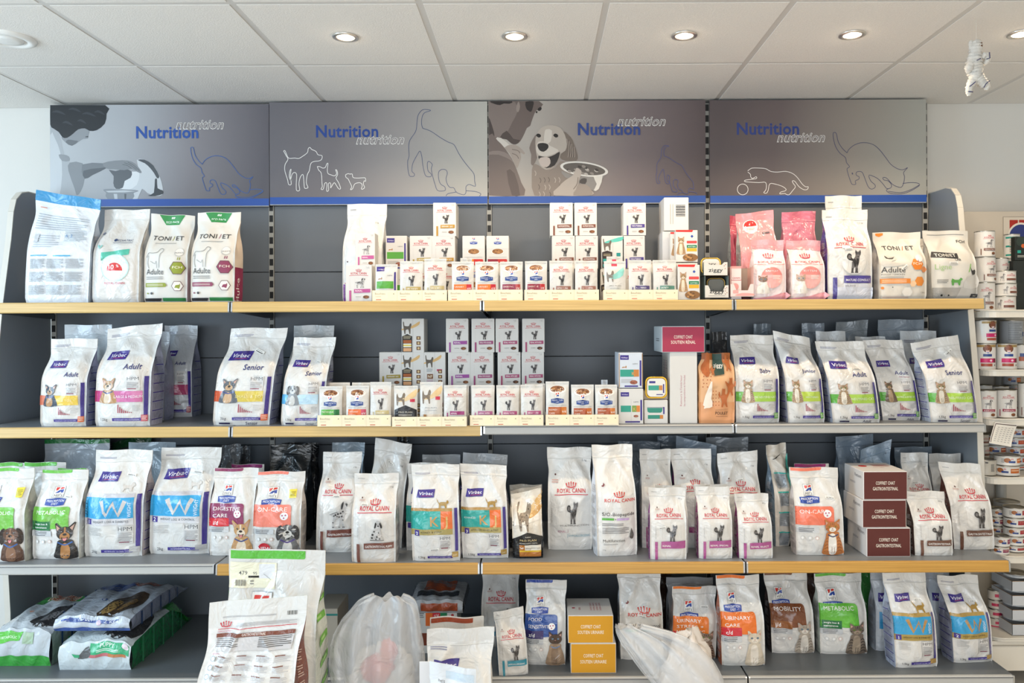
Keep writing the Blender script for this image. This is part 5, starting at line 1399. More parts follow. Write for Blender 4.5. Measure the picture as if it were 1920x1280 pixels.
carton(1371, 1390, 499, 3.20, ZS[1]+.0022, lambda c: (c.text('CANIN', .5, .62, .14, '#c8102e', w=.8, bold=.6), c.rect(0,.57,1,.585,'#c8102e'), c.ell(.4,.38,.34,'#e9a09c'), c.rect(0,.93,1,1,'#eaa49e')), 'slim pink kitten carton inside the pink display box', D=.07, base='#ecdcd8')

# right-hand bags, top shelf
def d_pink(c, txt='KITTEN', cat2=False):
    c.poly([(0,.86),(1,.82),(1,.905),(0,.905)], '#e59aa0'); c.text('ROYAL CANIN', .5, .605, .062, '#c8102e', w=.74, bold=.7); crown(c, .48, .69, .30, '#c8324a'); c.line([(.02,.585),(.3,.575),(.5,.59),(.75,.575),(.98,.585)], .012, '#c8102e', False, 2)
    c.ell(.54,.36,.33,'#f0b3ae',n=26); c.poly([(.54+.33*math.cos(a), .36+.33*math.sin(a)*c.asp) for a in [PI*(.08+.84*i/12) for i in range(13)]], '#ea8e88')
    c.text(txt, .54, .455, .055, '#fbeeea', w=.40, bold=.5); c.lines(.56, .40, .80, .33, 4, '#faeeea')
    c.poly([(0,.02),(.5,.05),(1,.12),(1,.005),(0,.005)], '#e9a3ac', 2)
    if cat2: cat_portrait(c, .26, .10, .40, .32, coat='#e9e0d6', dark='#6a5648', pale='#f1ece4', eye='#7fa3c0', stripes=False, mask='#b59a84')
    else: cat_portrait(c, .26, .10, .42, .30, coat='#e6ddd2', dark='#4c3a30', pale='#efe9e1', eye='#7fa3c0', stripes=False, mask='#8a6a54')
bag(1414, 1474, 450, 3.20, 1, d_pink, 'small pink and white kitten food bag with a brown-faced kitten, left of its pale twin', D=.08, txt='BABYCAT', base='#f0dfdf', seal='#e8a7ad', wr=.6)
bag(1484, 1547, 450, 3.20, 1, d_pink, 'small pink and white kitten food bag with a pale kitten, right of its twin', D=.08, txt='KITTEN', cat2=True, base='#f0e0df', seal='#e8a7ad', wr=.6)
def d_pinkback(c):
    c.ell(.36, .84, .20, '#f3e9e6', n=20); c.poly([(.36+.17*math.cos(a), .845+.17*math.sin(a)*c.asp) for a in [PI*i/10 for i in range(11)]], '#c8302e'); c.lines(.24,.83,.48,.80,3,'#b9807e'); c.rect(.66,.74,.86,.76,'#6a5a5c')
bag(1392, 1462, 397, 3.315, 1, d_pinkback, 'tilted pink bag with a white oval badge, behind the pink kitten bags', D=.10, sk=-4, tilt=.12, base='#e59ca0', seal='#e3949a', side='#c9cac8', wr=1.2, zip_=False)
bag(1470, 1532, 397, 3.32, 1, d_pinkback if False else d_none, 'darker rose bag standing behind the pale pink kitten bag', D=.10, sk=4, tilt=.04, base='#c9788a', seal='#c76c80', wr=1.2)
bag(1370, 1398, 405, 3.44, 1, d_none, 'deep pink bag half hidden at the left of the pink group', D=.08, base='#c8586c', side='#b9bcbc', wr=1.4, sk=3)
bag(1560, 1628, 366, 3.33, 1, d_rc, 'tall white cat food bag peeking up behind the mature cat food bag', D=.11, sk=0, col='#4a3a8a', txt='', wr=1, side='#3c2f5c', kg='1,5 kg')
def d_mature(c):
    brand_rc(c, .50, .585, .62); c.rect(.30,.555,.48,.585,'#efece6'); c.text('1,5 kg', .84, .845, .035, '#77777a'); c.lines(.08,.93,.22,.915,2,'#8d8d90')
    c.ell(.56, .40, .27, '#e3e0da', n=24); tabby(c, .56, .285, .42, .25); c.rect(.10,.0,.19,.235,'#43388a'); c.rect(.19,0,1,.13,'#cfd3df')
    c.rect(.33,.175,.97,.255,'#4a3f90'); c.text('MATURE CONSULT', .65, .195, .052, '#f1eff4', w=.56, bold=.6); c.rect(.33,.13,.97,.17,'#d5d6de'); c.text('BALANCE', .36, .135, .038, '#6a6a7a', al='l')
bag(1553, 1636, 393, 3.20, 1, d_mature, 'tall white cat food bag with violet name band, between pink and orange-hexagon bags', D=.11, wr=.9, side='#4a3f80', sticker=(.36,.535,.17,.05,.06))
def d_ton2(c):
    c.poly([(.06+.0,.985),(.22,.985),(.22,.955),(.14,.93),(.06,.955)], '#e8842e')
    c.text('TONI', .13, .725, .095, '#3a3a3c', al='l', w=.40, bold=.4); c.text('/', .58, .725, .095, '#d06a28', bold=1); c.text('ET', .63, .73, .095, '#3a3a3c', al='l', w=.20, bold=.4)
    c.poly([(.06,.56),(.14,.64),(.22,.63),(.34,.62),(.34,.57),(.24,.55),(.34,.52),(.5,.51),(.46,.49),(.10,.47)], '#cfcac0', 2); c.poly([(.12,.64),(.18,.60),(.30,.61),(.34,.635),(.30,.60),(.26,.58),(.14,.59)], '#3a3633', 2)
    c.text('Adulte', .04, .385, .12, '#3c3a3a', al='l', w=.48); c.text('POULET / CHICKEN', .04, .345, .032, '#4c4a48', al='l', w=.46); c.lines(.04,.33,.5,.30,2,'#9a9894')
    def hx(u, v, r, f):
        c.poly([(u+r*math.cos(PI/3*i), v+r*math.sin(PI/3*i)*c.asp) for i in range(6)], f)
    hx(.78,.505,.135,'#e8842e'); c.text('FCH', .78, .495, .055, '#fbeedd', w=.20, bold=.4); hx(.93,.43,.07,'#d98a54'); hx(.82,.255,.11,'#e08a3a'); hx(.68,.22,.07,'#eec8a0'); hx(.56,.10,.12,'#dedbd4'); hx(.56,.10,.105,'#e9e5dd')
    c.rect(.02,.225,.62,.295,'#ea8a36'); c.lines(.05,.285,.56,.235,2,'#fbe9d2',.3); c.ell(.06,.16,.03,'#e8842e',n=8); c.ell(.26,.17,.012,'#333',n=6); c.lines(.05,.03,.6,.02,1,'#c97a6a'); c.ell(.84,.60,.09,'#d6d1c8',n=12); c.ell(.84,.60,.078,'#ebe6dd',n=12); c.line([(.80,.54),(.81,.57)],.014,'#a04a5a')
    c.text('1.5KG', .90, .08, .03, '#6a6866')
bag(1650, 1738, 435, 3.20, 1, d_ton2, 'cream cat food bag with orange hexagons, on the top shelf', D=.10, base='#ddd7cc', kind='paperbag', zip_=False, wr=.8, sticker=(.46,.42,.14,.05,.7))
bag(1645, 1735, 447, 3.36, 1, d_none, 'white bag almost hidden behind the orange hexagon bag', D=.08, sk=8, base='#dfdcd6')
def d_ton3(c):
    c.lines(.08,.95,.9,.93,1,'#8a8886'); c.text('FCH', .80, .815, .065, '#2c2c2e', w=.22, bold=.6); c.poly([(.02,.60),(.60,.575),(.62,.655),(.06,.685)], '#2c2c2e'); c.text('TONI/ET', .33, .605, .075, '#efece4', w=.48, bold=.5, rot=-.02); c.text('LAB', .58, .545, .05, '#2c2c2e', bold=.5)
    c.text('Ligne', .06, .42, .12, '#a8c48a', al='l', w=.36); c.line([(.80,.38),(.86,.50)], .02, '#7ab850'); c.poly([(.84,.46),(.88,.40),(.97,.42),(.97,.36),(.90,.33),(.86,.38)], '#3c3a38', 2)
    c.rect(0,.0,1,.16,'#bdbab4'); c.poly([(0,.0),(.5,0),(.62,.16),(0,.16)],'#a5a29c'); c.poly([(.66,.16),(.74,.30),(.90,.34),(1,.34),(1,.16)], '#c9c6c0', 2)
    c.lines(.10,.28,.34,.22,3,'#7a7a76'); c.poly([(.42,.19),(.45,.19),(.46,.23),(.54,.23),(.56,.19),(.59,.19),(.60,.25),(.64,.28),(.60,.30),(.56,.27),(.48,.27),(.42,.29),(.40,.25)], '#5a9a4a'); c.poly([(.82,.02),(1,.02),(1,.07),(.84,.07)], '#2c2c2e'); c.text('1.5KG', .91, .032, .03, '#efece4'); c.ell(.18,.05,.025,'#222',n=8); c.ell(.34,.05,.02,'#222',n=8)
bag(1749, 1833, 432, 3.22, 1, d_ton3, 'white and grey cat food bag with a black slanted banner, rightmost on the top shelf', D=.10, base='#d8d4cb', kind='paperbag', zip_=False, wr=.9, sticker=(.36,.50,.20,.045,.02), sk=-4)

# ------------------------------------------------------------------ SECOND SHELF
SIDE = '#a4a7bd'
T2 = 3.165
bag(73, 158, 635, 3.19, 2, d_vb, 'white dog food bag with a purple logo and yellow band, leftmost on the second shelf', D=.13, sk=6, big='Adult', stops=(('#e0866c', 0, .35), ('#e6c34a', .35, .86)), band='& TOY', bt='#f4e6a8', animal='dog', an=dict(coat='#3c4656', dark='#2b2523', pale='#b58a5c', tongue=False), corner='#e06a30', side=SIDE, wr=1.2, kg='')
bag(176, 278, 611, 3.185, 2, d_vb, 'large white dog food bag with magenta band, beside the leftmost yellow-banded one', D=.14, sk=8, big='Adult', stops=(('#c0407e', 0, .30), ('#cf6fa2', .30, .88)), band='LARGE & MEDIUM', bt='#f6e6f0', animal='dog', an=dict(coat='#b58a5c', dark='#5a4030', pale='#d9c4a8', tongue=False), corner='#b8324a', side=SIDE, wr=1.6, tilt=.10)
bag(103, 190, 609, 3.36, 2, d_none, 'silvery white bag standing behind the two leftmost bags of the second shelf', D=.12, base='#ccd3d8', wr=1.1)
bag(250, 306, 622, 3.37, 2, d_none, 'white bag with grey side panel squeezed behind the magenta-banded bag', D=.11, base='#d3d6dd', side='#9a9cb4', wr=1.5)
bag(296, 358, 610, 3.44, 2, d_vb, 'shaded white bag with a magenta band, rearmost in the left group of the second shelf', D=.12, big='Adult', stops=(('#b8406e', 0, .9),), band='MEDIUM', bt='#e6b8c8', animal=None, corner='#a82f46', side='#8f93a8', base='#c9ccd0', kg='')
bag(397, 503, 615, 3.20, 2, d_vb, 'large white senior dog food bag with orange and yellow band, leaning right', D=.13, sk=22, big='Senior', stops=(('#d2603c', 0, .28), ('#d6bf4a', .28, .86)), band='SMALL & TOY', bt='#f0e3a0', animal='dog', an=dict(coat='#5c6068', dark='#8a6a48', pale='#c9a680', tongue=False, ears='up'), corner='#dc6030', side='#9aa0b8', wr=1.3, kg='3kg', foot='Senior', tu=.62, sticker=(.52,.76,.2,.06,-.35))
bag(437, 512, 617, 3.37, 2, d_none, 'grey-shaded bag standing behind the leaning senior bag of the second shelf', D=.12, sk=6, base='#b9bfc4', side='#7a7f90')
bag(525, 604, 633, 3.19, 2, d_vb, 'white senior dog food bag with pale blue band, beside the first pouch tray', D=.12, sk=16, big='Senior', stops=(('#5aaede', 0, .30), ('#b8d8ea', .30, .86)), band='', animal='dog', an=dict(coat='#8a8d90', dark='#4a4440', pale='#cfccc6', tongue=False, ears='down', collar=None), corner='#4f9fd8', side='#a8aebc', wr=1.2, kg='1,5kg', foot='Senior', sticker=(.66,.72,.12,.04,-.2))
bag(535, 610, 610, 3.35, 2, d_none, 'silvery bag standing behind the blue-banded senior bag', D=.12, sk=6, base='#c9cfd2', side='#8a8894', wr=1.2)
# trays
tray(595, 733, 778, 797, 3.150, 2, 'display tray with a pale price strip holding the green and orange pouches, second shelf')
tray(735, 875, 781, 800, 3.135, 2, 'display tray jutting over the shelf edge, holding the black and beige cat pouches, second shelf')
tray(881, 1019, 778, 796, 3.150, 2, 'display tray with a pale price strip holding three pink-banded pouches, second shelf')
tray(1023, 1160, 777, 795, 3.150, 2, 'display tray with a pale price strip holding three brown-panel pouches, second shelf')
Q = 3.162
def d_pppouch(c, dark=True):
    c.poly([(.10,.60),(.5,.70),(.95,.92),(.93,.72),(.5,.60)], '#e0c596', 2)
    c.poly([(.12,.50),(.18,.50),(.20,.60),(.36,.60),(.40,.50),(.46,.50),(.46,.66),(.50,.76),(.44,.82),(.38,.78),(.34,.70),(.20,.70),(.14,.80),(.10,.70)], '#7a6a58', 2); c.rect(.70,.58,.90,.66,'#c83a54')
    if dark:
        c.poly([(.02,.0),(.98,.0),(.98,.38),(.5,.50),(.02,.38)], '#242426'); c.text('PRO PLAN', .5, .30, .065, '#d8d2c4', w=.60); c.lines(.2,.27,.8,.22,2,'#c9c4b8'); c.rect(.14,.12,.90,.20,'#eee4cf'); c.rect(.14,.12,.26,.20,'#d97a3a'); c.rect(.2,.04,.84,.10,'#e0c060')
    else:
        c.text('PRO PLAN', .5, .38, .05, '#8a9098', w=.54); c.text('VETERINARY', .5, .32, .045, '#9aa0a8', w=.56); c.rect(.16,.16,.30,.24,'#a87a4a'); c.rect(.32,.16,.90,.24,'#e3d6c4'); c.rect(.16,.10,.86,.15,'#dba0b8')
for x0, x1, yt, d, kw, lb in (
    (596, 640, 724, d_hpouch, dict(col='#5fb04a', code='#2f7a46', txt='METABOLIC', ccode='', sub='#d8785a'), 'pouch with a food bowl and green panel, leftmost in the second-shelf trays'),
    (647, 690, 723, d_hpouch, dict(col='#e8702c', code='#c8405c', txt='URINARY STRESS', ccode='c/d', sub='#d8603a'), 'pouch with a food bowl and orange panel, second in the second-shelf trays'),
    (692, 732, 716, d_rcpouch, dict(col='#cdbd8a', txt='URINARY'), 'tall cat pouch with a khaki band, third in the second-shelf trays'),
    (737, 782, 723, d_pppouch, {}, 'pouch with a black house-shaped panel and striped cats'),
    (786, 829, 716, d_pppouch, dict(dark=False), 'white pouch with a beige swoosh and a striped cat, right of the black-panel pouch'),
    (831, 874, 722, d_rcpouch, dict(col='#a03a78', txt='RENAL'), 'cat pouch with a plum band at the right end of the jutting tray'),
    (883, 927, 722, d_rcpouch, dict(col='#b0648e', txt='RENAL WITH'), 'pink-banded cat pouch, left one of the three in the third second-shelf tray'),
    (930, 973, 722, d_rcpouch, dict(col='#b0547e', txt='RENAL WITH'), 'pink-banded cat pouch, middle one of the three in the third second-shelf tray'),
    (976, 1018, 721, d_rcpouch, dict(col='#b0547e', txt='RENAL WITH'), 'pink-banded cat pouch, right one of the three in the third second-shelf tray'),
    (1023, 1067, 715, d_hpouch, dict(col='#b8602c', code='#d8803a', txt='KIDNEY CARE', ccode='k/d', sub='#7a2f6a'), 'pouch with a rust panel and a purple bar, in the fourth second-shelf tray'),
    (1071, 1114, 721, d_hpouch, dict(col='#b0562c', code='#cf7436', txt='KIDNEY CARE', ccode='k/d', sub='#d8785a'), 'pouch with a rust panel and a salmon bar, in the middle of the fourth tray'),
    (1116, 1158, 721, d_hpouch, dict(col='#b0562c', code='#d8803a', txt='KIDNEY CARE', ccode='k/d', sub='#d89aa0'), 'pouch with rust panel and pink bar, at the right end of the fourth tray')):
    pouch(x0, x1, yt, Q, 2, d, lb, **kw)
back(606, 654, 717, 2, 'spare pouch peeking up behind the green-panel pouch', base='#e0d8cc')
back(658, 692, 717, 2, 'spare pouch peeking up behind the orange-panel pouch of the second shelf', base='#e3ddd2')
back(700, 740, 720, 2, 'spare pouch behind the khaki-banded pouch of the second shelf')
back(846, 878, 722, 2, 'spare pouch behind the plum-banded pouch')
back(1128, 1140, 712, 2, 'narrow blue-grey pouch corner sticking up behind the fourth tray', base='#b9c0c8')
back(936, 978, 722, 2, 'spare pouch behind the middle pink-banded pouch')
back(984, 1022, 719, 2, 'spare pouch behind the right pink-banded pouch')
# cartons
column(709, 751, 2, 2, 'olive-banded tabby carton', 'leftmost on the second shelf', d_rcbox, col='#a08c2e', txt='URINARY S/O', yf=3.36)
column(753, 795, 2, 3, 'black-panelled striped-cat carton', 'right of the olive-banded one', d_ppbox, yf=3.36, jit=0)
column(797, 837, 2, 2, 'gold-lettered striped-cat carton', 'right of the black-panelled stack', d_ppbox, dark=False, yf=3.36)
column(838, 880, 2, 3, 'purple-banded tabby carton', 'right of the gold-lettered carton', d_rcbox, col='#9a4a98', txt='RENAL', yf=3.36)
column(882, 925, 2, 3, 'mauve-banded tabby carton', 'right of the purple-banded stack', d_rcbox, col='#9a3f72', txt='RENAL WITH CHICKEN', yf=3.36)
column(931, 974, 2, 3, 'rose-banded tabby carton', 'right of the gap beside the mauve stack', d_rcbox, col='#a8446e', txt='RENAL WITH BEEF', food='#4a2a20', yf=3.36)
column(978, 1020, 2, 3, 'rose-banded tabby carton', 'rightmost in the second-shelf carton stacks', d_rcbox, col='#a8446e', txt='RENAL WITH FISH', food='#4a2a20', yf=3.36, jit=1)
def d_kbox(c):
    d_vbpouch(c, '#2f9a86', '#c9803a')
    c.line([(.02,.02),(.02,.98)],.03,'#b08a5c'); c.line([(.98,.02),(.98,.98)],.03,'#b08a5c')
def d_kbox2(c):
    c.rect(.08,.78,.42,.90,PUR); c.text('Virbac', .25, .82, .05, '#eeeaf8', w=.26, sh=.2); c.line([(.5,0),(.5,.70)],.008,'#b9b7b2'); c.line([(0,.70),(1,.70)],.006,'#cfcdc8')
    c.rect(.08,.34,.50,.52,'#2f9a86'); c.rect(.54,.34,.72,.52,'#7a9a4a'); c.rect(.72,.34,.86,.52,'#d9803a'); c.text('K', .64,.38,.12,'#d8b060',bold=.6); c.rect(.88,.10,.95,.68,PUR); c.text('HPM', .70,.60,.06,'#7a7a7e',w=.2); kibble(c,.70,.22,.2,.07,('#9a5a44','#b9745c','#7a4434')); c.rect(.26,.04,.86,.08,PUR)
carton(1160, 1206, 728, 3.19, ZS[2], d_kbox2, 'white carton with teal and orange panels under the open-fronted carton', D=.10, yb=794)
carton(1160, 1205, 661, 3.19, ZS[2]+.1442, d_kbox, 'open-fronted carton showing a teal-banded pouch, stacked on the teal and orange carton', D=.16, yb=727, base='#d3dbe6')
def d_lowbox(c):
    c.poly([(.15,.20),(.80,.20),(.80,.36),(.15,.36)],'#2f8a78'); c.poly([(.12,.66),(.14,.50),(.22,.46),(.70,.46),(.76,.52),(.78,.66)],'#2f8a78'); c.rect(.12,.66,.80,.70,'#9aa0a6'); c.rect(.66,.20,.80,.36,'#c9803a'); c.rect(.80,.40,.86,.70,PUR)
carton(1208, 1252, 750, 3.20, ZS[2], d_lowbox, 'low white carton with a green tub picture, under the yellow foil tub', D=.10, yb=794)
carton(1206, 1252, 734, 3.22, ZS[2]+.0955, lambda c: c.lines(.05,.6,.4,.3,3,'#c9a880'), 'shallow open carton holding the yellow foil tub', D=.075, yb=750, base='#cdbfae', flap=False)
tub(1210, 1251, 706, 747, 3.198, 'yellow foil tub with a printed lid, standing on edge on the low white carton', inner='#e8b93a', design=lambda c: (c.rect(.18,.70,.46,.80,PUR), c.rect(.14,.38,.62,.60,'#2f9a86'), c.rect(.62,.38,.78,.60,'#c9803a'), c.rect(.80,.25,.86,.66,PUR), c.rect(.5,.16,.8,.2,PUR)))
def d_vert(c):
    for k, x in enumerate((.44, .56)): c.text(('Retours à l\'intérieur', 'les compositions et formules')[k], x, .24, .075, '#c48a94', w=1.15, rot=PI/2, al='l')
carton(1256, 1307, 661, 3.20, ZS[2], d_vert, 'tall plain white carton with fine vertical writing, under the crimson gift box', D=.20, yb=794, name='gift_box', cat='gift box', leftd=lambda c: [c.text('RONRON CADEAU', .3+.18*k, .25, .10, '#b06a80' if k % 2 else '#3a4a6a', w=.9, rot=PI/2, al='l') for k in range(3)])
carton(1241, 1321, 611, 3.195, ZS[2]+.2855, d_coffret, 'crimson and white gift box lying on top of the tall white carton', D=.22, yb=660, name='gift_box', cat='gift box', col='#a8304e', l2='SOUTIEN RÉNAL', base='#cfd6da', leftd=lambda c: c.lines(.3,.55,.7,.4,2,'#6a6a70'))
def d_zigbag(c):
    R = '#b4622e'
    c.rect(.0,.0,1,.30,'#e0a070')
    c.poly([(.12,.99),(.26,.99),(.30,.72),(.20,.66),(.06,.76),(.10,.88)], R, 2)
    for k in range(18): c.ell(.10+.10*(k % 3)+.02*(k % 2), .52+.05*(k//3), .018, '#a8562a', n=6)
    for k in range(14): c.ell(.38+.08*(k % 3), .26+.05*(k//3), .016, '#a8562a', n=6)
    c.poly([(.36,.995),(.68,.995),(.70,.70),(.42,.68)], '#1f4038'); c.text('ziggy', .55, .80, .12, '#efe8dc', w=.26, bold=.5); c.ell(.53,.95,.04,'#e8e4dc',n=10); c.rect(.5,.93,.52,.97,'#3a5a9a'); c.rect(.545,.93,.565,.97,'#c83a3a')
    def cat(u, v, s, f=1):
        P = lambda q: [(u+x*s*f, v+y*s*c.asp*1.6) for x, y in q]
        c.poly(P([(-.10,.42),(-.06,.48),(0,.44),(.06,.48),(.08,.40),(.07,.30),(.14,.26),(.30,.36),(.32,.30),(.18,.14),(.16,.0),(.20,-.16),(.12,-.14),(.02,-.02),(-.06,-.16),(-.14,-.14),(-.10,.0),(-.16,.14),(-.22,.34),(-.28,.34),(-.26,.16),(-.16,.22),(-.10,.30)]), R, 2)
    cat(.68, .30, .52); cat(.88, .46, .5, -1); cat(.82, .80, .44); cat(.38, .72, .25)
    c.poly([(.12,.22),(.32,.36),(.36,.24),(.20,.22)],'#f0e4d4',2); c.poly([(.10,.26),(.25,.52),(.35,.60),(.30,.26)],'#eee2d4',2)
    c.line([(.44,.195),(.80,.205)], .004, '#4a2a1a'); c.line([(.44,.18),(.80,.19)], .004, '#4a2a1a'); c.text('POULET', .62, .125, .085, '#2c211c', w=.36, bold=.5); c.lines(.46,.105,.80,.095,1,'#7a4a30')
bag(1310, 1376, 662, 3.20, 2, d_zigbag, 'orange bag with dancing brown cats and a dark green label, on the second shelf', D=.10, sk=2, base='#e2b183', seal='#a8602e', kind='paperbag', zip_=False, wr=.8, vk=.6, pinch=-.02, flare=-.18)
GB = dict(coat='#a98d6c', dark='#4a3c30', pale='#e6ddcc', eye='#8aa05a')
bag(1380, 1461, 628, 3.21, 2, d_vb, 'upright white kitten food bag with a lime band, left of the other lime-banded bags', D=.12, sk=-1, big='Baby', stops=(('#6cb04a', 0, .3), ('#a6cf4e', .3, .9)), band='PRE NEUTERED CAT', an=GB, side='#b9bcc8', wr=.9, sticker=(.14,.86,.16,.04,-.3), tcol='#2e3272', yaw=.0)
bag(1477, 1546, 627, 3.20, 2, d_vb, 'crumpled white bag with a lime band leaning left, second of the lime-banded bags', D=.12, sk=-15, big='Junior', stops=(('#6cb04a', 0, .3), ('#b9d24e', .3, .9)), band='NEUTERED', an=GB, side='#9a9ca8', wr=2.4, tilt=-.20, yaw=.03)
bag(1561, 1650, 640, 3.19, 2, d_vb, 'white adult cat food bag leaning left, in the middle of the lime-banded bags', D=.12, sk=-21, big='Adult', stops=(('#5aa83c', 0, .3), ('#a9cf4a', .3, .92)), an=GB, side='#aab3c4', wr=1.3, foot='Adult', yaw=.02, sticker=(.60,.66,.16,.035,-.05))
bag(1655, 1726, 637, 3.26, 2, d_vb, 'white adult cat food bag with greener lime band, partly behind the middle one', D=.085, sk=-26, big='Adult', sub='with Salmon', stops=(('#5aa83c', 0, .3), ('#9cc63e', .3, .92)), band='NEUTERED & ENTIRE CAT', an=dict(coat='#6a5744', dark='#3a2e26', pale='#a98d6c', eye='#8aa05a'), side='#9a9cb0', wr=1.3, foot='Adult')
bag(1746, 1834, 635, 3.19, 2, d_vb, 'white senior cat food bag with a lime band leaning left, rightmost on the second shelf', D=.11, sk=-24, big='Senior', stops=(('#5aa83c', 0, .3), ('#a9cf4a', .3, .92)), an=GB, side='#b4bccb', wr=1.6, tilt=.18, foot='Senior', tu=.62, sticker=(.62,.78,.2,.05,.5))
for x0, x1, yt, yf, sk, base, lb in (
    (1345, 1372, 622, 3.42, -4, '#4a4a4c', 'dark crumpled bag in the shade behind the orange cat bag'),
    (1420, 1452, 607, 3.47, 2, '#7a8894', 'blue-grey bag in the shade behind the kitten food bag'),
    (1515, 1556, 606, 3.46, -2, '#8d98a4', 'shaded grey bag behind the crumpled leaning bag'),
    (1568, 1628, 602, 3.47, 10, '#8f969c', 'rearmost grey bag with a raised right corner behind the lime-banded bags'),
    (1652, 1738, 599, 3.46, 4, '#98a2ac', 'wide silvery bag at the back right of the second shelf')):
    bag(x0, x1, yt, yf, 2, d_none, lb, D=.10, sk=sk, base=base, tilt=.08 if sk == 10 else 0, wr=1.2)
for x0, x1, yt, yf, sk, lb, b in (
    (1545, 1600, 621, 3.33, -8, 'white bag standing directly behind the middle leaning bag', '#cfd2d4'),
    (1625, 1680, 631, 3.38, -14, 'white bag standing behind the greener lime-banded bag', '#cfcfce'),
    (1700, 1768, 620, 3.33, -3, 'white bag with a purple logo behind the senior cat food bag', '#cfd3d6')):
    bag(x0, x1, yt, yf, 2, lambda c: (logo_vb(c, .11, .62, .40), c.lines(.08,.90,.42,.86,3,'#7d7d90')), lb, D=.09, sk=sk, base=b, wr=1.0)
# ------------------------------------------------------------------ THIRD SHELF
DOGB_ = dict(coat='#2a2624', dark='#171413', pale='#b07a44', ears='up', collar='#3a66a8')
def d_dogwt(c): d_h(c, col='#74bd48', lines=('METABOLIC',), sub=('weight loss &', 'maintenance'), tab='#6cc04a', dog=DOGB_, yel=False, lx=.44)
bag(-38, 44, 878, Y3(1049), 3, d_h, 'white food bag with green panel and brown dog, cut by the left edge', D=.11, side='#b9bdb4', col='#74bd48', lines=('METABOLIC',), tab='#6cc04a', dog=dict(coat='#5a3c2c', dark='#2b1c16', pale='#8a6248', ears='down', collar='#3a66a8'), yel=True, lx=.2, wr=1.1)
bag(60, 146, 881, Y3(1044), 3, d_dogwt, 'white dog food bag with a green panel and a small black and tan dog', D=.10, wr=1.1, side='#cfd2cc', sk=4, sticker=(.60,.70,.16,.05,-.1))
bag(36, 112, 866, 3.20, 3, lambda c: c.rrect(.0,.955,.80,.998,.04,'#5fb944','0001'), 'white bag with a green top edge, directly behind the black and tan dog bag', D=.09, wr=.8)
bag(103, 160, 878, 3.19, 3, lambda c: c.rrect(.0,.955,.95,.998,.04,'#6cc04a','0001'), 'white bag with a green top edge, wedged behind the left blue-panel weight bag', D=.10, wr=.8)
bag(-40, 28, 868, 3.19, 3, lambda c: c.rrect(.0,.955,.95,.998,.04,'#5fb944','0001'), 'white bag with a green top edge, behind the brown dog bag at the left end', D=.10, wr=.8)
def d_bigback(c):
    c.rect(0,.955,1,.999,'#1f7d3c'); logo_h(c, .40, .66, .18)
bag(72, 192, 823, 3.42, 3, d_bigback, 'large shaded grey bag with dark green top edge, back left of third shelf', D=.12, base='#b4bcc4', wr=1.4, vk=.6, fold=1.2)
bag(190, 262, 822, 3.45, 3, d_none, 'dark green topped bag tipped behind the left blue-panel weight bag', D=.09, base='#3c4a48', seal='#1c5a30', wr=1.2, sk=12, tilt=.22)
bag(232, 318, 829, 3.36, 3, d_none, 'crinkled pale plastic bag behind the two blue-panel weight bags', D=.10, base='#b4c3ce', wr=1.8, zip_=False)
bag(157, 264, 843, Y3(1040), 3, d_w, 'tall white weight-control dog food bag with blue panel, left one of the pair', D=.13, sk=8, num='1', side='#b9b4ba', wr=1.5, sticker=(.62,.76,.18,.05,-.1))
bag(279, 390, 840, Y3(1036), 3, d_w, 'tall white weight-control dog food bag with blue panel, right one of the pair', D=.13, sk=8, num='2', line='WEIGHT LOSS & CONTROL', side='#b9b4ba', wr=1.6, sticker=(.60,.76,.18,.05,-.05))
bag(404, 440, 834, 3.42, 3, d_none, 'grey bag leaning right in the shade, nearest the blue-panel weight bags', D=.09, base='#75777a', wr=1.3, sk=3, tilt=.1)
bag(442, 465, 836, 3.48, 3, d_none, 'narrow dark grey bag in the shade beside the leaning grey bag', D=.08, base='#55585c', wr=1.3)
bag(392, 474, 878, Y3(1039), 3, d_h, 'white dog food bag with a maroon panel and a smiling tan dog', D=.085, sk=2, side='#dcd6d2', col='#8c2f5c', lines=('DIGESTIVE', 'CARE'), code='i/d', tab='#8c2f5c', dog=dict(coat='#c79a66', dark='#2b2523', pale='#ead9c2', ears='up', collar='#3d4a86'), wh=True, lx=.36, wr=1.1, panel=(.37,.61))
bag(426, 486, 871, 3.21, 3, lambda c: c.rrect(.0,.955,.95,.998,.04,'#8a2a66','0001'), 'white bag with a plum top edge, behind the maroon-panel dog bag', D=.09, wr=.8)
bag(474, 562, 883, Y3(1036)-.03, 3, d_h, 'white dog food bag with coral panel, shaggy grey dog and red NEW badge', D=.09, sk=4, side='#e0d8d2', col='#f08470', lines=('ON-CARE',), tab='#f08470', dog=dict(coat='#77797c', dark='#3c3c3e', pale='#d9d6d0', ears='down', tongue=False, collar='#5a4a8a', shaggy=True), wh=True, new=True, yel=True, lx=.36, wr=1.1, panel=(.36,.62), cs=1.1)
bag(499, 574, 834, 3.31, 3, d_none, 'glossy black bag standing behind the coral-panel dog bag', D=.12, base='#1b1f22', wr=2.0)
bag(524, 592, 830, 3.50, 3, d_none, 'second glossy black bag, rearmost behind the coral-panel dog bag', D=.08, base='#15171a', wr=1.6)
bag(592, 664, 849, 3.15, 3, d_rc, 'tall white dog food bag with a brown name band and a standing spotted hound', D=.11, sk=6, col='#6f3b31', txt='GASTROINTESTINAL', animal='dog', side='#b9b4b0', wr=1.2, twidth=.62, bh=.075, sticker=(.42,.575,.17,.045,0))
bag(616, 676, 829, 3.42, 3, d_none, 'pale blue-grey bag in the shade behind the spotted hound bag', D=.09, base='#a8b8c4', wr=1.0, sk=4)
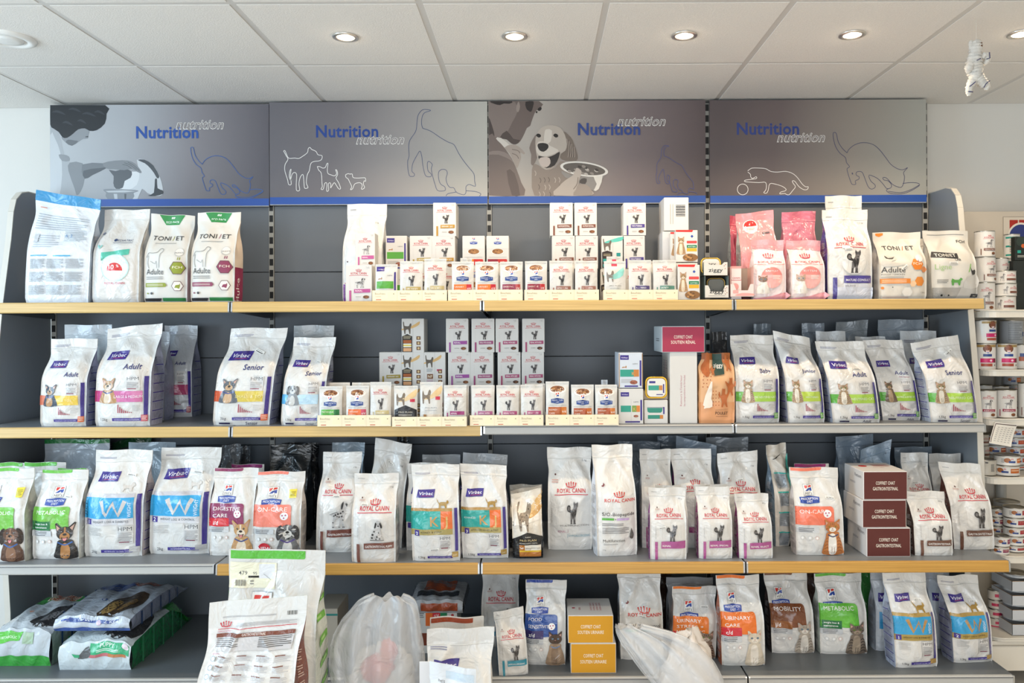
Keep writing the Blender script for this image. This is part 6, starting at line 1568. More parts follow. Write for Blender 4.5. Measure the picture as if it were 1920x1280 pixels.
bag(684, 752, 828, 3.20, 3, lambda c: c.text('2 kg', .80, .78, .05, '#77777a'), 'tall plain white bag rising behind the brown-banded puppy bag', D=.12, sk=14, tilt=-.20, wr=1.5, side='#a9a7a8', sticker=(.40,.80,.2,.05,-.5))
bag(659, 741, 889, 3.012, 3, d_rc, 'white puppy food bag with a brown name band and a sitting spaniel', D=.10, col='#7a4c42', txt='GASTROINTESTINAL PUPPY', animal='pup', kg='1 kg', side='#d6d3d0', wr=.9, twidth=.60, bh=.07, sticker=(.20,.66,.16,.05,-.1))
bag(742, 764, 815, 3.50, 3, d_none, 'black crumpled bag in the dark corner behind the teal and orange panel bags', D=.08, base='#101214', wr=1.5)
bag(762, 834, 869, 3.17, 3, lambda c: (logo_vb(c,.10,.66,.4), c.rect(0,.34,.6,.53,'#23a39a'), c.rect(.04,.27,.16,.33,PUR)), 'white bag with a teal panel hidden behind the left teal and orange bag', D=.08, wr=1.0, side='#c4c0bf')
bag(773, 862, 870, Y3(1051), 3, d_kj, 'white cat food bag with teal and orange panels, left one of the pair', D=.10, sk=-4, num='2', wr=1.0, side='#c9c5c4', sticker=(.38,.115,.20,.05,.1))
bag(867, 953, 870, Y3(1046), 3, d_kj, 'white cat food bag with teal and orange panels, beside the small black bag', D=.10, sk=-5, num='3', line='ADVANCED KIDNEY & JOINT', adv=True, wr=1.2, side='#c9c5c4', tilt=-.05)
bag(862, 944, 850, 3.30, 3, lambda c: logo_vb(c,-.04,.60,.2), 'grey transparent-looking bag standing behind the right teal and orange bag', D=.11, base='#b9bcbf', wr=1.8, sk=6, tilt=-.06)
bag(790, 860, 853, 3.33, 3, d_none, 'silvery bag with a flat top behind the left teal and orange bag', D=.09, base='#b4babf', wr=.8)
bag(962, 1018, 922, Y3(1046), 3, d_pp, 'small black and cream cat food bag with a walking spotted cat', D=.08, sk=-4, tilt=.22, base='#e3dacb', side='#1c1d20', wr=1.1, zip_=False, pinch=-.02)
bag(956, 1016, 909, 3.20, 3, d_pp, 'shaded cream cat food bag behind the small black and cream one', D=.08, base='#a8a49c', side='#1c1d20', wr=1.0, zip_=False)
def d_multi(c):
    brand_rc(c, .53, .575, .66); c.text('2 kg', .84, .86, .045, '#77777a'); c.ell(.16,.74,.02,'#5a3030'); c.lines(.08,.70,.24,.66,2,'#c59a92')
    tabby(c, .56, .27, .32, .22); c.text('MULTIFUNCTION', .60, .245, .040, '#7a787a', w=.66); c.text('RENAL', .22, .185, .05, '#b0708e', al='l', w=.18); c.line([(.41,.185),(.45,.185),(.45,.215)],.006,'#b0708e')
    c.text('HYPOALLERGENIC', .46, .14, .05, '#5a9ab0', al='l', w=.50); c.line([(.44,.13),(.44,.17),(.50,.17)],.006,'#5a9ab0'); c.text('VETERINARY', .10, .27, .035, '#a9a7a5', w=.36, rot=PI/2, al='l')
bag(1028, 1110, 839, 3.17, 3, d_multi, 'tall white cat food bag with a tabby cat and pale grey lettering', D=.11, wr=1.2, side='#b9b7ba')
def d_bio(c, txt='S/O-Biopeptide', two=('#5cb04a', '#c4a8d6'), foot=True):
    c.text('ROYAL CANIN', .58, .50, .080, '#d03020', w=.80, bold=.8); crown(c, .56, .545, .26, '#d03020')
    c.text(txt, .12, .375, .082, '#2c2c2e', al='l', w=.82, bold=.3); c.rect(.12,.335,.40,.355,two[0]); c.text('+', .435,.335,.05,'#333'); c.rect(.47,.335,.78,.355,two[1])
    if foot:
        c.lines(.12,.31,.66,.28,2,'#8a8a8c'); c.lines(.12,.27,.78,.21,4,'#8a8a8c'); c.text('Multifunction', .12, .135, .070, '#3a3a3c', al='l', w=.56); c.lines(.14,.12,.5,.105,1,'#a9a9aa'); c.poly([(.82,.16),(.88,.16),(.90,.20),(.86,.24),(.84,.26),(.82,.23),(.80,.18)], '#55504e', 2); c.text('2 kg', .16, .06, .03, '#77777a')
    c.poly([(.16,.63),(.22,.65),(.19,.67)], '#7a2a2a', 0); c.ell(.17,.64,.03,'#7a2a2a',ry=.015)
bag(1116, 1192, 833, Y3(1043), 3, d_bio, 'very tall white cat food bag with large red lettering and black title, turned slightly right', D=.12, yaw=.14, sk=-4, wr=1.5, base='#e5e3df', side='#dfe3ea')
RCm = dict(side='#8a3a74')
bag(1204, 1262, 843, 3.19, 3, d_rc, 'white bag with a magenta corner behind the leftmost small magenta-banded bag', D=.09, wr=1.2, col='#a24a80', txt='RE', uo=.06, side='#c9c4c2', off=-.02)
bag(1270, 1345, 842, 3.19, 3, d_rc, 'tall white bag with crown lettering behind the middle small magenta-banded bag', D=.10, wr=1.6, col='#a24a80', txt='', side='#6a2a64', sk=-6)
bag(1354, 1428, 847, 3.20, 3, d_rc, 'tall white bag with crown lettering behind the right small magenta-banded bag', D=.10, wr=1.8, col='#a24a80', txt='', side='#b9b4b2', tilt=.08, sk=-2, sticker=(.42,.70,.18,.04,.2))
bag(1219, 1287, 914, Y3(1050), 3, d_rc, 'small white cat food bag with a magenta band, left one of three in front', D=.065, wr=.7, col='#a8508c', txt='RENAL', kg='400 g', side='#8a3a80', bh=.10, sticker=(.24,.44,.20,.06,.15))
bag(1310, 1373, 913, Y3(1049), 3, d_rc, 'small white cat food bag with magenta and teal band, middle of three', D=.075, wr=.7, col='#a8508c', txt='RENAL SPECIAL', kg='400 g', side='#8a2f70', bh=.10, twidth=.54)
bag(1386, 1449, 925, Y3(1049), 3, d_rc, 'small white cat food bag with a magenta band, right one of three in front', D=.075, wr=.8, col='#a8508c', txt='RENAL SELECT', kg='400 g', side='#8a2f70', bh=.10, twidth=.54, sticker=(.48,.235,.22,.06,.15), sk=-4)
bag(1232, 1290, 910, 3.10, 3, d_none, 'small white bag peeking out behind the leftmost small magenta-banded bag', D=.06, wr=.6, side='#8a3a80')
bag(1306, 1366, 909, 3.115, 3, d_none, 'small white bag peeking out behind the middle small magenta-banded bag', D=.05, wr=.6, side='#a0a0a4')
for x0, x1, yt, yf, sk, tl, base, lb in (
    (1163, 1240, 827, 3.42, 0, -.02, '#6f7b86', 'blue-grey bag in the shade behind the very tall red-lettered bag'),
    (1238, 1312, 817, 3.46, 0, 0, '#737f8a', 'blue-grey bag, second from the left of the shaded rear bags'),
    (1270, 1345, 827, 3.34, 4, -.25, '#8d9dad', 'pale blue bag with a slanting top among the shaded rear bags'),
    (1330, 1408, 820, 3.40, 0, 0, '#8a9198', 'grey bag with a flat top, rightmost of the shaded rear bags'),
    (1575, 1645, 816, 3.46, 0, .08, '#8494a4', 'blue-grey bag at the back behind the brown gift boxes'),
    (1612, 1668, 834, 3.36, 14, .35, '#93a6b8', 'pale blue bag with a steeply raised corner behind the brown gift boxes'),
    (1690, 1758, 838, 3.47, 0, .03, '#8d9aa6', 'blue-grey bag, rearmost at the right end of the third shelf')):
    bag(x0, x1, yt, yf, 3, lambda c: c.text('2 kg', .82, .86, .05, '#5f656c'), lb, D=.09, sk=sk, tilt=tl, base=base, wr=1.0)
def d_ppside(c):
    for k, v in enumerate((.14, .34, .54, .72)):
        c.rect(.16, v-.13, .60, v, '#9a9ea2'); c.lines(.18, v-.005, .58, v-.12, 12, '#6f7478', .5); c.rect(.12, v, .62, v+.012, '#2aa69c')
    c.poly([(.62,.0),(1,.0),(1,.44),(.66,.30)], '#17181a'); c.rect(.72,.10,.98,.20,'#e9e4dc'); c.rect(.74,.02,.98,.10,'#2a9a90'); c.rect(.73,.115,.84,.185,'#2a9a90'); c.text('EN', .785,.13,.06,'#fff'); c.lines(.74,.28,.97,.24,1,'#e9e4d8',.9); c.poly([(.64,.72),(1,.90),(1,.56),(.76,.52)], '#3aa69a', 0); c.line([(.20,.86),(.60,.90)], .03, '#3a3634')
bag(1448, 1489, 833, Y3(1022)-.03, 3, d_ppside, 'black and grey bag turned sideways with a twisted top, beside the coral cat food bag', D=.08, yaw=.28, base='#d3cbc0', side='#6f7f8c', wr=2.0, tilt=.1, sk=-6, pinch=.12)
bag(1494, 1583, 876, Y3(1043), 3, d_h, 'white cat food bag with a coral panel and an orange and white cat', D=.085, sk=-6, col='#ee7a5e', lines=('ON-CARE',), tab='#f07e62', an=dict(coat='#c0763c', dark='#8a5028', pale='#f1ece4', eye='#c9a03a', collar='#3c4468'), wh=True, lx=.32, wr=1.2, side='#d9cfca', panel=(.36,.57), sticker=(.66,.66,.18,.05,-.05))
bag(1497, 1560, 869, 3.22, 3, lambda c: c.rrect(.0,.955,.90,.998,.04,'#9c2a6a','0001'), 'white bag with a magenta top edge, behind the coral cat food bag', D=.09, wr=.8, side='#c9a8a0')
GL = lambda c: (c.text('Retours', .72, .72, .07, '#55505a', w=.34), c.lines(.30, .52, .60, .44, 2, '#9a98a0'))
gk = dict(name='gift_box', cat='gift box', base='#e3dfdc', D=.19)
carton(1625, 1707, 989, 3.06, ZS[3], d_coffret, 'brown and white gift box at the bottom of the three brown boxes', yb=1043, col='#5a241e', l2='GASTROINTESTINAL', leftd=GL, **gk)
h1 = at(1660, 989, 3.06)[1] - at(1660, 1043, 3.06)[1]
carton(1617, 1699, 936, 3.06, ZS[3]+h1+.001, d_coffret, 'brown and white gift box in the middle of the three brown boxes', yb=988, col='#5a241e', l2='GASTROINTESTINAL', leftd=GL, **gk)
h2 = at(1660, 936, 3.06)[1] - at(1660, 988, 3.06)[1]
carton(1619, 1701, 882, 3.06, ZS[3]+h1+h2+.002, d_coffret, 'brown and white gift box on top of the three brown boxes, its printed lid showing', yb=935, col='#5a241e', l2='GASTROINTESTINAL', leftd=GL,
       topd=lambda c: (c.ell(.26, .62, .10, '#c4281e', n=16), c.text('ROYAL CANIN', .55, .40, .04, '#c4281e', w=.26), c.lines(.50, .80, .90, .56, 5, '#d07a6a')), **gk)
bag(1699, 1750, 848, 3.28, 3, d_rc, 'white bag with crown lettering behind the small brown-banded cat bag', D=.10, wr=1.5, col='#6f3b31', txt='', side='#b9b4b2', off=-.02, sticker=(.30,.66,.2,.04,.2))
bag(1752, 1812, 850, 3.31, 3, d_none, 'plain white bag standing behind the kitten food bag with the brown side', D=.09, base='#cfcdc9', wr=1.2)
bag(1716, 1787, 922, Y3(1045), 3, d_rc, 'small white cat food bag with a brown name band, beside the brown gift boxes', D=.07, wr=.8, col='#6a4434', txt='GASTROINTESTINAL', kg='400 g', side='#4a3430', bh=.09, twidth=.58, sk=-6)
bag(1790, 1866, 868, Y3(1034), 3, d_rc, 'large white kitten food bag with a brown side panel, rightmost on the third shelf', D=.10, wr=1.4, col='#6a4434', txt='GASTROINTESTINAL', animal='kit', kg='', side='#5a2f28', sk=-16, tilt=-.05, bh=.07, twidth=.60, uo=.06)
# ------------------------------------------------------------------ BOTTOM SHELF AND FLOOR
def lying(x0, x1, yb, ytop, depth, z0, design, label, base, side, seal=None, yaw=0, wr=1.2, yf=None, H=None):
    """bag lying on its back, bottom end towards the room"""
    yf = yf or Y4(yb)
    xa, _ = at(x0, yb, yf); xb, _ = at(x1, yb, yf); W = xb-xa
    zt = at((x0+x1)/2, ytop, yf)[1]; T = zt - z0
    r = empty('pet_food_bag', ((xa+xb)/2, yf, z0+.0004), yaw); tag(r, label, 'pet food bag')
    rg = random.Random(int(x0)); ph = [rg.uniform(0, 6.28) for _ in range(5)]
    Lg = depth; nu, nv = 25, 40
    def top(u, v, off, lo=False):
        s = 2*u-1
        t = sm((v-.70)/.24)
        th = T*(1-t)*(0.92+.10*np.sin(PI*v)) + .004
        z = th - T*.18*np.abs(s)**6*(1-t) + .006*wr*np.sin(4*s+ph[0]+6*v)*np.sin(9*v+ph[1])*(1-np.abs(s)**4) + .003*wr*np.sin(13*s+ph[2]+7*v)
        z = z*np.where(v < .04, .93, 1)
        if lo: z = np.full_like(u, .0)
        return np.stack([s*W/2*(1-.03*t+.02*np.sin(PI*v)), v*Lg, z + (0 if lo else off)], 1)
    U, V = np.meshgrid(np.linspace(0, 1, nu), np.linspace(0, 1, nv)); m = mat(base, 'film')
    A = top(U.ravel(), V.ravel(), 0).reshape(nv, nu, 3); B = top(U.ravel(), V.ravel(), 0, True).reshape(nv, nu, 3)
    mb = MB(); mb.grid(A, m); mb.grid(B[:, ::-1], m)
    c = Canvas(W, Lg, top, 'film', L=.014, base=.001, step=.00008); design(c); c.flush(mb); mb.build('bag_body', r)
    for k in (0, -1):
        mb = MB(); q = np.stack([A[:, k]*(1-a)+B[:, k]*a + np.array([(-1 if k == 0 else 1)*.006*math.sin(PI*a), 0, 0]) for a in (0, .25, .5, .75, 1)], 1)
        mb.grid(q, mat(side, 'film'))
        for j in range(5, nv-10, 6):
            mb.add(np.stack([q[j, 0], q[j, 4], q[j+1, 4], q[j+1, 0]]) + np.array([(-.0015 if k == 0 else .0015) + (-1 if k == 0 else 1)*.006, 0, 0]), [(0, 1, 2, 3)], mat('#2f4a7a' if side != '#1f7a4a' else '#3c9a68', 'film'))
        mb.build('side_gusset', r)
    mb = MB(); n = 9; rows = []
    for a in np.linspace(0, 1, 7):
        row = A[0]*(1-a) + B[0]*a; row = row + np.array([0, -1, 0])*(.012*math.sin(PI*a)) + np.stack([np.zeros(nu), .004*np.sin(np.arange(nu)*.9+5*a+ph[3]), np.zeros(nu)], 1)*math.sin(PI*a); rows.append(row)
    E = np.array(rows); mb.grid(E, mat(seal or base, 'film'))
    def ends(u, v, off):
        a = (1-v)*6; j = u*(nu-1)
        i0 = np.clip(a.astype(int), 0, 5); j0 = np.clip(j.astype(int), 0, nu-2); fa = (a-i0)[:, None]; fj = (j-j0)[:, None]
        p = E[i0, j0]*(1-fa)*(1-fj)+E[i0+1, j0]*fa*(1-fj)+E[i0, j0+1]*(1-fa)*fj+E[i0+1, j0+1]*fa*fj
        return p + np.array([0, -1, 0])*off
    return r, mb, ends, W, T
def finish(t, design):
    r, mb, ends, W, T = t
    c = Canvas(W, T, ends, 'film', L=.010, base=.002, step=.0001); design(c); c.flush(mb); mb.build('bag_bottom', r)
    return r
def top_blue(c):
    c.poly([(0,.62),(.45,.55),(.55,.80),(.30,1),(0,1)], '#2d4f96', 2); c.ell(.66,.74,.22,'#8a3a1c',n=24); c.ell(.66,.74,.20,'#b0522a',n=24); c.poly([(.5,.05),(.62,.0),(.84,.06),(.92,.28),(.86,.46),(.68,.44),(.58,.26)], '#4a3a2a', 2); c.poly([(.54,.06),(.66,.04),(.70,.22),(.62,.26)], '#a3854e', 2); c.poly([(.72,.10),(.82,.14),(.84,.30),(.76,.30)], '#8a6a3c', 2); c.ell(.38,.30,.04,'#3a5aa0',n=10); c.ell(.38,.30,.028,'#d9dee6',n=10)
def top_green(c):
    c.poly([(0,.55),(.35,.48),(.60,.60),(1,.58),(1,1),(0,1)], '#2f8a3a', 2); c.ell(.50,.66,.30,'#e8dcc8',n=24); c.ell(.50,.66,.28,'#b0522a',n=24); c.poly([(.55,.05),(.95,.05),(.98,.30),(.86,.46),(.68,.34)], '#3a3a3c', 2); c.poly([(.66,.10),(.80,.12),(.86,.32),(.74,.28)], '#8a8a8c', 2); c.ell(.34,.26,.04,'#d9a08a',n=10)
def end_green(c):
    c.rect(0,.0,1,.30,'#3aa03c'); c.poly([(.02,.62),(.46,.72),(.52,.92),(.02,.96)], '#5cc044'); c.text('METABOLIC', .26, .76, .05, '#eaf5e4', w=.30, bold=.5); c.rect(.52,.62,.70,.92,'#a9c4a8'); c.rect(0,.40,.10,.62,'#28479f')
def end_blue(c):
    c.rect(0,.0,1,.26,'#2f4f9a'); c.poly([(.16,.66),(.30,.62),(.74,.60),(.86,.80),(.80,.86),(.5,.76),(.2,.92)], '#26458c'); c.text('ADULT 1+', .46, .70, .07, '#dfe6f4', w=.26, bold=.5); c.text('2 kg', .74, .66, .06, '#dfe6f4'); c.ell(.60,.62,.035,'#d9c0d6',n=10); c.rect(.10,.74,.20,.84,'#28479f')
def end_puppy(c):
    c.rect(.44,.58,.98,.94,'#36ae7a'); c.text('PUPPY', .68, .78, .06, '#eef7f0', w=.20, bold=.6); c.lines(.54,.74,.86,.64,2,'#d9efe2'); c.ell(.93,.86,.045,'#e9dce6',n=10); c.rect(.44,.48,.70,.58,'#c06a70'); c.rect(.70,.48,.94,.58,'#c07a4a')
    c.poly([(.28,.46),(.42,.46),(.46,.62),(.42,.84),(.34,.72)], '#55575a', 2); c.poly([(.20,.62),(.30,.60),(.30,.50),(.24,.50)], '#36ae7a')
finish(lying(-8, 96, 1240, 1168, .42, ZS[4], top_green, 'green and white dog food bag lying flat at the left end of the bottom shelf', '#c4ccd2', '#8f9a96', yaw=.0, yf=3.10), end_green)
finish(lying(112, 246, 1249, 1194, .54, ZS[4], top_green, 'puppy food bag with green sides lying under the blue dog food bag', '#cdd8dc', '#1f7a4a', yf=3.06), end_puppy)
zt_ = at(180, 1194, 3.06)[1]
finish(lying(104, 245, 1195, 1152, .50, zt_+.024, top_blue, 'blue and white dog food bag lying on top of the green-sided puppy bag', '#c3ccd8', '#8c93aa', yf=3.062), end_blue)

# bags standing on the bottom shelf
bag(902, 972, 1064, 3.26, 4, d_rc, 'tall white bag with crown lettering at the back, half hidden by the slanted cat bag', D=.10, wr=1.3, col='#3a8aa8', txt='', side='#2f7a9c', animal='dog')
def d_food(c):
    d_h(c, col='#28509c', lines=('FOOD', 'SENSITIVITIES'), tab='#28479f', an=dict(coat='#a58a70', dark='#2a201c', pale='#8f7660', eye='#8fb0d0', collar='#6a86b0', mask='#4a362c', stripes=False), wh=True, lx=.36, panel=(.36,.62), code='z/d', codecol='#3a2f6c')
bag(984, 1060, 1086, Y4(1247), 4, d_food, 'white cat food bag with a dark blue panel and a siamese cat', D=.10, sk=2, side='#8f959c', wr=1.2, yaw=-.05)
bag(932, 987, 1141, Y4(1266), 4, d_rc, 'small white cat food bag with a teal band, slanting in front of the tall bag', D=.075, sk=-8, yaw=.14, wr=.7, col='#2f8fa6', txt='HYPOALLERGENIC', kg='400 g', side='#1f6f94', tilt=.16, bh=.09, twidth=.56)
yk = dict(name='gift_box', cat='gift box', base='#dfdcd8', D=.19)
carton(1070, 1155, 1205, Y4(1261)-.005, ZS[4], d_coffret, 'yellow and white gift box, lower one of the pair', yb=1261, **yk)
hb = at(1110, 1205, Y4(1261)-.005)[1] - at(1110, 1261, Y4(1261)-.005)[1]
carton(1065, 1150, 1151, Y4(1261)-.005, ZS[4]+hb+.001, d_coffret, 'yellow and white gift box stacked on its twin, its lid showing', yb=1203, topd=lambda c: (c.text('RONRON', .30, .30, .05, '#b03a50', w=.16, rot=PI/2, al='l'), c.ell(.14,.42,.04,'#b03a50',n=10), [c.text('CADEAU SANTE', .55+.07*k, .26, .04, '#c05a6a', w=.5, rot=PI/2, al='l') for k in range(4)]), **yk)
bag(1163, 1243, 1064, Y4(1238), 4, d_bio, 'tall white cat food bag with black title and green bars, beside the yellow boxes', D=.10, wr=1.2, txt='S/O-Kcal Control', two=('#5cb04a', '#2f7a54'), foot=False, side='#cfd5dc', sk=-3, sticker=(.42,.505,.18,.05,-.2))
bag(1254, 1340, 1083, 3.30, 4, lambda c: logo_h(c, .30, .82, .17), 'shaded white bag peeking up behind the orange stress-panel cat bag', D=.09, base='#c4c4c6', wr=.9)
TB = dict(coat='#8a7362', dark='#3c2e28', pale='#c9b5a2', eye='#9aa05a')
bag(1259, 1341, 1100, Y4(1237), 4, d_h, 'white cat food bag with an orange panel, three-line title and a brown tabby', D=.09, sk=6, col='#ea7a24', lines=('URINARY', 'STRESS +', 'METABOLIC'), code='c/d', tab='#f07c22', an=TB, lx=.36, side='#c9b4ac', wr=1.2, panel=(.34,.62), cs=.9, sticker=(.64,.72,.18,.05,0))
bag(1353, 1434, 1079, Y4(1250), 4, d_h, 'white cat food bag with an orange panel, two-line title and a cream cat', D=.10, sk=-4, col='#ea7420', lines=('URINARY', 'CARE'), code='c/d', codecol='#d22838', tab='#ee7420', an=dict(coat='#d3c6b2', dark='#9a8874', pale='#e8ded0', eye='#6a94b4', stripes=False), lx=.30, side='#b0532c', wr=1.0, panel=(.38,.62))
bag(1447, 1527, 1074, Y4(1227), 4, d_h, 'white cat food bag with a brown panel and a pale fluffy cat', D=.10, sk=-6, col='#7a4424', lines=('MOBILITY',), code='j/d', codecol='#9a6034', tab='#6a3a22', an=dict(coat='#b0a598', dark='#6a5c50', pale='#ddd6cc', eye='#7a9ab0'), lx=.28, side='#4a3a38', wr=1.5, panel=(.36,.64))
bag(1538, 1626, 1073, Y4(1229), 4, d_h, 'white cat food bag with a green panel and a sitting grey tabby', D=.10, sk=-4, col='#62b838', lines=('METABOLIC',), sub=('weight loss &', 'maintenance'), subcol='#136c3a', tab='#5fb53a', an=dict(coat='#77695c', dark='#2c2622', pale='#a3927e', eye='#8a9a4a'), lx=.30, side='#c9cfc4', wr=1.1, panel=(.36,.65))
bag(1642, 1702, 1071, 3.20, 4, lambda c: (logo_vb(c,.10,.64,.6), c.rect(.1,.30,1,.52,'#2b8fc4'), c.rect(.3,.22,.5,.30,PUR)), 'shaded white bag with a purple logo, behind and left of the left gold-letter weight bag', D=.09, base='#c9ced6', side='#b0b8c6', wr=1.0)
bag(1746, 1790, 1071, 3.22, 4, lambda c: logo_vb(c,.10,.64,.7), 'shaded white bag with a purple logo, between the two gold-letter weight bags', D=.09, base='#c9ced6', side='#8a8f9c', wr=1.0)
bag(1677, 1758, 1072, Y4(1255), 4, d_w, 'white cat food bag with gold letter on blue, left one of the pair', D=.10, num='1', gold=True, sk=-12, side='#b4bcd0', wr=1.1, yaw=.06, sticker=(.60,.715,.18,.05,.05))
bag(1785, 1862, 1080, Y4(1246), 4, d_w, 'white cat food bag with gold letter on blue, rightmost on the bottom shelf', D=.10, num='2', line='WEIGHT LOSS & CONTROL', gold=True, sk=-12, side='#9aa0b4', wr=1.5, yaw=.08, sticker=(.62,.70,.2,.05,0))
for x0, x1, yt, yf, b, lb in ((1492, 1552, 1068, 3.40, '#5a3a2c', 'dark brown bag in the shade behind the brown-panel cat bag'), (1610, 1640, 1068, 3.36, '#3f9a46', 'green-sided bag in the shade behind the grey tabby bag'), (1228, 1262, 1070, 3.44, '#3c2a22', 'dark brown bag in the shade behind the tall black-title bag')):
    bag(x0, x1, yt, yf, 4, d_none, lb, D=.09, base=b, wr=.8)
# items at the back of the bottom shelf, left of centre
def d_cdbox(c):
    c.rect(.18,.62,.36,.98,'#e8702c'); c.rect(.36,.78,.56,.98,'#d22838'); c.rect(.56,.78,.74,.98,'#1f7f52'); c.text('c/d', .46, .83, .07, '#fff'); c.ell(.88,.86,.04,'#b03a40',n=8); c.rect(.0,.18,.34,.46,'#7a3a24'); c.lines(0,.96,.14,.8,4,'#6a6a6c')
carton(785, 857, 1150, 3.20, ZS[4], d_cdbox, 'white carton with orange and red squares behind the clear plastic sack', D=.16, yb=1233)
finish(lying(770, 868, 1150, 1122, .30, at(820, 1150, 3.20)[1]+.002, lambda c: (c.rect(.2,.3,.8,.7,'#b0522a'), c.rect(.1,.1,.9,.25,'#3a3f46')), 'dark-topped bag with an orange patch lying on the orange-square carton', '#b9bcc0', '#6a6c72', yf=3.20, wr=.8), lambda c: c.rect(.2,.2,.9,.8,'#a84a28'))
carton(590, 633, 1138, 3.16, ZS[4], lambda c: (c.rect(0,.86,1,.90,'#2f8a80'), c.rect(.2,.6,.4,.7,'#3a3f46')), 'beige carton with a teal line, left of the clear plastic sack', D=.18, yb=1230, base='#bcb2a2')

# big sacks standing on the floor in front of the shelves
def d_sack(c):
    c.rrect(.02,.958,.80,.995,.02,'#5cb93c','0001'); c.poly([(.0,.832),(.50,.828),(.50,.940),(.02,.944)], '#f1ecd2'); c.rect(.31,.870,.48,.934,'#e6e6e8')
    c.text('479', .15, .886, .040, '#5a5a5c', bold=.3); c.text('95', .27, .886, .030, '#5a5a5c', bold=.3); c.rect(.20,.873,.31,.882,'#2a2826'); c.text('P1', .34, .915, .034, '#4a4a4c'); c.rect(.40,.912,.46,.932,'#2a2826'); c.text('22', .43, .914, .026, '#efe9d4')
    rg = random.Random(3)
    for k in range(13): c.rect(.07+.0088*k, .840, .07+.0088*k+(.003,.005,.0045)[k % 3], .865, '#4c4a46')
    c.lines(.22,.865,.26,.842,2,'#8a8880'); c.line([(.36,.89),(.44,.865)],.003,'#5a5a5c')
    a = c.asp
    c.rect(.25,.66,.48,.818,'#a9b0b6'); c.rect(.254,.664,.476,.814,'#f3f1ee'); c.poly([(.28,.802),(.36,.802),(.33,.755),(.28,.735)],'#d8352c'); c.poly([(.38,.802),(.45,.802),(.45,.775),(.36,.768)],'#d8352c'); c.poly([(.28,.705),(.35,.748),(.45,.768),(.45,.705)],'#2f4ea6'); c.text("Hill's",.365,.672,.035,'#3c3c40')
    c.rect(0,.35,.8,.56,'#6cbd44'); c.text('METABOLIC', .4, .44, .08, '#f3f6ee', w=.62); dog_portrait(c, .76, .02, .42, .33, coat='#3a2a24')
bag(409, 593, 1031, 2.62, 4, d_sack, 'very large white and green dog food sack with a stock sticker, standing on the floor', D=.14, z0=0.0, sk=4, side='#cfd2c6', gprint=g_green, wr=2.0, vk=.62, zip_=False, tb=.1, yaw=-.08)
def d_sack2(c):
    c.asp /= .56
    d_sack2_(c)
    c.asp *= .56
    for k_, (T, col) in enumerate(c.p):
        T = T.copy(); T[:, :, 1] = 1-(1-T[:, :, 1])*.56; c.p[k_] = (T, col)
def d_sack2_(c):
    crown(c, .18, .785, .11); c.line([(.10,.768),(.92,.772)],.006,'#c8202e'); c.lines(.30,.815,.92,.785,4,'#a9a7aa'); c.lines(.14,.87,.72,.855,2,'#a9a7aa')
    for k in range(10): c.rect(.80+.011*k,.85,.80+.011*k+(.004,.007,.005)[k % 3],.885,'#4c4a46')
    c.text('FORMULA FEATURES', .10, .742, .018, '#c8607a', al='l', w=.14); c.rect(.09,.705,.92,.735,'#7a3f2c'); c.text('GASTROINTESTINAL', .50, .712, .024, '#f0e4dc', w=.24, bold=.5)
    c.rect(.09,.60,.92,.702,'#c9c5c4'); c.lines(.10,.70,.36,.63,5,'#55504e'); c.lines(.56,.70,.91,.62,6,'#55504e')
    c.text('BENEFITS', .08, .575, .014, '#c8607a', al='l')
    for r_ in range(4):
        for k in range(4):
            c.lines(.15+.21*k, .56-.065*r_, .31+.21*k, .52-.065*r_, 4, '#b5b3b6', seed=r_*4+k); c.rect(.15+.21*k, .558-.065*r_, .25+.21*k, .565-.065*r_, '#7a4a3a')
        c.ell(.10, .545-.065*r_, .026, '#7a8a92', n=14); c.ell(.10, .545-.065*r_, .020, '#e9e9ea', n=14)
    c.line([(.08,.315),(.92,.32)],.004,'#c8202e'); c.text('TO FEED YOUR DOG', .10, .325, .016, '#c8607a', al='l', w=.18)
    for r_ in range(3):
        c.rect(.10,.26-.08*r_,.90,.285-.08*r_,'#7a3f2c'); c.lines(.12,.255-.08*r_,.88,.215-.08*r_,3,'#b5b3b6')
bag(352, 543, 1121, 2.40, 4, d_sack2, 'very large white dog food sack with a brown band of text, nearest the camera', D=.15, z0=0.0, sk=22, tilt=.10, side='#7a4230', gprint=g_col('#c9a898', 10), wr=2.2, vk=.58, zip_=False, tb=-.05, yaw=-.10)
bag(800, 900, 1160, 2.80, 4, lambda c: c.rrect(.02,.955,.80,.992,.02,'#a0401f','0001'), 'white bag with a rust top edge behind the floor-standing purple-logo bag', D=.11, z0=0.0, sk=2, wr=.9)
bag(788, 915, 1183, 2.62, 4, lambda c: (logo_vb(c,.08,.72,.42), c.lines(.05,.88,.32,.855,2,'#7a7a92'), c.rect(.92,.1,.98,.62,PUR)), 'large white bag with a purple logo standing on the floor below the shelves', D=.14, z0=0.0, sk=6, wr=1.6, tilt=.03)
def d_up(c):
    c.text('Adult', .62, .80, .085, '#2e2c50', bold=.6, rot=PI); c.text('3,5kg', .26, .885, .05, '#3b3b44', rot=PI); c.rect(.35,.90,.96,.955,'#c9dcec')
bag(802, 888, 1246, 2.46, 4, d_up, 'pale bag printed upside down in front of the large purple-logo bag', D=.10, z0=0.0, sk=0, tilt=-.2, base='#dfe7f0', wr=1.6, zip_=False)
mb = MB(); x_, z_ = at(795, 1245, 2.58); mb.box(x_-.018, x_+.018, 2.60, 2.604, 0, z_, mat('#e6e8ec', 'card'), .0008)
tag(mb.build('card_sheet'), 'white card sheet standing left of the floor-standing purple-logo bag', 'card')

